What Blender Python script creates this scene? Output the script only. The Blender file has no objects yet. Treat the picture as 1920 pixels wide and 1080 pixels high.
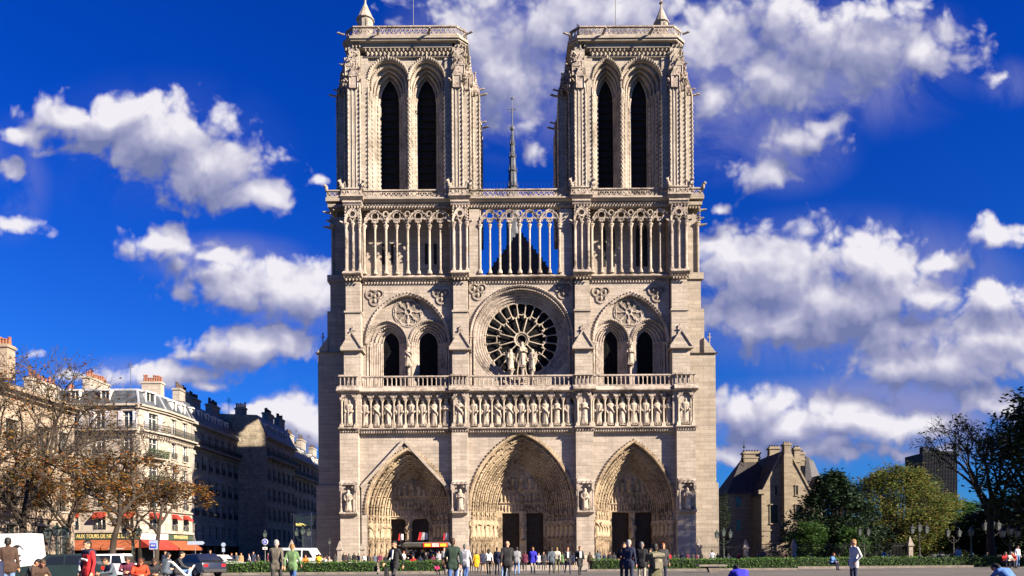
import bpy, math, random
import numpy as np
from mathutils import Vector, Matrix

# ------------------------------------------------------------------ basics
S = bpy.context.scene
COL = S.collection
PI = math.pi
FPX, CX, HY, ROLL, CAMH = 1410.0, 960.0, 1042.0, 0.007, 1.2   # lens of the photograph, in its own pixels
F = 92.0                                                     # distance of the west front


def X(x, y, Y):
    return ((x - CX) + ROLL * (HY - y)) * Y / FPX


def Z(y, Y, x=978):
    return CAMH + ((HY - y) - ROLL * (x - CX)) * Y / FPX


def rng(seed):
    return random.Random(seed)


class MB:
    """collects shapes, then links them as one mesh object"""

    def __init__(s):
        s.v, s.f, s.m, s.cur = [], [], [], 0

    def add(s, vs, fs):
        b = len(s.v)
        s.v.extend(vs)
        for f in fs:
            s.f.append(tuple(b + i for i in f))
            s.m.append(s.cur)

    def merge(s, o, M=None):
        b = len(s.v)
        if M is None:
            s.v.extend(o.v)
        else:
            s.v.extend([tuple(M @ Vector(p)) for p in o.v])
        s.f.extend([tuple(b + i for i in f) for f in o.f])
        s.m.extend(o.m)

    def quad(s, a, b, c, d):
        s.add([a, b, c, d], [(0, 1, 2, 3)])

    def box(s, x0, x1, y0, y1, z0, z1):
        s.add([(x0, y0, z0), (x1, y0, z0), (x1, y1, z0), (x0, y1, z0), (x0, y0, z1), (x1, y0, z1), (x1, y1, z1), (x0, y1, z1)],
              [(0, 1, 5, 4), (1, 2, 6, 5), (2, 3, 7, 6), (3, 0, 4, 7), (4, 5, 6, 7), (3, 2, 1, 0)])

    def frustum(s, x0, x1, y0, y1, z0, X0, X1, Y0, Y1, z1):
        s.add([(x0, y0, z0), (x1, y0, z0), (x1, y1, z0), (x0, y1, z0), (X0, Y0, z1), (X1, Y0, z1), (X1, Y1, z1), (X0, Y1, z1)],
              [(0, 1, 5, 4), (1, 2, 6, 5), (2, 3, 7, 6), (3, 0, 4, 7), (4, 5, 6, 7), (3, 2, 1, 0)])

    def bar(s, p, q, w, d=None):
        """square bar from p to q"""
        s.tube([p, q], [w * 0.7071] * 2 if d is None else [w * 0.7071, d * 0.7071], 4)

    def prism(s, pts, y0, y1):
        """polygon in x,z pushed along y"""
        n = len(pts)
        vs = [(x, y0, z) for x, z in pts] + [(x, y1, z) for x, z in pts]
        fs = [tuple(range(n)), tuple(range(2 * n - 1, n - 1, -1))]
        fs += [(i, (i + 1) % n, n + (i + 1) % n, n + i) for i in range(n)]
        s.add(vs, fs)

    def vprism(s, pts, z0, z1):
        """polygon in x,y pushed up"""
        n = len(pts)
        vs = [(x, y, z0) for x, y in pts] + [(x, y, z1) for x, y in pts]
        fs = [tuple(range(n)), tuple(range(2 * n - 1, n - 1, -1))]
        fs += [(i, (i + 1) % n, n + (i + 1) % n, n + i) for i in range(n)]
        s.add(vs, fs)

    def tube(s, pts, rad, n=6, cap=True):
        pts = [Vector(p) for p in pts]
        k = len(pts)
        if not isinstance(rad, (list, tuple)):
            rad = [rad] * k
        vs, fs = [], []
        prev = None
        for i in range(k):
            t = (pts[min(i + 1, k - 1)] - pts[max(i - 1, 0)])
            if t.length < 1e-9:
                t = Vector((0, 0, 1))
            t.normalize()
            if prev is None:
                a = Vector((0, 1, 0)) if abs(t.y) < 0.9 else Vector((1, 0, 0))
            else:
                a = prev
            u = a - t * a.dot(t)
            if u.length < 1e-6:
                u = t.orthogonal()
            u.normalize()
            prev = u
            w = t.cross(u)
            for j in range(n):
                an = 2 * PI * (j + 0.5) / n
                q = pts[i] + (u * math.cos(an) + w * math.sin(an)) * rad[i]
                vs.append((q.x, q.y, q.z))
        for i in range(k - 1):
            for j in range(n):
                j2 = (j + 1) % n
                fs.append((i * n + j, i * n + j2, (i + 1) * n + j2, (i + 1) * n + j))
        if cap:
            fs.append(tuple(range(n - 1, -1, -1)))
            fs.append(tuple(range((k - 1) * n, k * n)))
        s.add(vs, fs)

    def lathe(s, cx, cy, prof, n=10, sx=1.0, sy=1.0, fold=None, cap=True):
        vs, fs = [], []
        k = len(prof)
        for i, (r, z) in enumerate(prof):
            for j in range(n):
                a = 2 * PI * (j + 0.5) / n
                rr = r * (1 if fold is None else fold(a, i / (k - 1)))
                vs.append((cx + rr * math.cos(a) * sx, cy + rr * math.sin(a) * sy, z))
        for i in range(k - 1):
            for j in range(n):
                j2 = (j + 1) % n
                fs.append((i * n + j, i * n + j2, (i + 1) * n + j2, (i + 1) * n + j))
        if cap:
            fs.append(tuple(range(n - 1, -1, -1)))
            fs.append(tuple(range((k - 1) * n, k * n)))
        s.add(vs, fs)

    def knob(s, x, y, z, r, rz=None):
        rz = rz or r
        s.add([(x - r, y, z), (x + r, y, z), (x, y - r, z), (x, y + r, z), (x, y, z - rz), (x, y, z + rz)],
              [(0, 2, 5), (2, 1, 5), (1, 3, 5), (3, 0, 5), (2, 0, 4), (1, 2, 4), (3, 1, 4), (0, 3, 4)])

    def ball(s, c, r, n=8, k=6, sx=1, sy=1, sz=1):
        prof = [(max(1e-3, math.sin(PI * i / k)) * r, 0) for i in range(k + 1)]
        vs, fs = [], []
        for i in range(k + 1):
            rr, zz = math.sin(PI * i / k) * r, -math.cos(PI * i / k) * r
            rr = max(rr, 1e-4)
            for j in range(n):
                a = 2 * PI * j / n
                vs.append((c[0] + rr * math.cos(a) * sx, c[1] + rr * math.sin(a) * sy, c[2] + zz * sz))
        for i in range(k):
            for j in range(n):
                j2 = (j + 1) % n
                fs.append((i * n + j, i * n + j2, (i + 1) * n + j2, (i + 1) * n + j))
        s.add(vs, fs)

    def sweep(s, path, prof, closed=False, caps=True):
        """path of (x,z) points; prof of (outward offset, y) points, closed loop"""
        k, n = len(path), len(prof)
        nr = []
        for i in range(k):
            if closed:
                a, b = path[(i - 1) % k], path[(i + 1) % k]
            else:
                a, b = path[max(i - 1, 0)], path[min(i + 1, k - 1)]
            dx, dz = b[0] - a[0], b[1] - a[1]
            l = math.hypot(dx, dz) or 1
            nr.append((-dz / l, dx / l))
        vs = [(path[i][0] + nr[i][0] * o, y, path[i][1] + nr[i][1] * o) for i in range(k) for o, y in prof]
        fs = []
        for i in range(k if closed else k - 1):
            i2 = (i + 1) % k
            for j in range(n):
                j2 = (j + 1) % n
                fs.append((i * n + j, i * n + j2, i2 * n + j2, i2 * n + j))
        if caps and not closed:
            fs.append(tuple(range(n)))
            fs.append(tuple(range((k - 1) * n + n - 1, (k - 1) * n - 1, -1)))
        s.add(vs, fs)

    def archwall(s, x0, x1, z0, z1, y, arch):
        """front face at y around an opening whose curve runs left foot .. right foot"""
        xl, xr = arch[0][0], arch[-1][0]
        if xl - x0 > 1e-4:
            s.quad((x0, y, z0), (xl, y, z0), (xl, y, z1), (x0, y, z1))
        if x1 - xr > 1e-4:
            s.quad((xr, y, z0), (x1, y, z0), (x1, y, z1), (xr, y, z1))
        for (a, b), (c, d) in zip(arch[:-1], arch[1:]):
            if c - a > 1e-5:
                s.quad((a, y, b), (c, y, d), (c, y, z1), (a, y, z1))

    def reveal(s, arch, y0, y1):
        for (a, b), (c, d) in zip(arch[:-1], arch[1:]):
            s.quad((a, y0, b), (c, y0, d), (c, y1, d), (a, y1, b))

    def ring(s, A, B, y):
        """flat ring between two arch curves with the same number of points"""
        for i in range(len(A) - 1):
            s.quad((A[i][0], y, A[i][1]), (A[i + 1][0], y, A[i + 1][1]), (B[i + 1][0], y, B[i + 1][1]), (B[i][0], y, B[i][1]))

    def build(s, name, mats, parent=None, smooth=False, loc=None):
        me = bpy.data.meshes.new(name)
        me.from_pydata(s.v, [], s.f)
        if not isinstance(mats, (list, tuple)):
            mats = [mats]
        for m in mats:
            me.materials.append(m)
        if len(mats) > 1:
            me.polygons.foreach_set('material_index', s.m)
        if smooth:
            me.polygons.foreach_set('use_smooth', [True] * len(me.polygons))
            try:
                me.set_sharp_from_angle(angle=math.radians(50))
            except Exception:
                pass
        me.update()
        o = bpy.data.objects.new(name, me)
        COL.objects.link(o)
        if parent is not None:
            o.parent = parent
        if loc is not None:
            o.location = loc
        return o


def build_split(mb, name, mats, parent, cuts, axis=0, smooth=False):
    """one object for each stretch between the cuts along an axis"""
    bins = {}
    for f, m in zip(mb.f, mb.m):
        c = sum(mb.v[i][axis] for i in f) / len(f)
        bins.setdefault(sum(c > q for q in cuts), []).append((f, m))
    out = []
    for k in sorted(bins):
        n = MB()
        mp = {}
        for f, m in bins[k]:
            g = []
            for i in f:
                if i not in mp:
                    mp[i] = len(n.v)
                    n.v.append(mb.v[i])
                g.append(mp[i])
            n.f.append(tuple(g))
            n.m.append(m)
        out.append(n.build(name, mats, parent, smooth))
    return out


def tag(o, label=None, cat=None, group=None, kind=None):
    if label:
        o['label'] = label
    if cat:
        o['category'] = cat
    if group:
        o['group'] = group
    if kind:
        o['kind'] = kind
    return o


def empty(name, loc=(0, 0, 0), rz=0.0, parent=None):
    o = bpy.data.objects.new(name, None)
    COL.objects.link(o)
    o.location = loc
    o.rotation_euler = (0, 0, rz)
    if parent is not None:
        o.parent = parent
    return o


def kids(o):
    return [c for c in bpy.data.objects if c.parent == o]


def copy_tree(o, parent=None, children=None):
    c = o.copy()
    COL.objects.link(c)
    if parent is not None:
        c.parent = parent
    for ch in list(o.children):
        copy_tree(ch, c)
    return c


def parch(xc, w, zs, zt, n=10, z0=None):
    """two-centred pointed arch, left spring over the apex to right spring; legs down to z0"""
    h = zt - zs
    R = (w * w + h * h) / (2 * w)
    pts = []
    a1 = math.atan2(h, R - w) if R >= w else PI - math.atan2(h, w - R)
    for i in range(n + 1):
        a = a1 * i / n
        pts.append((xc - w + R - R * math.cos(a), zs + R * math.sin(a)))
    pts[-1] = (xc, zt)
    right = [(2 * xc - x, z) for x, z in pts[-2::-1]]
    pts = pts + right
    if z0 is not None:
        pts = [(xc - w, z0)] + pts + [(xc + w, z0)]
    return pts


def circ(xc, zc, r, n=32, a0=0.0, a1=2 * PI):
    full = abs(a1 - a0 - 2 * PI) < 1e-6
    m = n if full else n + 1
    return [(xc + r * math.cos(a0 + (a1 - a0) * i / n), zc + r * math.sin(a0 + (a1 - a0) * i / n)) for i in range(m)]


def trefoil(xc, w, zs, zt, n=5):
    """cusped trefoil head: left spring .. right spring"""
    h = zt - zs
    L = [(xc - w, zs)]
    r1 = h * 0.30
    for i in range(n + 1):           # left lobe
        a = PI - (PI * 0.62) * i / n
        L.append((xc - w + r1 * 1.0 + r1 * 1.0 * math.cos(a), zs + h * 0.22 + r1 * math.sin(a)))
    r2 = w * 0.62
    for i in range(n + 1):           # half of the top lobe
        a = PI * 0.98 - (PI * 0.48) * i / n
        L.append((xc + r2 * math.cos(a), zs + h * 0.60 + h * 0.40 * math.sin(a)))
    L = L[:-1] + [(xc, zt)]
    return L + [(2 * xc - x, z) for x, z in L[-2::-1]]


# ------------------------------------------------------------------ materials
MATS = {}


def nt(name):
    m = bpy.data.materials.new(name)
    m.use_nodes = True
    t = m.node_tree
    return m, t, t.nodes, t.links, t.nodes['Principled BSDF']


def plain(name, col, rough=0.8, var=0.25, scale=3.0, bump=0.0, metal=0.0, spec=0.3, detail=4):
    """one colour broken up by two sizes of noise"""
    if name in MATS:
        return MATS[name]
    m, t, N, L, B = nt(name)
    tc = N.new('ShaderNodeTexCoord')
    n1 = N.new('ShaderNodeTexNoise')
    n1.inputs['Scale'].default_value = scale
    n1.inputs['Detail'].default_value = detail
    L.new(tc.outputs['Object'], n1.inputs['Vector'])
    mp = N.new('ShaderNodeMapRange')
    mp.inputs['From Min'].default_value = 0.3
    mp.inputs['From Max'].default_value = 0.7
    mp.inputs['To Min'].default_value = 1 - var
    mp.inputs['To Max'].default_value = 1 + var
    L.new(n1.outputs['Fac'], mp.inputs['Value'])
    mx = N.new('ShaderNodeVectorMath')
    mx.operation = 'SCALE'
    mx.inputs[0].default_value = col[:3]
    L.new(mp.outputs['Result'], mx.inputs['Scale'])
    L.new(mx.outputs['Vector'], B.inputs['Base Color'])
    B.inputs['Roughness'].default_value = rough
    B.inputs['Metallic'].default_value = metal
    B.inputs['Specular IOR Level'].default_value = spec
    if bump:
        b = N.new('ShaderNodeBump')
        b.inputs['Strength'].default_value = bump
        b.inputs['Distance'].default_value = 0.05
        L.new(n1.outputs['Fac'], b.inputs['Height'])
        L.new(b.outputs['Normal'], B.inputs['Normal'])
    MATS[name] = m
    return m


def ashlar(name, c1, c2, mortar, bw=1.1, bh=0.42, stain=0.35, flat=False, bump=0.35, course=0.6, dirt=(0.10, 0.085, 0.07)):
    """dressed stone in courses, with rain streaks and darker patches"""
    if name in MATS:
        return MATS[name]
    m, t, N, L, B = nt(name)
    tc = N.new('ShaderNodeTexCoord')
    sx = N.new('ShaderNodeSeparateXYZ')
    L.new(tc.outputs['Object'], sx.inputs[0])
    ad = N.new('ShaderNodeMath')
    ad.inputs[1].default_value = 0.0
    L.new(sx.outputs['X'], ad.inputs[0])
    if not flat:
        L.new(sx.outputs['Y'], ad.inputs[1])
    cb = N.new('ShaderNodeCombineXYZ')
    L.new(ad.outputs[0], cb.inputs['X'])
    L.new(sx.outputs['Y' if flat else 'Z'], cb.inputs['Y'])
    br = N.new('ShaderNodeTexBrick')
    br.inputs['Scale'].default_value = 1.0
    br.inputs['Brick Width'].default_value = bw
    br.inputs['Row Height'].default_value = bh
    br.inputs['Mortar Size'].default_value = 0.018
    br.inputs['Mortar Smooth'].default_value = 0.3
    br.inputs['Bias'].default_value = -0.1
    br.inputs['Color1'].default_value = (*c1, 1)
    br.inputs['Color2'].default_value = (*c2, 1)
    br.inputs['Mortar'].default_value = (*mortar, 1)
    L.new(cb.outputs[0], br.inputs['Vector'])
    # long soft bands along the courses
    mapb = N.new('ShaderNodeMapping')
    mapb.inputs['Scale'].default_value = (0.16, 0.16, 2.3)
    L.new(tc.outputs['Object'], mapb.inputs['Vector'])
    nb = N.new('ShaderNodeTexNoise')
    nb.inputs['Scale'].default_value = 1.0
    nb.inputs['Detail'].default_value = 3
    L.new(mapb.outputs[0], nb.inputs['Vector'])
    # vertical rain streaks
    maps = N.new('ShaderNodeMapping')
    maps.inputs['Scale'].default_value = (1.1, 1.1, 0.10)
    L.new(tc.outputs['Object'], maps.inputs['Vector'])
    ns = N.new('ShaderNodeTexNoise')
    ns.inputs['Scale'].default_value = 1.0
    ns.inputs['Detail'].default_value = 5
    L.new(maps.outputs[0], ns.inputs['Vector'])
    nf = N.new('ShaderNodeTexNoise')
    nf.inputs['Scale'].default_value = 0.55
    nf.inputs['Detail'].default_value = 6
    nf.inputs['Roughness'].default_value = 0.65
    L.new(tc.outputs['Object'], nf.inputs['Vector'])
    r1 = N.new('ShaderNodeMapRange')
    r1.inputs['From Min'].default_value = 0.30
    r1.inputs['From Max'].default_value = 0.72
    r1.inputs['To Min'].default_value = 1 - 0.30 * course
    r1.inputs['To Max'].default_value = 1 + 0.22 * course
    L.new(nb.outputs['Fac'], r1.inputs['Value'])
    v1 = N.new('ShaderNodeVectorMath')
    v1.operation = 'SCALE'
    L.new(br.outputs['Color'], v1.inputs[0])
    L.new(r1.outputs[0], v1.inputs['Scale'])
    r2 = N.new('ShaderNodeMath')
    r2.operation = 'MULTIPLY'
    L.new(ns.outputs['Fac'], r2.inputs[0])
    L.new(nf.outputs['Fac'], r2.inputs[1])
    r3 = N.new('ShaderNodeMapRange')
    r3.inputs['From Min'].default_value = 0.24
    r3.inputs['From Max'].default_value = 0.42
    r3.inputs['To Min'].default_value = 0
    r3.inputs['To Max'].default_value = stain
    L.new(r2.outputs[0], r3.inputs['Value'])
    mx = N.new('ShaderNodeMix')
    mx.data_type = 'RGBA'
    L.new(r3.outputs[0], mx.inputs['Factor'])
    L.new(v1.outputs[0], mx.inputs['A'])
    mx.inputs['B'].default_value = (*dirt, 1)
    L.new(mx.outputs['Result'], B.inputs['Base Color'])
    B.inputs['Roughness'].default_value = 0.93
    B.inputs['Specular IOR Level'].default_value = 0.15
    n3 = N.new('ShaderNodeTexNoise')
    n3.inputs['Scale'].default_value = 4.5
    n3.inputs['Detail'].default_value = 4
    L.new(tc.outputs['Object'], n3.inputs['Vector'])
    hs = N.new('ShaderNodeMath')
    hs.operation = 'MULTIPLY_ADD'
    L.new(br.outputs['Fac'], hs.inputs[0])
    hs.inputs[1].default_value = -0.5
    L.new(n3.outputs['Fac'], hs.inputs[2])
    b = N.new('ShaderNodeBump')
    b.inputs['Strength'].default_value = bump
    b.inputs['Distance'].default_value = 0.08
    L.new(hs.outputs[0], b.inputs['Height'])
    L.new(b.outputs['Normal'], B.inputs['Normal'])
    MATS[name] = m
    return m


def carved(name, col, dirt, scale=2.2, bump=0.8):
    """carved stone: pale, with darker dirt in random patches"""
    if name in MATS:
        return MATS[name]
    m, t, N, L, B = nt(name)
    tc = N.new('ShaderNodeTexCoord')
    n1 = N.new('ShaderNodeTexNoise')
    n1.inputs['Scale'].default_value = scale
    n1.inputs['Detail'].default_value = 6
    n1.inputs['Roughness'].default_value = 0.6
    L.new(tc.outputs['Object'], n1.inputs['Vector'])
    n2 = N.new('ShaderNodeTexNoise')
    n2.inputs['Scale'].default_value = 0.35
    n2.inputs['Detail'].default_value = 3
    L.new(tc.outputs['Object'], n2.inputs['Vector'])
    a = N.new('ShaderNodeMath')
    a.operation = 'MULTIPLY'
    L.new(n1.outputs['Fac'], a.inputs[0])
    L.new(n2.outputs['Fac'], a.inputs[1])
    r = N.new('ShaderNodeMapRange')
    r.inputs['From Min'].default_value = 0.14
    r.inputs['From Max'].default_value = 0.40
    L.new(a.outputs[0], r.inputs['Value'])
    mx = N.new('ShaderNodeMix')
    mx.data_type = 'RGBA'
    mx.inputs['A'].default_value = (*[c * 1.12 for c in col], 1)
    mx.inputs['B'].default_value = (*dirt, 1)
    L.new(r.outputs[0], mx.inputs['Factor'])
    L.new(mx.outputs['Result'], B.inputs['Base Color'])
    B.inputs['Roughness'].default_value = 0.93
    B.inputs['Specular IOR Level'].default_value = 0.15
    n3 = N.new('ShaderNodeTexNoise')
    n3.inputs['Scale'].default_value = scale * 3
    n3.inputs['Detail'].default_value = 4
    L.new(tc.outputs['Object'], n3.inputs['Vector'])
    b = N.new('ShaderNodeBump')
    b.inputs['Strength'].default_value = bump
    b.inputs['Distance'].default_value = 0.10
    L.new(n3.outputs['Fac'], b.inputs['Height'])
    L.new(b.outputs['Normal'], B.inputs['Normal'])
    MATS[name] = m
    return m


def glass_dark(name, col=(0.012, 0.014, 0.018), rough=0.12):
    if name in MATS:
        return MATS[name]
    m, t, N, L, B = nt(name)
    B.inputs['Base Color'].default_value = (*col, 1)
    B.inputs['Roughness'].default_value = rough
    B.inputs['Specular IOR Level'].default_value = 0.6
    MATS[name] = m
    return m


def leafmat(name, cols, rough=0.6, trans=0.35):
    """leaves: each little leaf takes its own colour from the list"""
    if name in MATS:
        return MATS[name]
    m, t, N, L, B = nt(name)
    g = N.new('ShaderNodeNewGeometry')
    cr = N.new('ShaderNodeValToRGB')
    el = cr.color_ramp.elements
    while len(el) < len(cols):
        el.new(0.5)
    for i, c in enumerate(cols):
        el[i].position = i / (len(cols) - 1) if len(cols) > 1 else 0
        el[i].color = (*c, 1)
    L.new(g.outputs['Random Per Island'], cr.inputs['Fac'])
    B.inputs['Roughness'].default_value = rough
    B.inputs['Specular IOR Level'].default_value = 0.25
    L.new(cr.outputs['Color'], B.inputs['Base Color'])
    tr = N.new('ShaderNodeBsdfTranslucent')
    L.new(cr.outputs['Color'], tr.inputs['Color'])
    ms = N.new('ShaderNodeMixShader')
    ms.inputs[0].default_value = trans
    L.new(B.outputs[0], ms.inputs[1])
    L.new(tr.outputs[0], ms.inputs[2])
    L.new(ms.outputs[0], N['Material Output'].inputs['Surface'])
    MATS[name] = m
    return m
# ------------------------------------------------------------------ camera, sun, sky
cam = bpy.data.cameras.new('camera')
cam.sensor_width = 36.0
cam.lens = 36.0 * FPX / 1920.0
cam.shift_y = (HY - 540.0) / 1920.0
cam.clip_start = 0.3
cam.clip_end = 6000
camo = bpy.data.objects.new('camera', cam)
COL.objects.link(camo)
camo.location = (0, 0, CAMH)
camo.rotation_euler = (PI / 2, ROLL, 0)
S.camera = camo

S.view_settings.view_transform = 'Standard'
S.view_settings.look = 'None'
S.view_settings.exposure = 2.0
S.view_settings.gamma = 1.0
S.cycles.max_bounces = 5
S.cycles.diffuse_bounces = 4
S.cycles.glossy_bounces = 2
S.cycles.transparent_max_bounces = 6
S.cycles.caustics_reflective = False
S.cycles.caustics_refractive = False

SUN_AZ, SUN_EL = math.radians(120.5), math.radians(26.5)     # clockwise from +Y
sdir = Vector((math.sin(SUN_AZ) * math.cos(SUN_EL), math.cos(SUN_AZ) * math.cos(SUN_EL), math.sin(SUN_EL)))
sl = bpy.data.lights.new('sun', 'SUN')
sl.energy = 5.0
sl.angle = math.radians(0.5)
sl.color = (1.0, 0.86, 0.68)
so = bpy.data.objects.new('sun', sl)
COL.objects.link(so)
so.location = (60, 0, 80)
so.rotation_euler = sdir.to_track_quat('Z', 'Y').to_euler()


# clouds: soft banks given by their direction from the square, (x, y of the photograph, half width, half height, density)
BANKS = [
    (130, 212, 85, 35, .9), (220, 222, 110, 54, 1), (315, 255, 122, 74, 1), (405, 310, 112, 76, 1), (485, 362, 66, 44, .9), (160, 270, 110, 26, .5),
    (60, 245, 95, 30, .55), (15, 305, 60, 30, .5), (25, 415, 62, 28, .8), (600, 335, 40, 18, .4),
    (305, 458, 85, 42, .85), (420, 478, 90, 26, .5), (345, 500, 40, 26, .5),
    (500, 535, 150, 48, 1), (560, 545, 110, 62, 1), (515, 500, 60, 30, .8),
    (470, 645, 120, 42, 1), (530, 640, 60, 46, .9), (380, 655, 70, 24, .6),
    (310, 700, 130, 28, .75), (150, 700, 120, 18, .35), (400, 718, 50, 20, .6), (60, 660, 60, 16, .25),
    (530, 775, 90, 42, 1), (480, 770, 60, 34, .9), (590, 800, 60, 40, .9),
    (880, 60, 150, 110, .62), (960, 130, 130, 130, .68), (1000, 240, 70, 60, .5), (1050, 60, 130, 110, .62), (830, 30, 110, 50, .45), (1020, 290, 40, 30, .5),
    (1160, 30, 190, 90, .75), (1320, 90, 140, 110, .68), (1340, 190, 90, 80, .6), (1260, 250, 80, 60, .3),
    (1600, 85, 200, 80, .85), (1730, 105, 110, 55, .85), (1480, 40, 120, 60, .6), (1480, 150, 170, 70, .75), (1650, 30, 140, 50, .6),
    (1510, 262, 110, 48, .55), (1440, 325, 100, 44, .5), (1560, 235, 70, 32, .5), (1360, 385, 40, 20, .35), (1885, 150, 40, 26, .35),
    (1460, 520, 170, 92, 1), (1400, 490, 110, 60, .9), (1640, 505, 100, 62, 1), (1560, 560, 200, 80, 1), (1480, 600, 200, 70, 1),
    (1720, 560, 120, 55, .8), (1790, 490, 90, 34, .5), (1860, 570, 110, 46, .85), (1680, 630, 200, 45, .75), (1780, 690, 200, 50, .95), (1890, 450, 60, 34, .9), (1890, 640, 110, 50, .9),
    (1410, 775, 95, 56, 1), (1480, 800, 90, 42, .9), (1600, 770, 120, 42, .85), (1620, 800, 200, 46, .9), (1740, 790, 110, 40, .7), (1520, 850, 200, 32, .75), (1700, 850, 180, 26, .6), (1850, 760, 120, 40, .7), (1370, 860, 60, 28, .7),
]

VEILS = [(960, 110, 270, 230, .85), (1230, 60, 300, 190, .9), (1350, 200, 180, 170, .6), (1580, 120, 330, 170, .7), (1480, 270, 170, 120, .55), (1600, 560, 420, 190, .9),
         (1640, 790, 420, 120, .95), (1850, 640, 260, 150, .8), (300, 270, 300, 170, .12), (420, 480, 200, 60, .55), (280, 700, 280, 50, .5), (560, 560, 200, 110, .4), (30, 330, 90, 140, .35), (520, 790, 190, 70, .5), (1890, 160, 80, 60, .4)]

world = bpy.data.worlds.new('World')
S.world = world
world.use_nodes = True
wt = world.node_tree
for n in list(wt.nodes):
    wt.nodes.remove(n)


def density_group():
    g = bpy.data.node_groups.new('cloud_density', 'ShaderNodeTree')
    g.interface.new_socket('P', in_out='INPUT', socket_type='NodeSocketVector')
    g.interface.new_socket('D', in_out='OUTPUT', socket_type='NodeSocketFloat')
    g.interface.new_socket('Body', in_out='OUTPUT', socket_type='NodeSocketFloat')
    N, L = g.nodes, g.links
    gi, go = N.new('NodeGroupInput'), N.new('NodeGroupOutput')
    w = N.new('ShaderNodeTexNoise')
    w.noise_dimensions = '2D'
    w.inputs['Scale'].default_value = 11
    w.inputs['Detail'].default_value = 2
    L.new(gi.outputs[0], w.inputs['Vector'])
    ws = N.new('ShaderNodeVectorMath')
    ws.operation = 'MULTIPLY_ADD'
    L.new(w.outputs['Color'], ws.inputs[0])
    ws.inputs[1].default_value = (0.05, 0.035, 0)
    L.new(gi.outputs[0], ws.inputs[2])
    of = N.new('ShaderNodeVectorMath')
    of.operation = 'SUBTRACT'
    L.new(ws.outputs[0], of.inputs[0])
    of.inputs[1].default_value = (0.025, 0.0175, 0)
    prev = None
    for (x, y, rx, ry, a) in BANKS:
        u, v = (x - CX) / FPX, (HY - y) / FPX
        s1 = N.new('ShaderNodeVectorMath')
        s1.operation = 'SUBTRACT'
        L.new(of.outputs[0], s1.inputs[0])
        s1.inputs[1].default_value = (u, v, 0)
        s2 = N.new('ShaderNodeVectorMath')
        s2.operation = 'MULTIPLY'
        L.new(s1.outputs[0], s2.inputs[0])
        s2.inputs[1].default_value = (FPX / rx / 1.07, FPX / ry / 1.07, 0)
        le = N.new('ShaderNodeVectorMath')
        le.operation = 'LENGTH'
        L.new(s2.outputs[0], le.inputs[0])
        ma = N.new('ShaderNodeMath')
        ma.operation = 'MULTIPLY_ADD'
        L.new(le.outputs['Value'], ma.inputs[0])
        ma.inputs[1].default_value = -1.0
        ma.inputs[2].default_value = 0.10 + 0.9 * a
        out = ma
        if prev is not None:
            mm = N.new('ShaderNodeMath')
            mm.operation = 'SMOOTH_MAX'
            mm.inputs[2].default_value = 0.25
            L.new(prev.outputs[0], mm.inputs[0])
            L.new(ma.outputs[0], mm.inputs[1])
            out = mm
        prev = out
    n1 = N.new('ShaderNodeTexNoise')
    n1.noise_dimensions = '2D'
    n1.inputs['Scale'].default_value = 15
    n1.inputs['Detail'].default_value = 9
    n1.inputs['Roughness'].default_value = 0.60
    n1.inputs['Distortion'].default_value = 0.25
    L.new(gi.outputs[0], n1.inputs['Vector'])
    fin = N.new('ShaderNodeMath')
    fin.operation = 'MULTIPLY_ADD'
    L.new(n1.outputs['Fac'], fin.inputs[0])
    fin.inputs[1].default_value = 1.25
    L.new(prev.outputs[0], fin.inputs[2])
    fs = N.new('ShaderNodeMath')
    fs.operation = 'SUBTRACT'
    L.new(fin.outputs[0], fs.inputs[0])
    fs.inputs[1].default_value = 0.51
    vo = N.new('ShaderNodeTexVoronoi')                    # rounded heads along the edges
    vo.voronoi_dimensions = '2D'
    vo.feature = 'SMOOTH_F1'
    vo.inputs['Scale'].default_value = 26
    vo.inputs['Detail'].default_value = 2
    vo.inputs['Roughness'].default_value = 0.55
    vo.inputs['Smoothness'].default_value = 0.35
    L.new(ws.outputs[0], vo.inputs['Vector'])
    vp = N.new('ShaderNodeMath')
    vp.operation = 'MULTIPLY_ADD'
    L.new(vo.outputs['Distance'], vp.inputs[0])
    vp.inputs[1].default_value = -0.60
    vp.inputs[2].default_value = 0.36
    va = N.new('ShaderNodeMath')
    L.new(fs.outputs[0], va.inputs[0])
    L.new(vp.outputs[0], va.inputs[1])
    L.new(va.outputs[0], go.inputs[0])
    n2 = N.new('ShaderNodeTexNoise')
    n2.noise_dimensions = '2D'
    n2.inputs['Scale'].default_value = 13
    n2.inputs['Detail'].default_value = 3
    L.new(gi.outputs[0], n2.inputs['Vector'])
    bo = N.new('ShaderNodeMath')
    bo.operation = 'MULTIPLY_ADD'
    L.new(n2.outputs['Fac'], bo.inputs[0])
    bo.inputs[1].default_value = 0.75
    L.new(prev.outputs[0], bo.inputs[2])
    bv = N.new('ShaderNodeMath')
    bv.operation = 'MULTIPLY_ADD'
    L.new(vp.outputs[0], bv.inputs[0])
    bv.inputs[1].default_value = 0.5
    L.new(bo.outputs[0], bv.inputs[2])
    L.new(bv.outputs[0], go.inputs[1])
    return g


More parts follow.
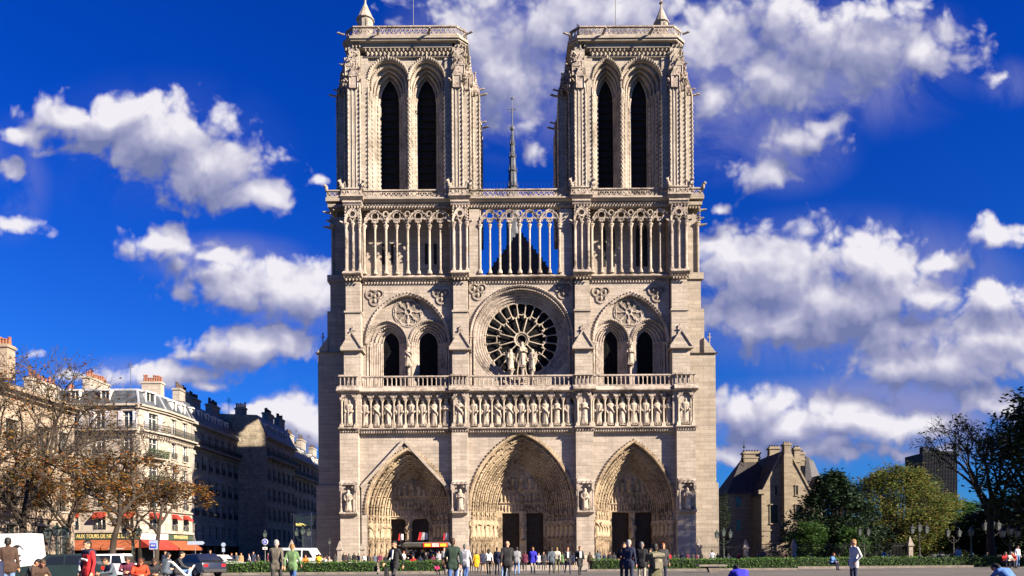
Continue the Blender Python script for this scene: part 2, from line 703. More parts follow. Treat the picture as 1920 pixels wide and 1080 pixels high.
def build_sky():
    N, L = wt.nodes, wt.links
    out = N.new('ShaderNodeOutputWorld')
    bg = N.new('ShaderNodeBackground')
    bg.inputs['Strength'].default_value = 0.05
    L.new(bg.outputs[0], out.inputs['Surface'])
    sky = N.new('ShaderNodeTexSky')
    sky.sky_type = 'NISHITA'
    sky.sun_disc = False
    sky.sun_elevation = SUN_EL
    sky.sun_rotation = SUN_AZ
    sky.altitude = 100
    sky.air_density = 1.0
    sky.dust_density = 0.6
    sky.ozone_density = 3.0
    # the deep, polarised blue of a clear autumn day
    tint = N.new('ShaderNodeVectorMath')
    tint.operation = 'MULTIPLY'
    L.new(sky.outputs[0], tint.inputs[0])
    tc = N.new('ShaderNodeTexCoord')
    sp = N.new('ShaderNodeSeparateXYZ')
    L.new(tc.outputs['Generated'], sp.inputs[0])
    hz = N.new('ShaderNodeMapRange')
    hz.interpolation_type = 'SMOOTHSTEP'
    hz.inputs['From Min'].default_value = 0.0
    hz.inputs['From Max'].default_value = 0.55
    L.new(sp.outputs['Z'], hz.inputs['Value'])
    tm = N.new('ShaderNodeMix')
    tm.data_type = 'RGBA'
    tm.inputs['A'].default_value = (*SKY_LOW, 1)
    tm.inputs['B'].default_value = (*SKY_TINT, 1)
    L.new(hz.outputs[0], tm.inputs['Factor'])
    L.new(tm.outputs['Result'], tint.inputs[1])
    ab = N.new('ShaderNodeMath')
    ab.operation = 'ABSOLUTE'
    L.new(sp.outputs['Y'], ab.inputs[0])
    mxm = N.new('ShaderNodeMath')
    mxm.operation = 'MAXIMUM'
    L.new(ab.outputs[0], mxm.inputs[0])
    mxm.inputs[1].default_value = 0.08
    du = N.new('ShaderNodeMath')
    du.operation = 'DIVIDE'
    L.new(sp.outputs['X'], du.inputs[0])
    L.new(mxm.outputs[0], du.inputs[1])
    dv = N.new('ShaderNodeMath')
    dv.operation = 'DIVIDE'
    L.new(sp.outputs['Z'], dv.inputs[0])
    L.new(mxm.outputs[0], dv.inputs[1])
    cb = N.new('ShaderNodeCombineXYZ')
    L.new(du.outputs[0], cb.inputs['X'])
    L.new(dv.outputs[0], cb.inputs['Y'])
    g = density_group()
    d1 = N.new('ShaderNodeGroup')
    d1.node_tree = g
    L.new(cb.outputs[0], d1.inputs[0])
    o2 = N.new('ShaderNodeVectorMath')
    o2.operation = 'ADD'
    L.new(cb.outputs[0], o2.inputs[0])
    o2.inputs[1].default_value = (0.014, 0.034, 0)
    d2 = N.new('ShaderNodeGroup')
    d2.node_tree = g
    L.new(o2.outputs[0], d2.inputs[0])
    al = N.new('ShaderNodeMapRange')
    al.interpolation_type = 'SMOOTHSTEP'
    al.inputs['From Min'].default_value = -0.16
    al.inputs['From Max'].default_value = 0.42
    L.new(d1.outputs[0], al.inputs['Value'])
    df = N.new('ShaderNodeMath')
    df.operation = 'SUBTRACT'
    L.new(d1.outputs[1], df.inputs[0])
    L.new(d2.outputs[1], df.inputs[1])
    li = N.new('ShaderNodeMapRange')
    li.inputs['From Min'].default_value = -0.45
    li.inputs['From Max'].default_value = 0.72
    L.new(df.outputs[0], li.inputs['Value'])
    cr = N.new('ShaderNodeValToRGB')
    e = cr.color_ramp.elements
    e[0].position, e[0].color = 0.0, (*CLOUD_DARK, 1)
    e[1].position, e[1].color = 1.0, (*CLOUD_LIGHT, 1)
    m = e.new(0.5)
    m.color = (*CLOUD_MID, 1)
    L.new(li.outputs[0], cr.inputs['Fac'])
    cs = N.new('ShaderNodeVectorMath')
    cs.operation = 'SCALE'
    L.new(cr.outputs['Color'], cs.inputs[0])
    cs.inputs['Scale'].default_value = CLOUD_GAIN
    # clouds masked out overhead and behind the camera, to cut fill light
    ea = N.new('ShaderNodeMapRange')
    ea.inputs['From Min'].default_value = 0.05
    ea.inputs['From Max'].default_value = 0.30
    L.new(sp.outputs['Y'], ea.inputs['Value'])
    am = N.new('ShaderNodeMath')
    am.operation = 'MULTIPLY'
    L.new(al.outputs[0], am.inputs[0])
    L.new(ea.outputs[0], am.inputs[1])
    # thin veils between the banks
    prev = None
    for (x, y, rx, ry, a) in VEILS:
        s1 = N.new('ShaderNodeVectorMath')
        s1.operation = 'SUBTRACT'
        L.new(cb.outputs[0], s1.inputs[0])
        s1.inputs[1].default_value = ((x - CX) / FPX, (HY - y) / FPX, 0)
        s2 = N.new('ShaderNodeVectorMath')
        s2.operation = 'MULTIPLY'
        L.new(s1.outputs[0], s2.inputs[0])
        s2.inputs[1].default_value = (FPX / rx, FPX / ry, 0)
        le = N.new('ShaderNodeVectorMath')
        le.operation = 'LENGTH'
        L.new(s2.outputs[0], le.inputs[0])
        ma = N.new('ShaderNodeMapRange')
        ma.interpolation_type = 'SMOOTHSTEP'
        ma.inputs['From Min'].default_value = 1.0
        ma.inputs['From Max'].default_value = 0.2
        ma.inputs['To Max'].default_value = a
        L.new(le.outputs['Value'], ma.inputs['Value'])
        if prev is not None:
            mm = N.new('ShaderNodeMath')
            mm.operation = 'MAXIMUM'
            L.new(prev.outputs[0], mm.inputs[0])
            L.new(ma.outputs[0], mm.inputs[1])
            prev = mm
        else:
            prev = ma
    vn = N.new('ShaderNodeTexNoise')
    vn.noise_dimensions = '2D'
    vn.inputs['Scale'].default_value = 7.0
    vn.inputs['Detail'].default_value = 6
    vn.inputs['Roughness'].default_value = 0.6
    vn.inputs['Distortion'].default_value = 0.4
    L.new(cb.outputs[0], vn.inputs['Vector'])
    vr = N.new('ShaderNodeMapRange')
    vr.interpolation_type = 'SMOOTHSTEP'
    vr.inputs['From Min'].default_value = 0.30
    vr.inputs['From Max'].default_value = 0.62
    L.new(vn.outputs['Fac'], vr.inputs['Value'])
    va = N.new('ShaderNodeMath')
    va.operation = 'MULTIPLY'
    L.new(vr.outputs[0], va.inputs[0])
    L.new(prev.outputs[0], va.inputs[1])
    vb = N.new('ShaderNodeMath')
    vb.operation = 'MULTIPLY'
    L.new(va.outputs[0], vb.inputs[0])
    L.new(ea.outputs[0], vb.inputs[1])
    vm = N.new('ShaderNodeMix')
    vm.data_type = 'RGBA'
    L.new(vb.outputs[0], vm.inputs['Factor'])
    L.new(tint.outputs[0], vm.inputs['A'])
    vm.inputs['B'].default_value = (*[c * CLOUD_GAIN for c in CLOUD_VEIL], 1)
    mix = N.new('ShaderNodeMix')
    mix.data_type = 'RGBA'
    L.new(am.outputs[0], mix.inputs['Factor'])
    L.new(vm.outputs['Result'], mix.inputs['A'])
    L.new(cs.outputs[0], mix.inputs['B'])
    L.new(mix.outputs['Result'], bg.inputs['Color'])


CLOUD_VEIL = (0.30, 0.32, 0.62)
SKY_TINT, SKY_LOW = (0.005, 0.178, 0.78), (0.075, 0.29, 0.68)
CLOUD_LIGHT, CLOUD_MID, CLOUD_DARK, CLOUD_GAIN = (0.96, 0.93, 1.00), (0.45, 0.455, 0.66), (0.19, 0.225, 0.45), 4.6
build_sky()
world.cycles.sampling_method = 'MANUAL'
world.cycles.sample_map_resolution = 256

# ------------------------------------------------------------------ ground
M_ground = ashlar('paving', (0.098, 0.091, 0.088), (0.082, 0.077, 0.076), (0.04, 0.037, 0.035), bw=1.5, bh=.9, stain=.35, bump=.3, flat=True)
M_kerb = plain('kerb_stone', (0.15, 0.128, 0.11), 0.9, 0.3, 2.0, bump=0.3)
g = MB()
g.add([(-900, -30, 0), (900, -30, 0), (900, 1500, 0), (-900, 1500, 0)], [(0, 1, 2, 3)])
tag(g.build('ground', M_ground), kind='structure')
M_bounce = ashlar('bounce_slabs', (0.34, 0.30, 0.255), (0.30, 0.265, 0.225), (0.17, 0.15, 0.13), bw=1.2, bh=.8, stain=.25, bump=.3, flat=True)  # pale paving added behind the hedges to bounce light into the portals
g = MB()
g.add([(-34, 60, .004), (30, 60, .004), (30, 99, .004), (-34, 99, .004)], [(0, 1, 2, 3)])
tag(g.build('bounce_paving', M_bounce), kind='structure')
# ------------------------------------------------------------------ the cathedral
M_stone = ashlar('pale_ashlar', (0.31, 0.270, 0.230), (0.25, 0.215, 0.182), (0.175, 0.148, 0.125), stain=0.34)
M_tower = ashlar('tower_ashlar', (0.302, 0.268, 0.228), (0.242, 0.213, 0.180), (0.17, 0.147, 0.123), stain=0.45)
M_side = ashlar('side_ashlar', (0.266, 0.232, 0.190), (0.214, 0.184, 0.150), (0.15, 0.127, 0.108), stain=0.28, bh=0.5, bw=1.3)
M_ochre = carved('ochre_carved_stone', (0.315, 0.248, 0.170), (0.088, 0.066, 0.043))
M_carve = carved('grey_carved_stone', (0.315, 0.268, 0.23), (0.085, 0.071, 0.06), bump=0.6)
M_statue = carved('statue_stone', (0.35, 0.30, 0.245), (0.14, 0.115, 0.09), scale=3.0, bump=0.35)
M_washed = carved('washed_carved_stone', (0.315, 0.275, 0.232), (0.15, 0.128, 0.105), scale=1.2, bump=0.4)
M_lead = plain('lead_roof', (0.035, 0.036, 0.042), 0.6, 0.3, 0.4)
M_wood = plain('dark_oak', (0.022, 0.014, 0.009), 0.7, 0.4, 2.0)
M_void = plain('near_black', (0.012, 0.011, 0.012), 0.85, 0.3, 1.0)
M_glass = plain('old_glass', (0.006,0.006,0.007), 0.7, .4, 1.5, spec=.05)
M_iron = plain('black_iron', (0.015, 0.016, 0.018), 0.5, 0.2, 5)
M_fleche = plain('fleche_lead', (0.07, 0.075, 0.085), 0.6, 0.3, 1.0)

cath = empty('cathedral', (0, 0, 0))
tag(cath, 'pale Gothic cathedral with twin square towers, rose window and three deep carved portals', 'cathedral')

BUT = [(-20.97, -18.73), (-7.27, -5.33), (7.93, 10.07), (20.27, 22.55)]      # buttress fronts, lower storey
BUU = [(-20.45, -18.40), (-7.15, -5.15), (7.90, 9.90), (19.85, 22.0)]        # the same, rose storey
BAYS = [(-18.73, -7.27), (-5.33, 7.93), (10.07, 20.27)]
P1 = F + 1.0      # wall plane of the portal storey
P2 = F + 1.9      # wall plane of the rose storey
PB = F + 14.5     # back of the west block
Z_STR0, Z_STR1 = 16.35, 17.0
Z_GAL1 = 21.3
Z_BAL0, Z_BAL1 = 22.1, 23.4
Z_C0, Z_C1, Z_C2 = 35.2, 36.0, 36.4


def figure(mb, x, y, z, h, w, ang=0.0, seed=0, n=6, d=0.8):
    """small carved figure; ang leans it in the plane of the wall"""
    r = rng(seed)
    prof = [(0.62, 0), (0.60, .12), (0.50, .35), (0.58, .55), (0.66, .70), (0.36, .80), (0.22, .83), (0.34, .90), (0.28, .97), (0.05, 1.0)]
    ca, sa = math.cos(ang), math.sin(ang)
    vs, fs = [], []
    tw = r.uniform(0, PI)
    for i, (rr, t) in enumerate(prof):
        for j in range(n):
            a = 2 * PI * j / n + tw
            rad = rr * w * (1 + r.uniform(-.22, .22) * (1 if i < 5 else .3))
            px, py, pz = rad * math.cos(a), rad * math.sin(a) * d, t * h
            vs.append((x + px * ca - pz * sa, y + py, z + px * sa + pz * ca))
    for i in range(len(prof) - 1):
        for j in range(n):
            j2 = (j + 1) % n
            fs.append((i * n + j, i * n + j2, (i + 1) * n + j2, (i + 1) * n + j))
    mb.add(vs, fs)


def statue(h, seed, crown=True, wings=False, child=False):
    """standing robed figure in stone, at the origin, facing -Y"""
    r = rng(seed)
    mb = MB()
    ph = [r.uniform(0, 6.28) for _ in range(4)]
    lean = r.uniform(-.03, .03) * h

    def fold(a, t):
        amp = 0.13 * max(0.0, 1 - t * 1.35)
        return 1 + amp * math.sin(7 * a + ph[0] + 2.0 * t) + 0.5 * amp * math.sin(13 * a + ph[1]) + .05 * math.sin(3 * a + ph[2] + 7 * t)
    k = h / 2.9
    prof = [(.44, 0), (.43, .12), (.40, .4), (.37, .8), (.36, 1.2), (.37, 1.5), (.40, 1.8), (.45, 2.05), (.44, 2.2), (.30, 2.34), (.13, 2.40), (.12, 2.46)]
    mb.lathe(0, 0, [(a * k, b * k) for a, b in prof], 18, 1.0, .72, fold)
    mb.ball((lean, -.03 * k, 2.64 * k), .20 * k, 9, 7, .85, .95, 1.15)           # head
    mb.knob(lean, -.23 * k, 2.62 * k, .035 * k, .06 * k)                         # nose
    mb.lathe(lean, .02 * k, [(.20 * k, 2.36 * k), (.25 * k, 2.5 * k), (.225 * k, 2.7 * k), (.18 * k, 2.78 * k)], 9)   # hair
    mb.lathe(lean, -.07 * k, [(.10 * k, 2.36 * k), (.13 * k, 2.50 * k), (.15 * k, 2.58 * k)], 7)                       # beard
    if crown:
        mb.lathe(lean, 0, [(.19 * k, 2.76 * k), (.23 * k, 2.92 * k), (.21 * k, 2.93 * k)], 9)
    pose = r.randrange(4)
    for s in (-1, 1):
        sh = (s * .40 * k, -.02, 2.12 * k)
        if pose == 0 or (pose == 1 and s < 0):
            el, ha = (s * .50 * k, -.10 * k, 1.66 * k), (s * .16 * k, -.42 * k, 1.78 * k)
        elif pose == 2:
            el, ha = (s * .48 * k, -.05 * k, 1.62 * k), (s * .34 * k, -.40 * k, 1.42 * k)
        elif pose == 3 and s > 0:
            el, ha = (s * .54 * k, -.12 * k, 1.70 * k), (s * .42 * k, -.42 * k, 2.02 * k)
        else:
            el, ha = (s * .48 * k, 0, 1.60 * k), (s * .40 * k, -.20 * k, 1.22 * k)
        mb.tube([sh, el, ha], [.16 * k, .15 * k, .09 * k], 7)
        mb.ball(ha, .085 * k, 6, 4)
    if pose in (1, 3):                                                            # mantle across the body
        mb.tube([(-.42 * k, -.12 * k, 2.15 * k), (-.1 * k, -.40 * k, 1.75 * k), (.34 * k, -.26 * k, 1.30 * k), (.40 * k, -.1 * k, .7 * k)], [.07 * k, .08 * k, .09 * k, .05 * k], 6)
    if pose == 2:
        mb.tube([(.36 * k, -.42 * k, 1.2 * k), (.36 * k, -.40 * k, 2.2 * k)], [.03 * k, .03 * k], 5)
    if child:
        mb.ball((-.26 * k, -.34 * k, 1.86 * k), .15 * k, 8, 6, 1, 1, 1.5)
        mb.ball((-.26 * k, -.38 * k, 2.16 * k), .11 * k, 7, 5)
    if wings:
        for s in (-1, 1):
            mb.add([(s * .1 * k, .25 * k, 2.2 * k), (s * .55 * k, .40 * k, 2.55 * k), (s * .50 * k, .45 * k, 1.2 * k), (s * .28 * k, .35 * k, .6 * k),
                    (s * .1 * k, .33 * k, 2.2 * k), (s * .55 * k, .48 * k, 2.55 * k), (s * .50 * k, .53 * k, 1.2 * k), (s * .28 * k, .43 * k, .6 * k)],
                   [(0, 1, 2, 3), (7, 6, 5, 4), (0, 4, 5, 1), (1, 5, 6, 2), (2, 6, 7, 3), (3, 7, 4, 0)])
    mb.add([(-.36 * k, -.40 * k, -.14 * k), (.36 * k, -.40 * k, -.14 * k), (.36 * k, .3 * k, -.14 * k), (-.36 * k, .3 * k, -.14 * k),
            (-.40 * k, -.44 * k, 0), (.40 * k, -.44 * k, 0), (.40 * k, .3 * k, 0), (-.40 * k, .3 * k, 0)],
           [(0, 1, 5, 4), (1, 2, 6, 5), (2, 3, 7, 6), (3, 0, 4, 7), (4, 5, 6, 7)])
    for s in (-1, 1):
        mb.ball((s * .16 * k, -.40 * k, .05 * k), .10 * k, 6, 4, .8, 1.5, .6)     # feet
    return mb


def frieze(mb, x0, x1, y, z, r=.13, step=.36, rows=2, dz=.30):
    """leaf frieze: staggered rows of knobs"""
    n = max(1, int((x1 - x0) / step))
    for k in range(rows):
        for i in range(n):
            x = x0 + (i + (.25 if k % 2 else .75)) * (x1 - x0) / n
            mb.knob(x, y, z + k * dz, r * 1.2, r * (1.0 if k % 2 else 1.25))


def cornice(mb, x0, x1, y, yb, zb, zt, proj=.45, slope=0.0):
    """moulded slab standing proud of y, with a weathered top of height slope"""
    h = zt - zb
    mb.frustum(x0, x1, y - proj * .35, yb, zb, x0 - .0, x1 + .0, y - proj * .8, yb, zb + h * .6)
    mb.box(x0 - proj * .05, x1 + proj * .05, y - proj, yb, zb + h * .6, zt)
    if slope:
        mb.frustum(x0, x1, y - proj * .95, yb, zt, x0, x1, y + .05, yb, zt + slope)


def column(mb, x, y, z0, z1, r, n=8, cap=1.0, base=1.0):
    H = z1 - z0
    b, c = .42 * base, .50 * cap
    mb.lathe(x, y, [(r * 2.0, z0), (r * 2.0, z0 + b * .45), (r * 1.6, z0 + b * .55), (r * 1.75, z0 + b * .75), (r * 1.15, z0 + b), (r, z0 + b + .02),
                    (r * .97, z1 - c), (r * 1.25, z1 - c + .03), (r * 1.1, z1 - c + .08), (r * 1.6, z1 - c * .35), (r * 2.1, z1 - c * .2), (r * 2.1, z1)], n)


# ---- the body of the west block: walls of the three storeys, one mesh
w = MB()
for i, (a, b) in enumerate(BUT):
    c, d = BUU[i]
    w.box(a, b, F, F + 5.0, 0, Z_STR0)
    w.box(a - .12, b + .12, F - .14, F + 5, 0, .9)                                # plinth
    w.frustum(a - .12, b + .12, F - .14, F + 5, .9, a, b, F - .002, F + 5, 1.15)
    w.box(c, d, F + .25, F + 5, Z_STR1, 26.5)                                     # rose storey up to the gablet
    w.box(c + .05, d - .05, F + .85, F + 5, 26.5, 31.35)
    w.box(c - .05, d + .05, F + .68, F + 5, 31.33, 31.56)
    w.box(c + .12, d - .12, F + 1.0, F + 5, 31.55, Z_C0)
    m = (c + d) / 2                                                               # gablet with its cross
    w.prism([(c - .30, 26.45), (d + .30, 26.45), (d + .30, 26.66), (m + .10, 28.6), (m - .10, 28.6), (c - .30, 26.66)], F - .05, F + 2.2)
    w.box(c - .34, d + .34, F - .26, F + .3, 26.42, 26.60)
    for s in (-1, 1):
        w.tube([(m + s * ((d - c) / 2 + .30), F - .12, 26.66), (m + s * .05, F - .12, 28.66)], .13, 4)
body_x0, body_x1 = -20.4, 21.9
w.box(body_x0, body_x1, F + 6.6, PB, 0, 36.0)
w.box(body_x0, body_x1, F + 5.0, F + 6.6, 17.5, 36.0)
for i in range(4):
    w.box(BUT[i][0], BUT[i][1], F + 5.0, F + 6.6, 0, 17.5)                                     # core behind everything
w.build('west_wall', M_stone, cath)

gb = MB()
for i, (c, d) in enumerate(BUU):
    m = (c + d) / 2
    gb.box(m - .05, m + .05, F + .6, F + .7, 28.4, 29.5)
    gb.box(m - .32, m + .32, F + .6, F + .7, 29.0, 29.12)
    gb.knob(m, F + .65, 29.55, .14)
build_split(gb, 'gablet_cross', M_carve, cath, (-13, 1.3, 15))

# ---- portals
PORT = [
    dict(name='left', xc=X(766, 930, P1), w0=5.05, zs=Z(966, P1, 766), zt=Z(845, P1, 766), n=4, wi=2.75, zi=Z(886, P1 + 3, 766), D=2.9, door_top=Z(973, P1 + 3.1, 766), dw=(X(728, 1000, P1 + 3.1), X(761, 1000, P1 + 3.1), X(772, 1000, P1 + 3.1), X(804, 1000, P1 + 3.1)), bay=0),
    dict(name='centre', xc=X(979, 930, P1), w0=6.35, zs=Z(958, P1, 978), zt=Z(813, P1, 978), n=6, wi=3.25, zi=Z(868, P1 + 3, 978), D=3.6, door_top=Z(958, P1 + 3.8, 978), dw=(X(942, 1000, P1 + 3.8), X(974, 1000, P1 + 3.8), X(987, 1000, P1 + 3.8), X(1019, 1000, P1 + 3.8)), bay=1),
    dict(name='right', xc=X(1189, 930, P1), w0=4.80, zs=Z(958, P1, 1189), zt=Z(830, P1, 1189), n=5, wi=2.85, zi=Z(880, P1 + 3, 1189), D=2.9, door_top=Z(957, P1 + 3.1, 1189), dw=(X(1147, 1000, P1 + 3.1), X(1180, 1000, P1 + 3.1), X(1190, 1000, P1 + 3.1), X(1223, 1000, P1 + 3.1)), bay=2),
]
NA = 12
for p in PORT:
    x0, x1 = BAYS[p['bay']]
    bw = MB()
    outer = parch(p['xc'], p['w0'], p['zs'], p['zt'], NA, 0.0)
    bw.archwall(x0, x1, 0, Z_STR0, P1, outer)
    bw.build('west_wall', M_stone, cath)
    pm = MB()
    # gable over the left portal
    if p['name'] == 'left':
        ax, az = X(759, 823, P1), Z(823, P1, 759)
        lx, lz = X(677, 912, P1), Z(912, P1, 677)
        rx, rz = X(844, 915, P1), Z(915, P1, 844)
        gable = MB()
        for (qx, qz) in ((lx, lz), (rx, rz)):
            dx, dz = qx - ax, qz - az
            l = math.hypot(dx, dz)
            nx, nz = dz / l, -dx / l
            if nz > 0:
                nx, nz = -nx, -nz
            gable.prism([(ax, az), (qx, qz), (qx + nx * .24, qz + nz * .24 - .16), (ax + nx * .05, az - .50)], P1 - .58, P1 - .01)
        gable.archwall(lx + .1, rx - .1, 0, 10.2, P1 - .30, [(q[0], min(q[1], 10.2)) for q in outer])
        tri = [q for q in outer if q[1] > 10.2]
        # field between the arch and the gable slopes
        for (a, b) in zip(outer[1:-2], outer[2:-1]):
            def gz(x):
                return az - .55 + (x - ax) * ((lz - az) / (lx - ax) if x < ax else (rz - az) / (rx - ax))
            if a[1] >= 9.0 or b[1] >= 9.0:
                gable.quad((a[0], P1 - .30, a[1]), (b[0], P1 - .30, b[1]), (b[0], P1 - .30, max(b[1], gz(b[0]))), (a[0], P1 - .30, max(a[1], gz(a[0]))))
        gable.reveal(outer, P1 - .30, P1)
        gable.build('portal_gable', M_stone, cath)
    portal = pm
    n, D = p['n'], p['D']
    curves, ys = [], []
    for k in range(n + 1):
        t = k / n
        wk = p['w0'] + (p['wi'] - p['w0']) * t
        ztk = p['zt'] - .25 + (p['zi'] - p['zt'] + .25) * t if k else p['zt']
        curves.append(parch(p['xc'], wk, p['zs'], ztk, NA, 0.0))
        ys.append(P1 + D * t)
    yp = P1 if p['name'] != 'left' else P1 - .30
    # hood mould
    portal.sweep(parch(p['xc'], p['w0'], p['zs'] + .2, p['zt'], NA), [(.02, yp - .22), (.30, yp - .22), (.36, yp - .05), (.36, yp + .1), (-.05, yp + .1)])
    hood = parch(p['xc'], p['w0'] + .40, p['zs'] + .2, p['zt'] + .42, 26)
    for q in hood[1:-1:1]:
        portal.knob(q[0], yp - .12, q[1], .11)
    for k in range(n):
        portal.reveal(curves[k], ys[k] if k else yp, ys[k + 1])
        portal.ring(curves[k], curves[k + 1], ys[k + 1])
        # rolls on the edge of every order
        ro = []
        path = curves[k + 1]
        rr = .085
        for j in range(6):
            a = 2 * PI * j / 6
            ro.append((rr * math.cos(a), ys[k + 1] - .02 + rr * math.sin(a)))
        portal.sweep(path, ro)
        path2 = [(x + (0.10 if x < p['xc'] else -0.10) if i in (0, len(curves[k]) - 1) else x, z) for i, (x, z) in enumerate(curves[k])]
        # little carved figures round the archivolt, each standing on the canopy of the one below
        wk = (p['w0'] + (p['wi'] - p['w0']) * ((k + .5) / n))
        ztk = p['zt'] - .25 + (p['zi'] - p['zt'] + .25) * ((k + .5) / n)
        mid = parch(p['xc'], wk, p['zs'] + .1, ztk, 40)
        half = len(mid) // 2
        L = [0]
        for a, b in zip(mid[:half], mid[1:half + 1]):
            L.append(L[-1] + math.hypot(b[0] - a[0], b[1] - a[1]))
        cnt = max(5, int(L[-1] / (1.12 if n < 6 else 1.2)))
        stepw = (p['w0'] - p['wi']) / n
        for q in range(cnt):
            s = L[-1] * (q + .05) / cnt
            i = max(j for j in range(len(L)) if L[j] <= s)
            i = min(i, half - 1)
            u = (s - L[i]) / max(1e-6, L[i + 1] - L[i])
            px, pz = mid[i][0] + (mid[i + 1][0] - mid[i][0]) * u, mid[i][1] + (mid[i + 1][1] - mid[i][1]) * u
            ang = math.atan2(mid[i + 1][1] - mid[i][1], mid[i + 1][0] - mid[i][0]) - PI / 2
            hh = L[-1] / cnt
            for s2 in (-1, 1):
                xx = px if s2 < 0 else 2 * p['xc'] - px
                figure(portal, xx, ys[k + 1] - .20, pz, hh * .80, stepw * .42, ang if s2 < 0 else -ang, seed=k * 100 + q * 2 + (s2 > 0))
                cxx = px - math.sin(ang) * hh * .84
                czz = pz + math.cos(ang) * hh * .84
                if s2 > 0:
                    cxx = 2 * p['xc'] - cxx
                portal.knob(cxx, ys[k + 1] - .24, czz, stepw * .55, hh * .13)
    # imposts over the jambs
    zj = p['zs']
    for k in range(n):
        for s in (-1, 1):
            xa = p['xc'] + s * (p['w0'] + (p['wi'] - p['w0']) * k / n)
            xb = p['xc'] + s * (p['w0'] + (p['wi'] - p['w0']) * (k + 1) / n)
            portal.box(min(xa, xb) - .02, max(xa, xb) + .02, ys[k] + .35, ys[k + 1] + .02, zj - .22, zj + .08)
            portal.knob((xa + xb) / 2, ys[k + 1] - .36, zj - .30, .26, .34)
    po = portal.build('portal', M_ochre, cath)
    # tympanum with its carved bands
    ty = MB()
    yi = ys[-1]
    inner = curves[-1]
    pts = [q for q in inner if q[1] >= p['zs'] - .01]
    ty.prism(pts, yi + .30, yi + .6)
    ty.box(p['xc'] - p['wi'], p['xc'] + p['wi'], yi + .22, yi + .6, p['door_top'], p['zs'] + .02)
    hz = p['zi'] - p['zs']
    rows = [(p['zs'] + .05 if p['name'] != 'right' else p['zs'] + .2, hz * .17, 15), (p['zs'] + hz * .21, hz * .22, 11)]
    for (zz, hh, cnt) in rows:
        half = p['wi'] * (0.97 if zz < p['zs'] + 1 else 0.90)
        ty.box(p['xc'] - half, p['xc'] + half, yi + .10, yi + .31, zz - .10, zz)
        for i in range(cnt):
            figure(ty, p['xc'] - half + (i + .5) * 2 * half / cnt, yi + .20, zz, hh * .9, half / cnt * 1.0, 0, seed=i + int(zz * 7))
    zz = p['zs'] + hz * .47
    ty.box(p['xc'] - p['wi'] * .78, p['xc'] + p['wi'] * .78, yi + .08, yi + .31, zz - .12, zz)
    figure(ty, p['xc'], yi + .12, zz, hz * .40, .62, 0, seed=3, n=8)
    for s in (-1, 1):
        figure(ty, p['xc'] + s * p['wi'] * .33, yi + .16, zz, hz * .30, .42, 0, seed=7 + s, n=8)
        figure(ty, p['xc'] + s * p['wi'] * .58, yi + .18, zz, hz * .20, .34, 0, seed=17 + s, n=8)
    ty.sweep(parch(p['xc'], p['wi'] * .9, p['zs'] + hz * .30, p['zi'] - .35, 10), [(.0, yi + .12), (.12, yi + .12), (.12, yi + .32), (0, yi + .32)])
    ty.build('tympanum', M_ochre, po)
    # jamb statues on their arcaded base
    cnt = n
    for s in (-1, 1):
        for k in range(cnt):
            t = (k + .5) / n
            xs = p['xc'] + s * (p['w0'] + (p['wi'] - p['w0']) * t)
            yy = ys[k + 1] - .42
            so_ = statue(zj - .55 - 3.35, 40 + k + (10 if s > 0 else 0) + 20 * p['bay'], crown=(k % 3 == 1)).build('jamb_statue', M_ochre, po, smooth=True, loc=(xs, yy, 3.40))
            so_.rotation_euler = (0, 0, -s * .5)
    ba = MB()
    for s in (-1, 1):
        for k in range(n):
            t0, t1 = k / n, (k + 1) / n
            xa = p['xc'] + s * (p['w0'] + (p['wi'] - p['w0']) * t0)
            xb = p['xc'] + s * (p['w0'] + (p['wi'] - p['w0']) * t1)
            a, b = min(xa, xb), max(xa, xb)
            yf = ys[k + 1] - .82
            ba.box(a, b, yf, ys[k + 1] + .02, 0, 1.15)
            ba.box(a + .002, b - .002, yf + .16, ys[k + 1] + .02, 1.15, 3.10)
            ba.box(a - .02, b + .02, yf - .04, ys[k + 1] + .02, 3.10, 3.28)
            m = (a + b) / 2
            ba.archwall(a, b, 1.15, 3.10, yf, parch(m, (b - a) * .33, 2.2, 2.85, 4, 1.15))
            ba.tube([(a + .04, yf, 1.15), (a + .04, yf, 2.3)], .06, 5)
            ba.knob(m, yf + .05, 2.0, .12, .3)
            figure(ba, m, yf + .1, 1.2, .85, .16, 0, k)
    build_split(ba, 'jamb_base', M_ochre, po, (p['xc'],))
    # doors and the pillar between them
    d = p['dw']
    yd = yi + .85
    fr = MB()
    fr.box(p['xc'] - p['wi'] - .02, d[0], yi + .05, yd + .3, 0, p['door_top'] + .02)
    fr.box(d[3], p['xc'] + p['wi'] + .02, yi + .05, yd + .3, 0, p['door_top'] + .02)
    fr.box(d[1], d[2], yi - .05, yd + .3, 0, p['door_top'] + .02)
    fr.box(d[1] - .08, d[2] + .08, yi - .15, yd, 0, 1.3)
    for (a, b) in ((d[0], d[1]), (d[2], d[3])):                 # rounded upper corners of the openings
        for (xx, sg) in ((a, 1), (b, -1)):
            fr.prism([(xx, p['door_top']), (xx + sg * .42, p['door_top']), (xx + sg * .16, p['door_top'] - .14), (xx, p['door_top'] - .42)], yi + .25, yd)
    build_split(fr, 'door_frame', M_ochre, po, (d[0] + .5, d[2] + .5))
    statue(2.3, 91 + p['bay'], crown=True).build('pillar_statue', M_ochre, po, smooth=True, loc=((d[1] + d[2]) / 2, yi - .32, 3.2))
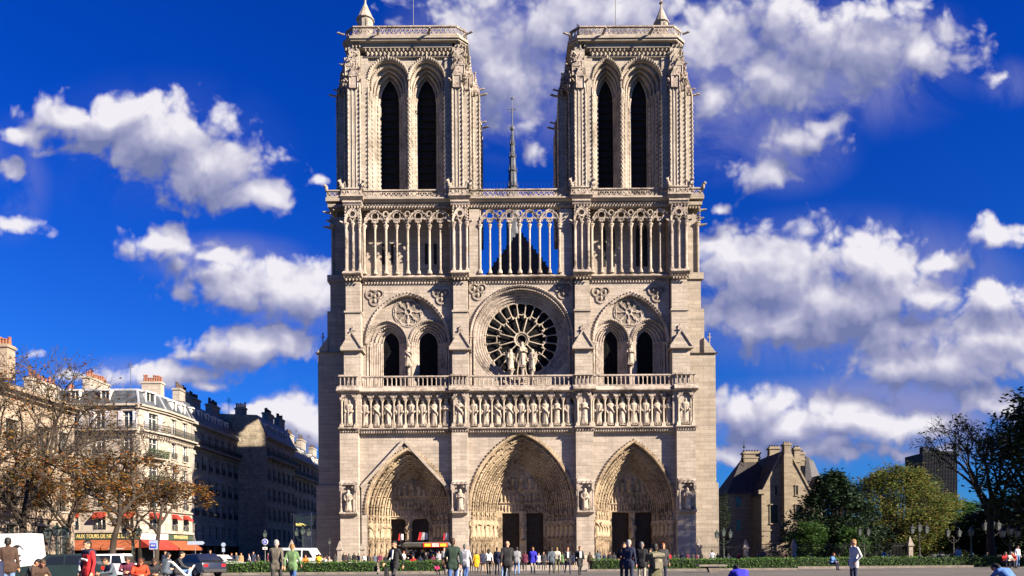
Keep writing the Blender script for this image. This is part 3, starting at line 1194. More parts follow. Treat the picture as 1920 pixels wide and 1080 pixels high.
    for (a, b) in ((d[0], d[1]), (d[2], d[3])):
        dm = MB()
        dm.box(a - .01, b + .01, yd, yd + .15, 0, p['door_top'])
        mid = (a + b) / 2
        dm.box(mid - .05, mid + .05, yd - .05, yd, 0, p['door_top'])
        for zz in (1.2, 2.6, 4.0, 5.3):
            for s in (-1, 1):
                dm.tube([(mid + s * 1.0, yd - .03, zz), (mid + s * .2, yd - .03, zz)], .05, 4)
                dm.tube([(mid + s * .9, yd - .03, zz), (mid + s * .6, yd - .03, zz + .45)], .035, 4)
                dm.tube([(mid + s * .9, yd - .03, zz), (mid + s * .6, yd - .03, zz - .45)], .035, 4)
        dm.build('door', M_wood, po)

# ---- niches with statues on the buttresses
for i, (a, b) in enumerate(BUT):
    nm = MB()
    xm = (a + b) / 2
    zb, zt = Z(958, F, 978), Z(907, F, 978)
    nm.cur = 0
    nm.box(a + .02, b - .02, F - .62, F - .002, zb - .22, zb)                       # ledge
    nm.frustum(a + .12, b - .12, F - .35, F - .002, zb - .45, a + .02, b - .02, F - .60, F - .002, zb - .22)
    for s in (-1, 1):
        column(nm, xm + s * .92, F - .42, zb, zt - .75, .085, 7)
        nm.box(xm + s * .92 - .16, xm + s * .92 + .16, F - .58, F - .002, zt - .75, zt - .02)
    nm.archwall(xm - .78, xm + .78, zt - .78, zt, F - .46, trefoil(xm, .62, zt - .75, zt - .12))
    nm.box(a + .02, b - .02, F - .58, F - .002, zt, zt + .22)
    nm.frustum(a + .02, b - .02, F - .56, F - .002, zt + .22, a + .1, b - .1, F - .05, F - .002, zt + .55)
    for k in range(4):
        nm.prism([(a + .1 + k * .5, zt - .05), (a + .5 + k * .5, zt - .05), (a + .3 + k * .5, zt + .3)], F - .66, F - .5)
    nm.box(xm - .80, xm + .80, F - .05, F - .004, zb, zt - .1)
    no = nm.build('niche', M_carve, cath)
    statue(2.55, 60 + i, crown=False).build('niche_statue', M_statue, no, smooth=True, loc=(xm + (.05 if i % 2 else -.05), F - .36, zb + .18))

# ---- string course and the gallery of kings
gk = MB()
segs = []
for i, (a, b) in enumerate(BUT):
    segs.append((a - .12, b + .12, F - .05))
for (a, b) in BAYS:
    segs.append((a + .12, b - .12, F + .45))
for (a, b, y) in segs:
    gk.box(a, b, y - .30, F + 4, Z_STR1 - .17, Z_STR1)
    gk.frustum(a + .05, b - .05, y + .12, F + 4, Z_STR0, a, b, y - .12, F + 4, Z_STR1 - .17)
    frieze(gk, a, b, y - .02, Z_STR0 + .16, .11, .30, 2, .22)
go_ = gk.build('string_course', M_carve, cath)

kg = MB()
kc = MB()
kings = []


def king_cell(x0, x1, y, first, last):
    xm = (x0 + x1) / 2
    kings.append((xm, y + .42))
    top = Z_GAL1
    kg.archwall(x0, x1, 20.30, top, y - .04, trefoil(xm, (x1 - x0) * .42, 20.35, top - .18))
    tr = trefoil(xm, (x1 - x0) * .42, 20.35, top - .18)
    kg.reveal(tr, y - .04, y + .35)
    kg.sweep(tr, [(.0, y - .10), (.07, y - .10), (.07, y), (0, y)])
    kg.box(x0, x1, y + .35, y + 1.25, 20.6, top)
    for xx in ([x0] if first else []) + [x1]:
        column(kc, xx, y + .12, Z_STR1 + .38, 20.45, .115, 8, .8, .5)
        kc.frustum(xx - .26, xx + .26, y - .14, y + .40, Z_STR1, xx - .2, xx + .2, y - .06, y + .34, Z_STR1 + .45)
        kg.box(xx - .20, xx + .20, y - .10, y + .4, 20.42, 20.72)


for i, (a, b) in enumerate(BUT):
    king_cell(a + .25, b - .25, F - .02, True, True)
    kg.box(a, b, F + 1.2, F + 3.5, Z_STR1, 21.5)
for (a, b), n in zip(BAYS, (8, 9, 7)):
    st = (b - a - .1) / n
    for k in range(n):
        king_cell(a + .05 + k * st, a + .05 + (k + 1) * st, F + .46, k == 0, True)
    kg.box(a, b, F + 1.72, F + 3.5, Z_STR1, 21.5)
kgo = kg.build('kings_gallery', M_carve, cath)
build_split(kc, 'gallery_columns', M_statue, kgo, (-18.73, -7.27, -5.33, 7.93, 10.07, 20.27))
kst = [statue(3.22, 200 + s, crown=True) for s in range(8)]
kme = []
for s in range(8):
    o = kst[s].build('king_statue', M_statue, kgo, smooth=True)
    kme.append(o.data)
    o.location = (*kings[s], Z_STR1 + .34)
for j in range(8, len(kings)):
    o = bpy.data.objects.new('king_statue', kme[(j * 5 + 3) % 8])
    COL.objects.link(o)
    o.parent = kgo
    o.location = (*kings[j], Z_STR1 + .34)
    o.rotation_euler = (0, 0, rng(j).uniform(-.25, .25))

# ---- ledge and balustrade above the kings
bl = MB()
bs = MB()
for i, (a, b) in enumerate(BUT):
    cornice(bl, a - .30, b + .30, F - .10, F + 3.5, Z_GAL1, 21.55, .42, .5)
    frieze(bl, a - .2, b + .2, F - .22, Z_GAL1 + .05, .08, .26, 1)
    segs2 = (a - .05, b + .05, F + .05)
    bs.box(segs2[0], segs2[1], F - .08, F + .22, Z_BAL0 - .06, Z_BAL0 + .08)
    bs.box(segs2[0] - .05, segs2[1] + .05, F - .14, F + .26, Z_BAL1 - .16, Z_BAL1 + .04)
    n = 5
    for k in range(n):
        xx = a + .1 + k * (b - a - .2) / (n - 1)
        column(bs, xx, F + .06, Z_BAL0, Z_BAL1 - .12, .075, 7, .6, .3)
    for s in (a, b):
        bs.box(s - .08, s + .08, F + .26, F + .9, Z_BAL1 - .16, Z_BAL1 + .04)
for (a, b) in BAYS:
    cornice(bl, a + .3, b - .3, F + .37, F + 3.5, Z_GAL1 - .02, 21.5, .42, .52)
    frieze(bl, a + .3, b - .3, F + .23, Z_GAL1 + .03, .08, .26, 1)
    bs.box(a, b, F + .39, F + .67, Z_BAL0 - .08, Z_BAL0 + .05)
    bs.box(a, b, F + .33, F + .73, Z_BAL1 - .18, Z_BAL1 + .0)
    n = int((b - a) / .535)
    for k in range(n):
        xx = a + (k + .5) * (b - a) / n
        column(bs, xx, F + .52, Z_BAL0, Z_BAL1 - .14, .075, 7, .6, .3)
    for k in range(n - 1):                                      # little arches between the balusters
        xx = a + (k + 1) * (b - a) / n
        hw = (b - a) / n / 2
        bs.archwall(xx - hw, xx + hw, Z_BAL1 - .42, Z_BAL1 - .17, F + .43, parch(xx, hw * .72, Z_BAL1 - .40, Z_BAL1 - .20, 3))
build_split(bl, 'gallery_ledge', M_carve, cath, (-6.3, 9))
build_split(bs, 'balustrade', M_carve, cath, (-18.73, -7.27, -5.33, 7.93, 10.07, 20.27))
# ------------------------------------------------------------------ rose storey
CXR = X(978, 632, P2)
CZR = Z(632, P2, 978)
RG = 70.5 * P2 / FPX                # glass radius
RS = MB()
# centre bay: wall with a round opening, hood arch springing beside it
a, b = BUU[1][1], BUU[2][0]
ro = RG + 1.55
zspr = CZR
top = circ(CXR, CZR, ro, 36, PI, 0)
RS.archwall(a, b, CZR, Z_C1 + .3, P2, top)
bot = circ(CXR, CZR, ro, 36, PI, 2 * PI)
for (p, q) in zip(bot[:-1], bot[1:]):
    RS.quad((p[0], P2, p[1]), (q[0], P2, q[1]), (q[0], P2, Z_STR1), (p[0], P2, Z_STR1))
RS.quad((a, P2, Z_STR1), (bot[0][0], P2, Z_STR1), (bot[0][0], P2, CZR), (a, P2, CZR))
RS.quad((bot[-1][0], P2, Z_STR1), (b, P2, Z_STR1), (b, P2, CZR), (bot[-1][0], P2, CZR))
RS.build('west_wall', M_stone, cath)

RO = MB()
for k in range(5):                                           # stepped, rolled mouldings round the rose
    r0, r1 = ro - k * .31, ro - (k + 1) * .31
    y0 = P2 + k * .22
    RO.sweep(circ(CXR, CZR, r0, 64), [(0.0, y0), (0.0, y0 + .22), (.31, y0 + .22), (.31, y0 + .22 + .02)] if False else [(0, y0 - .001), (-.0, y0 + .24), (.30, y0 + .24), (.31, y0 + .20), (.06, y0 + .20)], closed=True)
    rr = .07
    RO.sweep(circ(CXR, CZR, r0 - .08, 64), [(rr * math.cos(2 * PI * j / 6), y0 + .03 + rr * math.sin(2 * PI * j / 6)) for j in range(6)], closed=True)
hr = (b - a) / 2 - .15
hood = circ(CXR, CZR, hr, 48, PI, 0)
RO.sweep(hood, [(-.16, P2), (-.16, P2 - .22), (.02, P2 - .30), (.14, P2 - .18), (.14, P2)])
RO.sweep(circ(CXR, CZR, hr - .42, 48, PI, 0), [(-.07, P2), (-.07, P2 - .14), (.07, P2 - .14), (.07, P2)])
for i in range(1, 60):
    an = PI * i / 60
    RO.knob(CXR + hr * math.cos(an), P2 - .34, CZR + hr * math.sin(an), .11)
    RO.knob(CXR + (hr - .42) * math.cos(an + .02), P2 - .18, CZR + (hr - .42) * math.sin(an + .02), .07)
    RO.knob(CXR + (ro - .3) * math.cos(an + .02), P2 + .02, CZR + (ro - .3) * math.sin(an + .02), .07)
for s in (-1, 1):
    for k, dx in enumerate((.0, .42)):
        column(RO, CXR + s * (hr - dx), P2 - .16, Z_STR1 + 5, CZR + .05, .13, 8)
rose = RO.build('rose_window', M_carve, cath)

TR = MB()
yt = P2 + 1.15


def hexs(r, y):
    return [(r * math.cos(2 * PI * j / 6), y + r * math.sin(2 * PI * j / 6)) for j in range(6)]


rc, rm = RG * .185, RG * .575
TR.sweep(circ(CXR, CZR, RG - .06, 72), hexs(.11, yt), closed=True)
TR.sweep(circ(CXR, CZR, rc, 24), hexs(.12, yt - .05), closed=True)
TR.sweep(circ(CXR, CZR, rc * .72, 16), hexs(.06, yt), closed=True)


def pol(r, an):
    return (CXR + r * math.cos(an), CZR + r * math.sin(an))


def spoke(r0, r1, an, wd):
    p, q = pol(r0, an), pol(r1, an)
    TR.tube([(p[0], yt - .08, p[1]), (q[0], yt - .08, q[1])], wd, 6)
    TR.knob(q[0], yt - .1, q[1], wd * 2.0)
    e = pol(r0 + .12, an)
    TR.knob(e[0], yt - .1, e[1], wd * 1.8)


for n, r0, r1, wd in ((12, rc, rm, .078), (24, rm, RG * .93, .068)):
    off = PI / n if n == 12 else PI / n
    for i in range(n):
        an = 2 * PI * i / n + off
        spoke(r0, r1, an, wd)
        # cusped head of each light
        am = an + PI / n
        chord = r1 * math.sin(PI / n)
        c = pol(r1 * math.cos(PI / n) * .985, am)
        hd = []
        for j in range(11):
            t = PI * j / 10
            rr = chord * (1 + .13 * math.cos(6 * t))
            lx, lz = -math.cos(t) * rr, math.sin(t) * rr * .85
            hd.append((c[0] + lx * -math.sin(am) + lz * math.cos(am), c[1] + lx * math.cos(am) + lz * math.sin(am)))
        TR.sweep(hd, hexs(wd * .95, yt - .04))
        if n == 24:
            o = pol(RG * .985, an)
            TR.knob(o[0], yt, o[1], .2)
TR.build('tracery', M_statue, rose)
gl = MB()
gl.prism(circ(CXR, CZR, RG + .05, 48), P2 + 1.42, P2 + 1.46)
gl.build('glass', M_glass, rose)

# statues of the Virgin and two angels before the rose
for (px, py0, py1, h, sd, wg) in ((958, 696, 653, 0, 301, True), (979.5, 690, 641, 0, 302, False), (997, 696, 653, 0, 303, True)):
    yy = F + 1.25
    zb = Z(py0, yy, px) + .2
    zt = Z(py1, yy, px)
    o = statue((zt - zb) * .98, sd, crown=not wg, wings=wg, child=not wg).build('rose_statue', M_statue, cath, smooth=True, loc=(X(px, 660, yy), yy, zb))
    o.rotation_euler = (0, 0, .5 if px < 970 else (-.5 if px > 990 else 0))
    pd = MB()
    pd.lathe(0, 0, [(.32, zb - 1.9 - zb), (.24, -1.5), (.22, -.5), (.38, -.15), (.38, -.05)], 8)
    pd.build('pedestal', M_carve, o)

# ---- side bays: blind arch, twin lancets, rosette, trefoils
SIDE = [
    dict(a=BUU[0][1], b=BUU[1][0], arch=(X(686, 640, P2), X(844, 640, P2)), apex=Z(549, P2, 764), zs=Z(644, P2, 764), lan=((X(717.5, 650, P2 + 1.6), X(750, 650, P2 + 1.6)), (X(785, 650, P2 + 1.6), X(822, 650, P2 + 1.6))), ros=(X(765, 585, P2 + .5), Z(585, P2 + .5, 765)), tre=((X(703, 555, P2), Z(556, P2, 703)), (X(828, 552, P2), Z(553, P2, 828)))),
    dict(a=BUU[2][1], b=BUU[3][0], arch=(X(1111, 640, P2), X(1254, 640, P2)), apex=Z(548, P2, 1180), zs=Z(642, P2, 1180), lan=((X(1130, 650, P2 + 1.6), X(1159, 650, P2 + 1.6)), (X(1193, 650, P2 + 1.6), X(1225, 650, P2 + 1.6))), ros=(X(1178.5, 585, P2 + .5), Z(585, P2 + .5, 1178)), tre=((X(1127, 551, P2), Z(551, P2, 1127)), (X(1232, 549, P2), Z(549, P2, 1232)))),
]
for sd in SIDE:
    a, b = sd['a'], sd['b']
    xc, hw = (sd['arch'][0] + sd['arch'][1]) / 2, (sd['arch'][1] - sd['arch'][0]) / 2
    big = parch(xc, hw, sd['zs'], sd['apex'] - .35, 14, Z_STR1)
    W = MB()
    W.archwall(a, b, Z_STR1, Z_C1 + .3, P2, big)
    W.reveal(big, P2, P2 + .55)
    yb = P2 + .55
    # back of the blind arch with the two lancet openings
    xs = (sd['lan'][0][0] + sd['lan'][0][1]) / 2, (sd['lan'][1][0] + sd['lan'][1][1]) / 2
    lw = (sd['lan'][0][1] - sd['lan'][0][0]) / 2
    hwl = hw * .455
    zl, zla = Z(648, yb, xc), Z(609, yb, xc)
    xcs = (xc - hw * .505, xc + hw * .505)
    zopen = Z(628, P2 + 1.6, xc)
    W.archwall(xc - hw, xc, Z_STR1, sd['apex'] + .5, yb, parch(xcs[0], hwl, zl, zla, 9, Z_STR1))
    W.archwall(xc, xc + hw, Z_STR1, sd['apex'] + .5, yb, parch(xcs[1], hwl, zl, zla, 9, Z_STR1))
    W.build('west_wall', M_stone, cath)
    D = MB()
    for x_, (o0, o1) in zip(xcs, sd['lan']):
        n = 4
        lw = (o1 - o0) / 2
        xo = (o0 + o1) / 2
        for k in range(n):
            t0, t1 = k / n, (k + 1) / n
            c0 = parch(x_ + (xo - x_) * t0, hwl + (lw - hwl) * t0, zl, zla + (zopen - zla) * t0, 9, Z_STR1)
            c1 = parch(x_ + (xo - x_) * t1, hwl + (lw - hwl) * t1, zl, zla + (zopen - zla) * t1, 9, Z_STR1)
            y0, y1 = yb + 1.05 * t0, yb + 1.05 * t1
            D.reveal(c0, y0, y1)
            D.ring(c0, c1, y1)
            D.sweep(c1, hexs(.09, y1 - .02))
            for s in (0, -1):
                xx = (c0[s][0] + c1[s][0]) / 2
                column(D, xx, y1 - .16, Z_STR1 + 4.2, zl + .05, .10, 7, .9, .8)
            if k == 1:
                for q in c1[2:-2]:
                    D.knob(q[0], y1 - .1, q[1], .12)
        hd = parch(x_, hwl + .08, zl, zla + .12, 14)
        D.sweep(hd, [(-.05, yb), (-.05, yb - .14), (.13, yb - .14), (.13, yb)])
        for q in hd[1:-1]:
            D.knob(q[0], yb - .16, q[1], .085)
    # hood of the great blind arch
    hd = parch(xc, hw + .02, sd['zs'], sd['apex'], 20)
    D.sweep(hd, [(-.32, P2 + .02), (-.32, P2 - .12), (-.05, P2 - .22), (.08, P2 - .18), (.08, P2 + .02)])
    for q in hd[1:-1]:
        D.knob(q[0], P2 - .24, q[1], .12)
    for q in parch(xc, hw - .26, sd['zs'], sd['apex'] - .3, 22)[1:-1]:
        D.knob(q[0], P2 - .12, q[1], .075)
    for s in (-1, 1):
        column(D, xc + s * (hw - .16), P2 + .1, Z_STR1 + 4.2, sd['zs'] + .05, .14, 8)
        column(D, xc + s * (hw - .48), P2 + .35, Z_STR1 + 4.2, sd['zs'] + .05, .12, 8)
    wf = D.build('twin_window', M_carve, cath)
    ym = F + 1.75
    column_mb = MB()
    column(column_mb, xc, yb - .15, Z_STR1 + 4.2, Z(655, yb, xc), .16, 8)
    column_mb.lathe(xc, yb - .35, [(.10, Z(653, yb)), (.34, Z(650, yb)), (.36, Z(647, yb)), (.15, Z(642, yb)), (.03, Z(636, yb))], 8)
    column_mb.build('canopy', M_carve, wf)
    zb = Z(693, yb, xc)
    statue(Z(656, yb, xc) - zb, 320 + int(xc), crown=False).build('window_statue', M_statue, wf, smooth=True, loc=(xc, yb - .45, zb))
    for (o0, o1) in sd['lan']:
        g = MB()
        lw = (o1 - o0) / 2
        xo = (o0 + o1) / 2
        g.prism(parch(xo, lw + .02, zl, zopen + .02, 9, Z_STR1), yb + 1.12, yb + 1.16)
        for i in range(-1, 2):
            g.box(xo + i * lw * .5 - .02, xo + i * lw * .5 + .02, yb + 1.07, yb + 1.10, Z_STR1, zl + .4)
        for i in range(7):
            g.box(o0, o1, yb + 1.05, yb + 1.068, 22.4 + i * .8, 22.44 + i * .8)
        g.build('glass', M_glass, wf)
    # rosette
    R = MB()
    rx, rz = sd['ros']
    rr = 27 * P2 / FPX
    y = yb
    for i in range(8):
        an = 2 * PI * i / 8
        cx_, cz_ = rx + rr * .64 * math.cos(an + PI / 8), rz + rr * .64 * math.sin(an + PI / 8)
        lobe = circ(cx_, cz_, rr * .31, 14, an + PI / 8 - 2.2, an + PI / 8 + 2.2)
        R.sweep(lobe, hexs(.085, y - .06))
        p, q = (rx + rr * .2 * math.cos(an), rz + rr * .2 * math.sin(an)), (rx + rr * .9 * math.cos(an), rz + rr * .9 * math.sin(an))
        R.tube([(p[0], y - .08, p[1]), (q[0], y - .08, q[1])], .075, 6)
        R.knob(q[0], y - .08, q[1], .16)
    R.sweep(circ(rx, rz, rr * .2, 16), hexs(.09, y - .1), closed=True)
    R.sweep(circ(rx, rz, rr * 1.02, 32), hexs(.08, y - .03), closed=True)
    ro_ = R.build('rosette', M_carve, cath)
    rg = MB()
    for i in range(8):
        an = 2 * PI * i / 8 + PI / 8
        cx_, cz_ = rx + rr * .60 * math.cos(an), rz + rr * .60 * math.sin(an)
        rg.prism(circ(cx_, cz_, rr * .24, 12), y - .012, y - .004)  # flat dark discs paint in the shade of hollowed lobes
    rg.build('rosette_shade', plain('hollow_shade', (0.13, 0.11, 0.09), 0.95, .3, 2), ro_)
TREF = SIDE[0]['tre'] + SIDE[1]['tre'] + ((X(896, 544, P2), Z(545, P2, 896)), (X(1056, 543, P2), Z(543, P2, 1056)))
T = MB()
TH = MB()
for (tx, tz) in TREF:
    for an in (PI / 2 + PI, PI / 6, 5 * PI / 6):
        cx_, cz_ = tx + .55 * math.cos(an), tz + .55 * math.sin(an)
        T.sweep(circ(cx_, cz_, .58, 16, an - 2.05, an + 2.05), [(-.10, P2 + .01), (-.10, P2 - .14), (.10, P2 - .14), (.10, P2 + .01)])
        T.knob(cx_, P2 - .05, cz_, .26, .3)
        TH.prism(circ(cx_, cz_, .50, 12), P2 - .012, P2 - .004)  # dark disc on the wall paints the shade of a hollow
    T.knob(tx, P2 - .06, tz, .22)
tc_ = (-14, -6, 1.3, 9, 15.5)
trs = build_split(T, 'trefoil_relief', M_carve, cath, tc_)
for o_, h_ in zip(trs, build_split(TH, 'trefoil_shade', MATS['hollow_shade'], cath, tc_)):
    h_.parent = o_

# ---- cornice below the open arcade
cn = MB()
for (a, b) in BUU:
    cornice(cn, a - .1, b + .1, F + .62, F + 4.5, Z_C0 + .55, Z_C1 + .05, .55, .38)
    frieze(cn, a - .05, b + .05, F + .50, Z_C0 + .12, .15, .36, 2, .30)
for (a, b) in zip([q[1] for q in BUU[:-1]], [q[0] for q in BUU[1:]]):
    cornice(cn, a + .1, b - .1, P2, F + 4.5, Z_C0 + .50, Z_C1 - .02, .55, .36)
    frieze(cn, a + .1, b - .1, P2 - .12, Z_C0 + .10, .15, .36, 2, .30)
build_split(cn, 'cornice', M_carve, cath, (-6.3, 9))
# ------------------------------------------------------------------ open arcade
ZA0 = 36.40                          # foot of the columns
YA = F + 1.75                        # plane of the columns
zcap = Z(421, YA)
zbig = Z(394, YA)
ztop = Z(390, YA)
yw = F + 4.6                         # wall behind, in the tower bays
ar = MB()                            # tracery
ac = MB()                            # columns
AB = [(X(683, 450, YA), X(846, 450, YA), 4), (X(900, 450, YA), X(1049, 450, YA), 4), (X(1110, 450, YA), X(1256, 450, YA), 4)]


def arcade(x0, x1, n, y, zc, zb, rcol, mb, cb, ends=True):
    st = (x1 - x0) / n
    for k in range(n):
        a = x0 + k * st
        m, b = a + st / 2, a + st
        h = zb - zc
        mb.sweep(parch(m, st / 2, zc + .05, zb, 9), [(-.10, y - .16), (.08, y - .20), (.08, y + .16), (-.10, y + .16)])
        for q in (a + st / 4, m + st / 4):
            t = trefoil(q, st / 4 * .96, zc - .05, zc + h * .45)
            mb.sweep(t, [(-.06, y - .10), (.09, y - .10), (.09, y + .10), (-.06, y + .10)])
            mb.archwall(q - st / 4, q + st / 4, zc - .05, zc + h * .46, y - .04, t)
        # spandrel filled down to a roundel
        rr = h * .25
        cz = zc + h * .62
        mb.sweep(circ(m, cz, rr, 14), [(-.06, y - .12), (.06, y - .12), (.06, y + .12), (-.06, y + .12)], closed=True)
        for i in range(6):
            an = 2 * PI * i / 6
            mb.knob(m + rr * .9 * math.cos(an), y - .06, cz + rr * .9 * math.sin(an), .075)
        for s in (-1, 1):
            mb.prism([(m + s * st * .40, zc + h * .30), (m + s * st * .20, zc + h * .42), (m + s * st * .26, zc + h * .62)], y - .08, y + .08)
            for i in range(5):
                t = (i + .6) / 5
                p = parch(m, st / 2, zc + .05, zb, 9)[int(t * 8)]
                mb.knob(p[0] if s < 0 else 2 * m - p[0], y - .24, p[1] + .06, .10)
        cols = [(m, rcol * .80), (b, rcol)] if (k < n - 1 or ends) else [(m, rcol * .8)]
        if k == 0 and ends:
            cols.append((a, rcol))
        for (xx, r) in cols:
            column(cb, xx, y, ZA0, zc, r, 8, 1.2, 1.1)
        # roundel between two big arches
        if k < n - 1:
            mb.sweep(circ(b, zb - h * .22, h * .17, 12), [(-.07, y - .10), (.07, y - .10), (.07, y + .10), (-.07, y + .10)], closed=True)
            mb.prism([(b - .12, zc), (b + .12, zc), (b + .2, zc + h * .45), (b - .2, zc + h * .45)], y - .12, y + .12)


for (x0, x1, n) in AB:
    arcade(x0, x1, n, YA, zcap, zbig, .165, ar, ac)
for o_, h_ in zip(build_split(ar, 'arcade_tracery', M_carve, cath, (-6.3, 9)), build_split(ac, 'arcade_columns', M_statue, cath, (-6.3, 9))):
    h_.parent = o_

up = MB()
# piers: the buttresses carried up, faced with shafts and small gables
bays_u = list(zip([q[1] for q in BUU[:-1]], [q[0] for q in BUU[1:]]))
pc = MB()
for i, (a, b) in enumerate(BUU):
    y = F + 1.05
    up.box(a + .15, b - .15, y + .25, yw + 1.0, Z_C1, 45.0)
    for xx, r in ((a + .18, .17), ((a + b) / 2, .13), (b - .18, .17)):
        column(pc, xx, y + .05, ZA0 - .05, Z(416, y), r, 8, 1.2, 1.1)
    zc = Z(416, y)
    zb = Z(388, y)
    m = (a + b) / 2
    pc.sweep(parch(m, (b - a) / 2 - .1, zc, zb, 8), [(-.14, y - .12), (.10, y - .16), (.10, y + .3), (-.14, y + .3)])
    for s in (-1, 1):
        q = m + s * (b - a) / 4
        pc.sweep(trefoil(q, (b - a) / 4 * .85, zc, zc + (zb - zc) * .45), [(-.07, y - .08), (.08, y - .08), (.08, y + .3), (-.07, y + .3)])
        for t in range(5):
            pc.knob(m + s * ((b - a) / 2 - .05 - t * .02), y - .1, zc + .2 + t * .38, .16)
        pc.tube([(m + s * (b - a) * .5, y + .2, zc + .05), (m + s * ((b - a) * .5 + .55), y - .25, zc + .12)], [.18, .09], 6)
    pc.sweep(circ(m, zc + (zb - zc) * .60, .42, 14), [(-.09, y - .12), (.09, y - .12), (.09, y + .3), (-.09, y + .3)], closed=True)
    cornice(pc, a - .15, b + .15, y, yw, Z(384, y), Z(376, y), .35)
    frieze(pc, a - .1, b + .1, y - .12, Z(387, y), .14, .34, 1)
    cornice(pc, a - .35, b + .35, y - .1, yw, Z(374, y), Z(367, y), .55)
# tower bays: wall behind the arcade with dark slits; centre bay stays open to the sky
for k, (a, b) in enumerate(bays_u):
    if k == 1:
        up.box(a + .1, AB[1][0] - .05, YA - .05, yw + .5, Z_C1, 44.4)
        up.box(AB[1][1] + .05, b - .1, YA - .05, yw + .5, Z_C1, 44.4)
    else:
        up.box(a - .1, b + .1, yw, yw + 1.0, Z_C1, 45)
    zc0 = Z(390, YA)
    up.box(a, b, YA - .12, YA + .5, zc0, Z(377, YA))
    cornice(up, a + .1, b - .1, YA - .15, YA + 1.5 if k == 1 else yw + 1, Z(380, YA), Z(374, YA), .62, .12)
up.build('arcade_wall', M_stone, cath)
build_split(pc, 'pier_shafts', M_carve, cath, (-13, 1.3, 15))
fz = MB()
for (a, b) in bays_u:
    frieze(fz, a + .1, b - .1, YA - .2, Z(387.5, YA), .14, .36, 2, .24)
build_split(fz, 'leaf_frieze', M_carve, cath, (-6.3, 9))
# dark slits in the tower wall
sl_ = MB()
for (pa, pb) in ((716, 721.5), (733, 738), (796.5, 802.5), (813, 819)):
    sl_.box(X(pa, 470, yw), X(pb, 470, yw), yw - .02, yw + .1, Z(496, yw, 760), Z(457, yw, 760))
for (pa, pb) in ((1126, 1136), (1144, 1153), (1192, 1200), (1205, 1214)):
    sl_.prism(parch(X((pa + pb) / 2, 460, yw), (X(pb, 460, yw) - X(pa, 460, yw)) / 2, Z(440, yw, 1160), Z(420, yw, 1160), 5, Z(500, yw, 1160)), yw - .02, yw + .1)
build_split(sl_, 'slit_window', M_void, cath, tuple(X(q, 470, yw) for q in (727, 760, 808, 960, 1140, 1172, 1202.5)))

# ---- pierced parapet along the top of the arcade
pp = MB()


def parapet(mb, x0, x1, y, z0, z1, step=.62):
    mb.box(x0, x1, y - .10, y + .14, z0 - .02, z0 + .12)
    mb.box(x0 - .03, x1 + .03, y - .16, y + .18, z1 - .16, z1)
    n = max(1, int((x1 - x0) / step))
    for k in range(n):
        a, b = x0 + k * (x1 - x0) / n, x0 + (k + 1) * (x1 - x0) / n
        mb.bar((a, y, z0 + .1), (b, y, z1 - .12), .10)
        mb.bar((a, y, z1 - .12), (b, y, z0 + .1), .10)
        mb.knob((a + b) / 2, y - .03, (z0 + z1) / 2, .12)
        mb.bar((a, y, z0), (a, y, z1), .07)


def parapet_y(mb, x, y0, y1, z0, z1, step=.62):
    mb.box(x - .12, x + .12, y0, y1, z0 - .02, z0 + .12)
    mb.box(x - .17, x + .17, y0, y1, z1 - .16, z1)
    n = max(1, int((y1 - y0) / step))
    for k in range(n):
        a, b = y0 + k * (y1 - y0) / n, y0 + (k + 1) * (y1 - y0) / n
        mb.bar((x, a, z0 + .1), (x, b, z1 - .12), .10)
        mb.bar((x, a, z1 - .12), (x, b, z0 + .1), .10)


zp0, zp1 = Z(372, YA), Z(358, YA)
for (a, b) in bays_u:
    parapet(pp, a + .2, b - .2, YA - .45, zp0, zp1)
zq0, zq1 = Z(366, F + .7), Z(351, F + .7)
for (a, b) in BUU:
    parapet(pp, a - .25, b + .25, F + .62, zq0, zq1)
    parapet_y(pp, a - .25, F + .7, F + 3.0, zq0, zq1)
    parapet_y(pp, b + .25, F + .7, F + 3.0, zq0, zq1)
build_split(pp, 'parapet', M_carve, cath, (-18.1, -7.45, -4.85, 7.6, 10.2, 19.55))
# chimeras crouching on the corners of the parapet
for i, (a, b) in enumerate(BUU):
    for s, xx in ((-1, a - .25), (1, b + .25)):
        c = MB()
        c.ball((0, .1, .30), .30, 8, 6, .8, 1.1, 1.0)
        c.ball((0, -.25, .72), .20, 8, 6, .9, 1.2, 1.0)
        c.tube([(0, -.1, .35), (0, -.22, .65)], [.22, .15], 6)
        c.tube([(0, -.4, .70), (0, -.58, .66)], [.12, .06], 6)
        for q in (-1, 1):
            c.tube([(q * .2, .1, .35), (q * .34, .28, .8), (q * .30, .45, .25)], [.10, .08, .03], 5)
            c.tube([(q * .14, -.2, .35), (q * .16, -.34, .0)], [.09, .07], 5)
            c.knob(q * .13, -.2, .93, .07, .12)
        o = c.build('chimera', M_carve, cath, loc=(xx, F + .62, zq1))
        o.rotation_euler = (0, 0, s * .7)

# ---- lateral buttress masses either side of the west front
lat = MB()


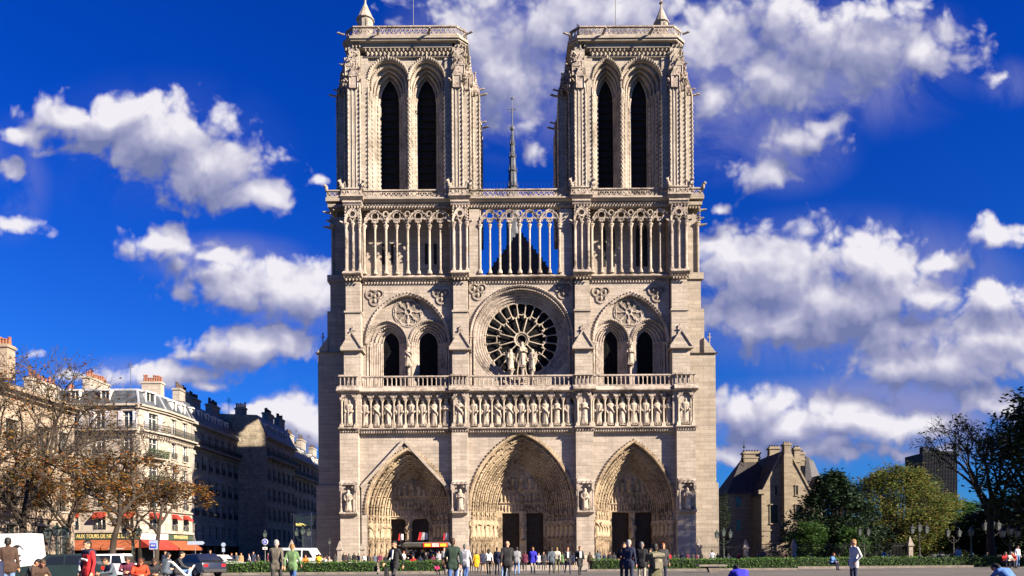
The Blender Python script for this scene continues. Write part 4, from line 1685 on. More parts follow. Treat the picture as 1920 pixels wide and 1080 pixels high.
def lateral(sgn, xin, x_lo, x_hi, x_up, zs1):
    y0 = F + 3.2

    def bx(xa, xb, ya, yb, za, zb):
        lat.box(min(xa, xb), max(xa, xb), ya, yb, za, zb)
    xl = X(x_lo, 900, y0)
    xm = X(x_hi, 600, y0)
    xu = X(x_up, 450, y0)
    bx(xin, xl + sgn * .22, y0 - .25, y0 + 9, 0, Z(908, y0))
    bx(xin, xl, y0, y0 + 9, Z(908, y0), zs1)
    bx(xin, xm, y0 + .2, y0 + 9, zs1, Z(580, y0))
    bx(xin, xm - sgn * .35, y0 + .4, y0 + 9, Z(580, y0), Z(524, y0))
    bx(xin, xu, y0 + .6, y0 + 9, Z(524, y0), 44.5)
    # set-offs
    lat.frustum(min(xin, xl + sgn * .3), max(xin, xl + sgn * .3), y0 - .3, y0 + 9, zs1, min(xin, xm + sgn * .02), max(xin, xm + sgn * .02), y0 + .18, y0 + 9, zs1 + .9 * 0 + .02)
    lat.prism([(xl + sgn * .2, zs1 - .1), (xm - sgn * .1, zs1 - .1), (xm - sgn * .1, zs1 + 2.0)], y0 - .1, y0 + 3)
    q = (xl + xm) / 2
    lat.tube([(q, y0 + .3, zs1 + 1.2), (q, y0 + .3, zs1 + 2.4)], [.08, .08], 5)
    lat.knob(q, y0 + .3, zs1 + 2.5, .16)
    lat.box(q - .25, q + .25, y0 + .25, y0 + .35, zs1 + 2.05, zs1 + 2.15)
    for (za, zb, pr) in ((Z(524, y0), Z(512, y0), .45), (Z(384, y0), Z(378, y0), .35), (Z(374, y0), Z(367, y0), .55)):
        x2 = xu + sgn * pr
        bx(xin, x2, y0 + .6 - pr, y0 + 9 + pr, za, zb)
    frieze(lat, min(xin, xu), max(xin, xu), y0 + .4, Z(522, y0), .15, .36, 2, .3)
    frieze(lat, min(xin, xu), max(xin, xu), y0 + .4, Z(388, y0), .15, .36, 2, .26)
    # shafted blind arch on the arcade level
    x2 = xu - sgn * .2
    column(lat, x2, y0 + .45, ZA0, Z(416, y0), .17, 8)
    column(lat, (xin + sgn * .1), y0 + .45, ZA0, Z(416, y0), .17, 8)
    for k in range(7):
        lat.knob(x2 + sgn * .25, y0 + .5, Z(416, y0) + k * .35, .17)
    for k, zz in enumerate((Z(420, y0), Z(392, y0), Z(408, y0))):
        lat.tube([(xu, y0 + .8, zz), (xu + sgn * (1.0 if k != 2 else .6), y0 + .5, zz + .05)], [.22, .10], 6)
    parapet(lat, min(xin, xu + sgn * .4), max(xin, xu + sgn * .4), y0 + .2, Z(366, y0), Z(353, y0))
    parapet_y(lat, xu + sgn * .4, y0 + .2, y0 + 8, Z(366, y0), Z(353, y0))
    lat.ball((xu + sgn * .45, y0 + .1, Z(350, y0)), .28, 7, 5, .8, 1, 1.5)
    lat.ball((xu + sgn * .62, y0 - .05, Z(346, y0)), .2, 6, 5)


lateral(-1, -20.0, 597.5, 613, 619, Z(662, F + 3.2, 600))
lateral(1, 21.5, 1343, 1321, 1313, Z(662, F + 3.2, 1340))
build_split(lat, 'lateral_buttress', M_side, cath, (0,))

# ---- nave roof and the fleche seen between the towers
nr = MB()
y0 = F + 13.2
zr = Z(433, y0)
xr = X(974, 440, y0)
sl2 = 72.0 / 56.0
nr.add([(xr - 8.5, y0, zr - 8.5 * sl2), (xr + 8.5, y0, zr - 8.5 * sl2), (xr, y0, zr), (xr - 8.5, y0 + 70, zr - 8.5 * sl2), (xr + 8.5, y0 + 70, zr - 8.5 * sl2), (xr, y0 + 70, zr)],
       [(0, 1, 2), (3, 5, 4), (0, 2, 5, 3), (1, 4, 5, 2)])
nr.box(xr - 8.5, xr + 8.5, y0 + .01, y0 + 70, 20, zr - 8.5 * sl2)
nr.build('nave_roof', M_lead, cath)
cr = MB()
for s in (-1, 1):
    for k in range(9):
        t = k / 9
        cr.knob(xr + s * 8.0 * t * .5, y0 - .05, zr - 8.0 * t * .5 * sl2 + .1, .16, .25)
cr.bar((xr, y0, zr), (xr, y0, zr + 1.0), .12)
cr.knob(xr, y0, zr + 1.1, .3, .4)
cr.build('roof_cresting', M_lead, cath)

fl = MB()
yf = F + 65.0
fx = X(961, 300, yf)


def fz_(y):
    return Z(y, yf, 961)


fl.lathe(fx, yf, [(1.6, 40), (1.45, fz_(372)), (.85, fz_(352)), (.80, fz_(330)), (.52, fz_(290)), (.30, fz_(262)), (.22, fz_(250)), (.20, fz_(246)), (.48, fz_(243)), (.48, fz_(239)), (.14, fz_(236)), (.12, fz_(205)), (.05, fz_(200))], 8)
for k in range(26):
    zz = fz_(352) + (fz_(250) - fz_(352)) * k / 26
    rr = .95 - .72 * k / 26
    for j in range(8):
        a = 2 * PI * (j + .5) / 8
        fl.knob(fx + rr * math.cos(a), yf + rr * math.sin(a), zz, .13, .22)
for zz, r in ((fz_(352), 1.0), (fz_(322), .85), (fz_(296), .68), (fz_(272), .5)):
    fl.lathe(fx, yf, [(r * .8, zz - .3), (r * 1.15, zz), (r * .8, zz + .3)], 8)
    for j in range(8):
        a = 2 * PI * j / 8
        fl.tube([(fx + r * 1.1 * math.cos(a), yf + r * 1.1 * math.sin(a), zz), (fx + r * 1.05 * math.cos(a), yf + r * 1.05 * math.sin(a), zz + 1.1)], [.10, .02], 4)
fl.tube([(fx, yf, fz_(206)), (fx, yf, fz_(186))], .06, 5)
fl.box(fx - .75, fx + .75, yf - .05, yf + .05, fz_(205) - .06, fz_(205) + .06)
fl.box(fx - .45, fx + .45, yf - .05, yf + .05, fz_(210) - .05, fz_(210) + .05)
for s in (-1, 1):
    fl.knob(fx + s * .78, yf, fz_(205), .16)
fl.ball((fx, yf, fz_(186) + .15), .28, 7, 5, 1.3, .5, .8)
fl.tube([(fx + .2, yf, fz_(186) + .2), (fx + .45, yf, fz_(186) + .6)], [.2, .05], 5)
fl.build('fleche', M_fleche, cath)
# ------------------------------------------------------------------ the two towers
T = F + 2.6


def pinnacle(mb, x, y, z, w, h, crock=True):
    """gabled niche with a crocketed spirelet"""
    mb.box(x - w, x + w, y - w, y + w, z - h * .55, z)
    for s in (-1, 1):
        mb.tube([(x + s * w, y - w, z - h * .55), (x + s * w, y - w, z)], w * .22, 5)
    mb.prism([(x - w * 1.25, z - .05), (x + w * 1.25, z - .05), (x, z + w * 2.6)], y - w * 1.15, y + w)
    mb.lathe(x, y, [(w * .95, z), (w * .55, z + h * .40), (w * .18, z + h * .9), (.03, z + h)], 6)
    mb.knob(x, y, z + h, w * .42, w * .5)
    if crock:
        for t in (.1, .3, .5, .7):
            r = w * (1.05 - t * .9)
            for sx, sy in ((-1, -1), (1, -1), (-1, 1), (1, 1)):
                mb.knob(x + sx * r * .7, y + sy * r * .7, z + h * t, w * .24)
        for t in (.25, .6, .95):
            for s in (-1, 1):
                mb.knob(x + s * w * 1.25 * (1 - t), y - w * 1.15, z + w * 2.6 * t, w * .22)


def gargoyle(mb, x, y, z, dx, dy, l=1.1, r=.16):
    mb.tube([(x, y, z), (x + dx * l * .5, y + dy * l * .5, z + .03), (x + dx * l * .8, y + dy * l * .8, z + .10), (x + dx * l, y + dy * l, z + .04)], [r, r * .85, r * .95, r * .45], 6)


def crockets(mb, x, y, z0, z1, r=.12, step=.56):
    r *= 1.45
    n = int((z1 - z0) / step)
    for i in range(n):
        mb.knob(x, y, z0 + (i + .5) * step, r, r * 1.2)


def tower(bL, bR, o1, o2, outer, cxp, turret, rail):
    root = MB()
    z0 = 44.6
    zi, za, zh = Z(166, T, cxp), Z(146, T + 2.5, cxp), Z(103, T, cxp)
    zf0, zf1 = Z(99, T, cxp), Z(80, T, cxp)
    zc0, zc1 = Z(79, T, cxp), Z(71, T, cxp)
    zpar0, zpar1 = Z(63, T, cxp), Z(48, T, cxp)
    xp = lambda px: X(px, 250, T)
    L0, L1, R0, R1 = xp(bL[0]), xp(bL[1]), xp(bR[0]), xp(bR[1])
    XO0, XO1 = X(outer[0], 250, T + 2.4), X(outer[1], 250, T + 2.4)
    zbt = Z(152, T, cxp)
    zsh = Z(145, T, cxp)
    # corner buttresses facing west
    for (a, b) in ((L0, L1), (R0, R1)):
        root.box(a, b, T, T + 3.5, z0, zbt)
        root.box(a + .05, b - .05, T + .15, T + 3.5, zbt, zf1)
    root.box(L1, L1 + .95, T + .55, T + 3.5, z0, zf0)
    root.box(R0 - .95, R0, T + .55, T + 3.5, z0, zf0)
    # body: side walls and rear
    yb = T + 13.0
    root.box(L0 - .25, L0 + 1.6, T + 1.2, yb, z0, zc0)
    root.box(R1 - 1.6, R1 + .25, T + 1.2, yb, z0, zc0)
    root.box(L0, R1, yb - 1.2, yb - .001, z0, zc0 - .01)
    # buttresses facing north and south, front and rear
    for (ya, yc, e) in ((T + 2.4, T + 4.8, 0), (T + 9.6, T + 12.0, 0)):
        root.box(XO0, L0 + .5, ya, yc, z0, zbt - .3)
        root.box(R1 - .5, XO1, ya, yc, z0, zbt - .3)
    root.box(L0 - .62, L0 + .5, T + .95, T + 6, z0, zbt - .15)
    root.box(R1 - .5, R1 + .95, T + .95, T + 6, z0, zbt - .15)
    # belfry bay: wall above, two deep stepped arches
    a, b = L1 + .95, R0 - .95
    xm = (xp(o1[1]) + xp(o2[0])) / 2
    opens = [(X(o[0], 250, T + 2.6), X(o[1], 250, T + 2.6)) for o in (o1, o2)]
    yw_ = T + .75
    hoods = [((a + xm) / 2, (xm - a) / 2 - .06), ((b + xm) / 2, (b - xm) / 2 - .06)]
    for (hx, hw), (q0, q1) in zip(hoods, ((a, xm), (xm, b))):
        root.archwall(q0, q1, z0, zc0, yw_, parch(hx, hw, zsh, zh - .3, 12, z0))
    root.box(a, b, yw_ + .02, yw_ + 1.0, zh + .1, zc0)
    obj = root.build('tower', M_tower, cath)
    D = MB()
    for (hx, hw), (q0, q1) in zip(hoods, opens):
        n = 4
        xo, lw = (q0 + q1) / 2, (q1 - q0) / 2
        for k in range(n):
            t0, t1 = k / n, (k + 1) / n
            c0 = parch(hx + (xo - hx) * t0, hw + (lw - hw) * t0, zsh + (zi - zsh) * t0, (zh - .3) + (za - zh + .3) * t0, 12, z0)
            c1 = parch(hx + (xo - hx) * t1, hw + (lw - hw) * t1, zsh + (zi - zsh) * t1, (zh - .3) + (za - zh + .3) * t1, 12, z0)
            y0, y1 = yw_ + 2.1 * t0, yw_ + 2.1 * t1
            D.reveal(c0, y0, y1)
            D.ring(c0, c1, y1)
            D.sweep(c1, hexs(.10, y1 - .03))
            for s in (0, -1):
                xx = (c0[s][0] + c1[s][0]) / 2
                column(D, xx, y1 - .34, z0, zi + .12, .13, 7, 1.6, .8)
                if k in (0, 1, 3):
                    crockets(D, c0[s][0] + (.06 if s == 0 else -.06), y0 - .10, z0 + .8, zi - .5, .15)
            if k in (0, 2):
                m = parch(hx + (xo - hx) * t1, hw + (lw - hw) * t1 + .12, zsh + (zi - zsh) * t1, (zh - .3) + (za - zh + .3) * t1 + .12, 13)
                for q in m:
                    D.knob(q[0], y1 - .10, q[1], .14)
        hd = parch(hx, hw + .06, zsh + .1, zh, 12)
        D.sweep(hd, [(-.16, yw_), (-.16, yw_ - .18), (.10, yw_ - .26), (.18, yw_ - .10), (.18, yw_)])
        for q in hd[1:-1]:
            D.knob(q[0], yw_ - .26, q[1] + .05, .19)
        D.knob(hx, yw_ - .25, zh + .15, .30, .42)
        # impost band of capitals
        for s in (-1, 1):
            for k in range(n):
                t = (k + .5) / n
                D.knob(hx + (xo - hx) * t + s * (hw + (lw - hw) * t), yw_ + 2.1 * (k + 1) / n - .30, zi - .1, .26, .36)
    # central pier shaft, full height, with crockets
    D.tube([(xm, yw_ - .08, z0), (xm, yw_ - .08, zi)], .16, 7)
    crockets(D, xm, yw_ - .22, z0 + 1, zi - .5, .13)
    D.knob(xm, yw_ - .12, zi + .05, .34, .5)
    # nook shafts and rows of crockets up the buttresses
    for xx, yy in ((L0, T), (L1, T), (R0, T), (R1, T), (L1 + .95, T + .55), (R0 - .95, T + .55), (R1 + .95, T + .95), (L0 - .62, T + .95), (XO1, T + 2.4), (XO0, T + 2.4), (XO0, T + 9.6), (XO1, T + 9.6), (XO0, T + 12), (XO1, T + 12), (XO1 - .8, T + 2.4), (L0 - .9, T + 2.4)):
        D.tube([(xx, yy, z0), (xx, yy, zbt - .4)], .10, 6)
        crockets(D, xx, yy - .06, z0 + 1, zbt - .8, .135)
    for (p, q) in ((L0, L1), (R0, R1)):
        for i in (1, 2):
            xx = p + (q - p) * i / 3
            D.tube([(xx, T - .02, z0), (xx, T - .02, zbt - .4)], .07, 6)
    D.build('belfry_arch', M_washed, obj)
    dk = MB()
    for (q0, q1) in opens:
        dk.box(q0 - .3, q1 + .3, T + 3.3, T + 3.5, z0, za)  # near-black sheet behind the boards stands in for the unlit interior
        for k in range(18):
            zz = z0 + .6 + k * (za - z0) / 19
            dk.box(q0 - .1, q1 + .1, T + 3.0, T + 3.28, zz, zz + .06)
    build_split(dk, 'louvre', M_void, obj, (xm,))
    spk = MB()
    for (q0, q1) in opens:
        for k in range(9):
            xx = q0 + (k + .5) * (q1 - q0) / 9
            spk.tube([(xx, T + 2.3, z0), (xx, T + 2.3, 46.8), (xx - .12, T + 2.2, 47.4)], .022, 4)
    build_split(spk, 'iron_spikes', plain('grey_iron', (.12, .12, .12), .6, .2, 3), obj, (xm,))
    # clustered pinnacles where the buttresses end
    P, PR = MB(), MB()
    for (p, q, yy, zz) in ((L0, L1, T - .05, 0), (R0, R1, T - .05, 0)):
        m = (p + q) / 2
        pinnacle(P, m, yy + .30, zbt + .55, .50, 2.7)
        pinnacle(P, m - .62, yy + .75, zbt - .1, .30, 1.9)
        pinnacle(P, m + .62, yy + .75, zbt - .1, .30, 1.9)
        for s in (-1, 1):
            gargoyle(P, m + s * .6, yy + .2, zbt - .1, s * .5, -.85, .9, .14)
    for (sx, base) in ((-1, L0), (1, R1)):
        ex = XO0 if sx < 0 else XO1
        for yy in (T + 3.0, T + 10.4):
            Q = P if yy < T + 6 else PR
            pinnacle(Q, ex - sx * .55, yy, zbt + .35, .48, 2.5)
            pinnacle(Q, ex - sx * 1.3, yy - .3, zbt + .9, .42, 2.6)
            gargoyle(Q, ex, yy - .4, zbt - .3, sx * .95, -.2, 1.1, .17)
            gargoyle(Q, ex - sx * .2, yy + .4, zbt + .9, sx * .95, -.2, .9, .14)
            for k in range(6):
                Q.knob(ex - sx * (.1 + .2 * k), yy - .65, zbt - .25 + .35 * (k % 2), .2)
        pinnacle(P, base + sx * .45, T + 1.2, zbt + .8, .42, 2.6)
        pinnacle(P, base - sx * .1, T + .3, zbt + 1.9, .40, 2.2)
        pinnacle(P, base + sx * .9, T + 2.0, zbt + 1.8, .38, 2.4)
        gargoyle(P, base + sx * .4, T + .9, zbt + 2.4, sx * .8, -.6, .9, .13)
        for k in range(8):
            P.knob(base - sx * .1 + sx * .15 * k, T + .6 + .2 * k, zbt - .1 + .3 * (k % 3), .2)
    rr_ = rng(int(cxp))                                        # leafwork and little beasts crowding the corners
    for (p, q, sx) in ((L0, L1, -1), (R0, R1, 1)):
        for i in range(120):
            t = rr_.random()
            zz = zbt - .6 + t * (zf1 - zbt + .2)
            xx = (p + q) / 2 + rr_.uniform(-1.1, 1.1) * (1.15 - .45 * t) + sx * .35
            P.knob(xx, T + .1 + rr_.uniform(-.30, .25) + .35 * t, zz, rr_.uniform(.09, .21), rr_.uniform(.10, .26))
        for i in range(70):
            t = rr_.random()
            zz = zbt - .5 + t * (zf1 - zbt - 1.2)
            b = p if sx < 0 else q
            P.knob(b + sx * (rr_.uniform(.1, 1.5) * (1.1 - .7 * t)), T + .7 + rr_.uniform(0, 1.6), zz, rr_.uniform(.10, .22), rr_.uniform(.12, .28))
        for k in range(4):
            gargoyle(P, (p + q) / 2 + rr_.uniform(-.8, .8), T + .1, zbt + .4 + k * 1.0, sx * rr_.uniform(.2, .7), -.8, .7, .12)
        for k, (dx, dz, w_) in enumerate(((-.45, 1.7, .27), (.45, 1.7, .27), (0, 2.6, .30))):
            pinnacle(P, (p + q) / 2 + dx, T + .35, zbt + dz, w_, 1.5)
    build_split(P, 'pinnacle_cluster', M_carve, obj, ((L0 + R1) / 2,))
    build_split(PR, 'pinnacle_cluster', M_carve, obj, ((L0 + R1) / 2,))
    # frieze, cornice and pierced parapet, brought out over chamfered corners
    top = MB()
    zs1 = zc0
    c = 1.1

    def octo(x0, x1, y0, y1, c):
        return [(x0 + c, y0), (x1 - c, y0), (x1, y0 + c), (x1, y1 - c), (x1 - c, y1), (x0 + c, y1), (x0, y1 - c), (x0, y0 + c)]
    W0, W1 = L0 - .40, R1 + .40
    top.vprism(octo(W0 + .2, W1 - .2, T + .15, yb - .2, c), zf1 - .5, zs1)
    top.vprism(octo(W0 - .25, W1 + .25, T - .35, yb + .3, c), zs1, zs1 + .22)
    top.vprism(octo(W0 - .38, W1 + .38, T - .5, yb + .4, c), zs1 + .22, zc1)
    n = 8
    A, B = octo(W0 - .33, W1 + .33, T - .45, yb + .35, c), octo(W0 + .15, W1 - .15, T + .05, yb - .1, c)
    top.add([(x, y, zc1) for x, y in A] + [(x, y, zpar0 - .1) for x, y in B], [(i, (i + 1) % n, n + (i + 1) % n, n + i) for i in range(n)] + [tuple(range(n, 2 * n))])
    frieze(top, a - .4, b + .4, yw_ - .36, zf0 + .16, .24, .52, 2, .50)
    top.box(a - .5, b + .5, yw_ - .30, yw_ + .1, zf0 - .22, zf0 - .05)
    top.box(a - .5, b + .5, yw_ - .45, yw_ + .1, zf0 + .95, zf0 + 1.08)
    for (p, q) in ((W0 + .2, L1 + .1), (R0 - .1, W1 - .2)):
        frieze(top, p + .5, q, T + .05, zf1 - .35, .15, .40, 2, .32)
    to = top.build('tower_cornice', M_tower, obj)
    pr = MB()
    parapet(pr, W0 + c, W1 - c, T + .12, zpar0 - .1, zpar1, .56)
    for (p, q) in (((W0, T + c), (W0 + c, T + .12)), ((W1 - c, T + .12), (W1, T + c))):
        for zz in (zpar0, zpar1 - .1):
            pr.bar((p[0], p[1], zz), (q[0], q[1], zz), .24)
        for i in range(3):
            u0, u1 = i / 3, (i + 1) / 3
            e0 = (p[0] + (q[0] - p[0]) * u0, p[1] + (q[1] - p[1]) * u0)
            e1 = (p[0] + (q[0] - p[0]) * u1, p[1] + (q[1] - p[1]) * u1)
            pr.bar((*e0, zpar0), (*e1, zpar1 - .1), .09)
            pr.bar((*e1, zpar0), (*e0, zpar1 - .1), .09)
    parapet_y(pr, W0 + .05, T + c, yb - c, zpar0 - .1, zpar1, .56)
    parapet_y(pr, W1 - .05, T + c, yb - c, zpar0 - .1, zpar1, .56)
    pr.box(W0 + .9, W1 - .9, yb - .6, yb - .4, zpar0 - .2, zpar1)
    pr.vprism(octo(W0 + .3, W1 - .3, T + .3, yb - .3, c), zpar0 - .35, zpar0 - .12)
    pr.build('tower_parapet', M_carve, obj)
    gg = MB()
    for t in (.28, .70):
        gargoyle(gg, W0 + (W1 - W0) * t, T - .3, zc1 + .25, .25, -.95, 1.2, .18)
    gargoyle(gg, W0 - .1, T + .6, zpar0 + .3, -.9, -.3, 1.0, .15)
    gargoyle(gg, W1 + .1, T + .6, zpar0 + .3, .9, -.3, 1.0, .15)
    build_split(gg, 'gargoyle', M_carve, obj, (W0 + .3, (W0 + W1) / 2, W1 - .3))
    # stair turret with a conical stone cap
    tp, ty0, ty1, tw = turret
    ytu = T + 3.2
    tx = X(tp, 40, ytu)
    r = tw * ytu / FPX
    tm = MB()
    zt0, zt1, zt2 = zpar0 - .3, Z(ty0, ytu, tp), Z(ty1, ytu, tp)
    tm.lathe(tx, ytu, [(r * .92, zt0), (r * .92, zt1 - .1), (r * 1.1, zt1), (r * 1.1, zt1 + .14), (r * 1.0, zt1 + .2), (r * .12, zt2 - .1), (r * .10, zt2 + .3), (r * .32, zt2 + .5), (r * .10, zt2 + .75), (.03, zt2 + 1.1)], 12)
    tm.box(tx - .12 + r * .35, tx + .12 + r * .35, ytu - r * .96, ytu - r * .5, zt0 + .3, zt1 - .25)
    tm.build('stair_turret', M_tower, obj)
    if rail:
        rm = MB()
        zz = zpar1
        xs = [W0 + .9 + i * (R0 - W0 - 1.2) / 22 for i in range(23)]
        for i, xx in enumerate(xs):
            rm.tube([(xx, T + 1.6, zz - .9), (xx, T + 1.6, zz + 1.0)], .03, 4)
        for h in (.35, .98):
            rm.tube([(xs[0], T + 1.6, zz + h), (xs[-1], T + 1.6, zz + h)], .03, 4)
        rm.tube([(xs[0], T + 1.6, zz - .9), (xs[0], T + 1.6, zz + 1.4)], .05, 4)
        rm.tube([(xs[0], T + 1.6, zz + 1.3), (xs[0] + 1.8, T + 1.6, zz + .1)], .06, 4)
        rm.tube([(xs[-1] + .2, T + 1.6, zz + 1.2), (xs[-1] - 1.8, T + 1.6, zz - .1)], .06, 4)
        rm.build('terrace_railing', M_iron, obj)
    am = MB()
    xa = X(1154 if rail else 775, 30, T + 6)
    am.tube([(xa, T + 6, zpar0 - .3), (xa, T + 6, zpar1 + 9)], [.06, .04], 5)
    am.build('lightning_rod', M_iron, obj)
    return obj


tower((653, 675), (848, 867), (713, 749.5), (782, 819), (632, 899), 765, (685, 40, 5, 15.5), False)
tower((1078, 1098), (1257, 1275), (1121, 1151), (1183, 1214), (1047, 1298), 1168, (1240, 46, 13, 13.5), True)

# thin net of wires above the terrace between the towers
nw = MB()
for i in range(20):
    xx = X(905 + i * 6.9, 350, F + 3.5)
    nw.tube([(xx, F + 3.5, 45), (xx, F + 3.5, Z(341, F + 3.5))], .014, 3)
nw.tube([(X(903, 342, F + 3.5), F + 3.5, Z(341, F + 3.5)), (X(1038, 342, F + 3.5), F + 3.5, Z(341, F + 3.5))], .014, 3)
nw.build('safety_wires', M_iron, cath)
# ------------------------------------------------------------------ houses on the north side
M_cream = ashlar('cream_facade', (0.325, 0.285, 0.24), (0.27, 0.237, 0.20), (0.19, 0.165, 0.14), bw=1.4, bh=.55, stain=.45, bump=.25)
M_hotel = ashlar('hospital_facade', (0.27, 0.215, 0.165), (0.225, 0.18, 0.135), (0.15, 0.12, 0.09), bw=1.2, bh=.5, stain=.35, bump=.25)
M_grey = ashlar('sooty_facade', (0.27, 0.245, 0.22), (0.22, 0.20, 0.18), (0.14, 0.125, 0.115), bw=1.2, bh=.5, stain=.5, bump=.25)
M_rubble = ashlar('rubble_wall', (0.33, 0.285, 0.21), (0.20, 0.17, 0.13), (0.2, 0.18, 0.14), bw=.45, bh=.28, stain=.5, bump=.8)
M_slate = plain('slate', (0.045, 0.052, 0.062), 0.5, .5, 1.2, bump=.3, spec=.4)
M_zinc = plain('zinc', (0.26, 0.27, 0.30), 0.45, .25, .8, spec=.5)
M_pot = plain('terracotta', (0.18, 0.07, 0.042), 0.85, .3, 4)
M_pane = glass_dark('window_pane', (0.02, 0.027, 0.03), .1)
M_white = plain('white_paint', (0.55, 0.53, 0.52), 0.6, .12, 3)
M_shut = plain('shutter_paint', (0.44, 0.42, 0.45), 0.7, .15, 3)
M_ironb = plain('balcony_iron', (0.018, 0.02, 0.022), .5, .2, 6)
M_red = plain('red_awning', (0.21, 0.022, 0.014), .85, .3, 2)
M_orange = plain('orange_awning', (0.20, 0.055, 0.022), .85, .25, 2)
M_sign = plain('signboard', (0.035, 0.05, 0.035), .5, .3, 2)
M_gold = plain('gilt_letters', (0.55, 0.42, 0.16), .5, .1, 2)
M_shop = plain('shop_dark', (0.02, 0.016, 0.013), .5, .5, 1.5)


class Face:
    """flat wall in its own u (along), v (up), w (out) frame"""

    def __init__(s, p0, p1):
        s.p0 = p0
        dx, dy = p1[0] - p0[0], p1[1] - p0[1]
        s.L = math.hypot(dx, dy)
        s.d = (dx / s.L, dy / s.L)
        s.n = (s.d[1], -s.d[0])

    def P(s, u, v, w=0.0):
        return (s.p0[0] + s.d[0] * u + s.n[0] * w, s.p0[1] + s.d[1] * u + s.n[1] * w, v)

    def quad(s, mb, u0, u1, v0, v1, w=0.0):
        mb.quad(s.P(u0, v0, w), s.P(u1, v0, w), s.P(u1, v1, w), s.P(u0, v1, w))

    def box(s, mb, u0, u1, v0, v1, w0, w1):
        a = [s.P(u, v, w) for w in (w1, w0) for v in (v0, v1) for u in (u0, u1)]
        mb.add(a, [(0, 1, 3, 2), (4, 6, 7, 5), (0, 4, 5, 1), (2, 3, 7, 6), (0, 2, 6, 4), (1, 5, 7, 3)])

    def wall(s, mb, v0, v1, wins, rv=.22, u0=0.0, u1=None):
        u1 = s.L if u1 is None else u1
        us = sorted({u0, u1, *[q for w in wins for q in w[:2]]})
        vs = sorted({v0, v1, *[q for w in wins for q in w[2:4]]})
        us = [q for q in us if u0 <= q <= u1]
        vs = [q for q in vs if v0 <= q <= v1]
        for a, b in zip(us[:-1], us[1:]):
            for c, d in zip(vs[:-1], vs[1:]):
                m, k = (a + b) / 2, (c + d) / 2
                if any(w[0] < m < w[1] and w[2] < k < w[3] for w in wins):
                    continue
                s.quad(mb, a, b, c, d)
        for (a, b, c, d) in [w[:4] for w in wins]:
            mb.quad(s.P(a, c), s.P(a, d), s.P(a, d, -rv), s.P(a, c, -rv))
            mb.quad(s.P(b, c), s.P(b, d), s.P(b, d, -rv), s.P(b, c, -rv))
            mb.quad(s.P(a, c), s.P(b, c), s.P(b, c, -rv), s.P(a, c, -rv))
            mb.quad(s.P(a, d), s.P(b, d), s.P(b, d, -rv), s.P(a, d, -rv))

    def window(s, parent, a, b, c, d, rv=.22, shutters=False, rail=False, trim=True, frame=None, blind=0):
        f = MB()
        t = .07
        for (u0, u1, v0, v1) in ((a, a + t, c, d), (b - t, b, c, d), (a + t, b - t, c, c + t), (a + t, b - t, d - t, d), ((a + b) / 2 - t * .6, (a + b) / 2 + t * .6, c + t, d - t), (a + t, (a + b) / 2 - t * .6, c + (d - c) * .68, c + (d - c) * .68 + .05), ((a + b) / 2 + t * .6, b - t, c + (d - c) * .68, c + (d - c) * .68 + .05)):
            s.box(f, u0, u1, v0, v1, -rv, -rv + .06)
        o = f.build('window', frame or M_white, parent)
        g = MB()
        s.box(g, a, b, c, d, -rv - .05, -rv - .01)
        g.build('pane', M_pane, o)
        if trim:
            q = MB()
            s.box(q, a - .14, a - .002, c, d, 0.003, .06)
            s.box(q, b + .002, b + .14, c, d, 0.003, .06)
            s.box(q, a - .22, b + .22, d + .002, d + .20, .003, .14)
            s.box(q, a - .18, b + .18, c - .16, c - .002, .003, .14)
            q.build('surround', parent.get('trim_mat') and MATS[parent['trim_mat']] or M_cream, o)
        if shutters:
            q = MB()
            wd = (b - a) * .46
            for (u0, u1) in ((a - wd - .05, a - .05), (b + .05, b + wd + .05)):
                s.box(q, u0, u1, c, d, .065, .11)
                n = 12
                for i in range(n):
                    vv = c + .1 + (d - c - .2) * i / n
                    s.box(q, u0 + .06, u1 - .06, vv, vv + .05, .112, .13)
            build_split_uv(q, s, 'shutter', M_shut, o, (a + b) / 2)
        if rail:
            q = MB()
            railing(q, s, a - .12, b + .12, c, c + .85, .16)
            q.build('window_rail', M_ironb, o)
        return o


def build_split_uv(mb, face, name, mat, parent, umid):
    """two leaves of a pair, each its own mesh"""
    parts = [MB(), MB()]
    for f in mb.f:
        c = [sum(mb.v[i][k] for i in f) / len(f) for k in range(3)]
        u = (c[0] - face.p0[0]) * face.d[0] + (c[1] - face.p0[1]) * face.d[1]
        parts[int(u > umid)].add([mb.v[i] for i in f], [tuple(range(len(f)))])
    for p in parts:
        if p.f:
            p.build(name, mat, parent)


def railing(q, s, u0, u1, v0, v1, w, step=.14):
    for vv in (v0 + .08, v1 - .03):
        s.box(q, u0, u1, vv, vv + .05, w - .025, w + .025)
    n = max(2, int((u1 - u0) / step))
    for i in range(n + 1):
        u = u0 + (u1 - u0) * i / n
        s.box(q, u - .015, u + .015, v0, v1, w - .015, w + .015)
    for i in range(n // 2):                                   # scrolls
        u = u0 + (u1 - u0) * (i + .5) / (n // 2)
        for an in range(6):
            a0, a1 = an * PI / 3, (an + 1) * PI / 3
            r = .13
            q.bar(s.P(u + r * math.cos(a0), (v0 + v1) / 2 + r * 1.6 * math.sin(a0), w), s.P(u + r * math.cos(a1), (v0 + v1) / 2 + r * 1.6 * math.sin(a1), w), .028)


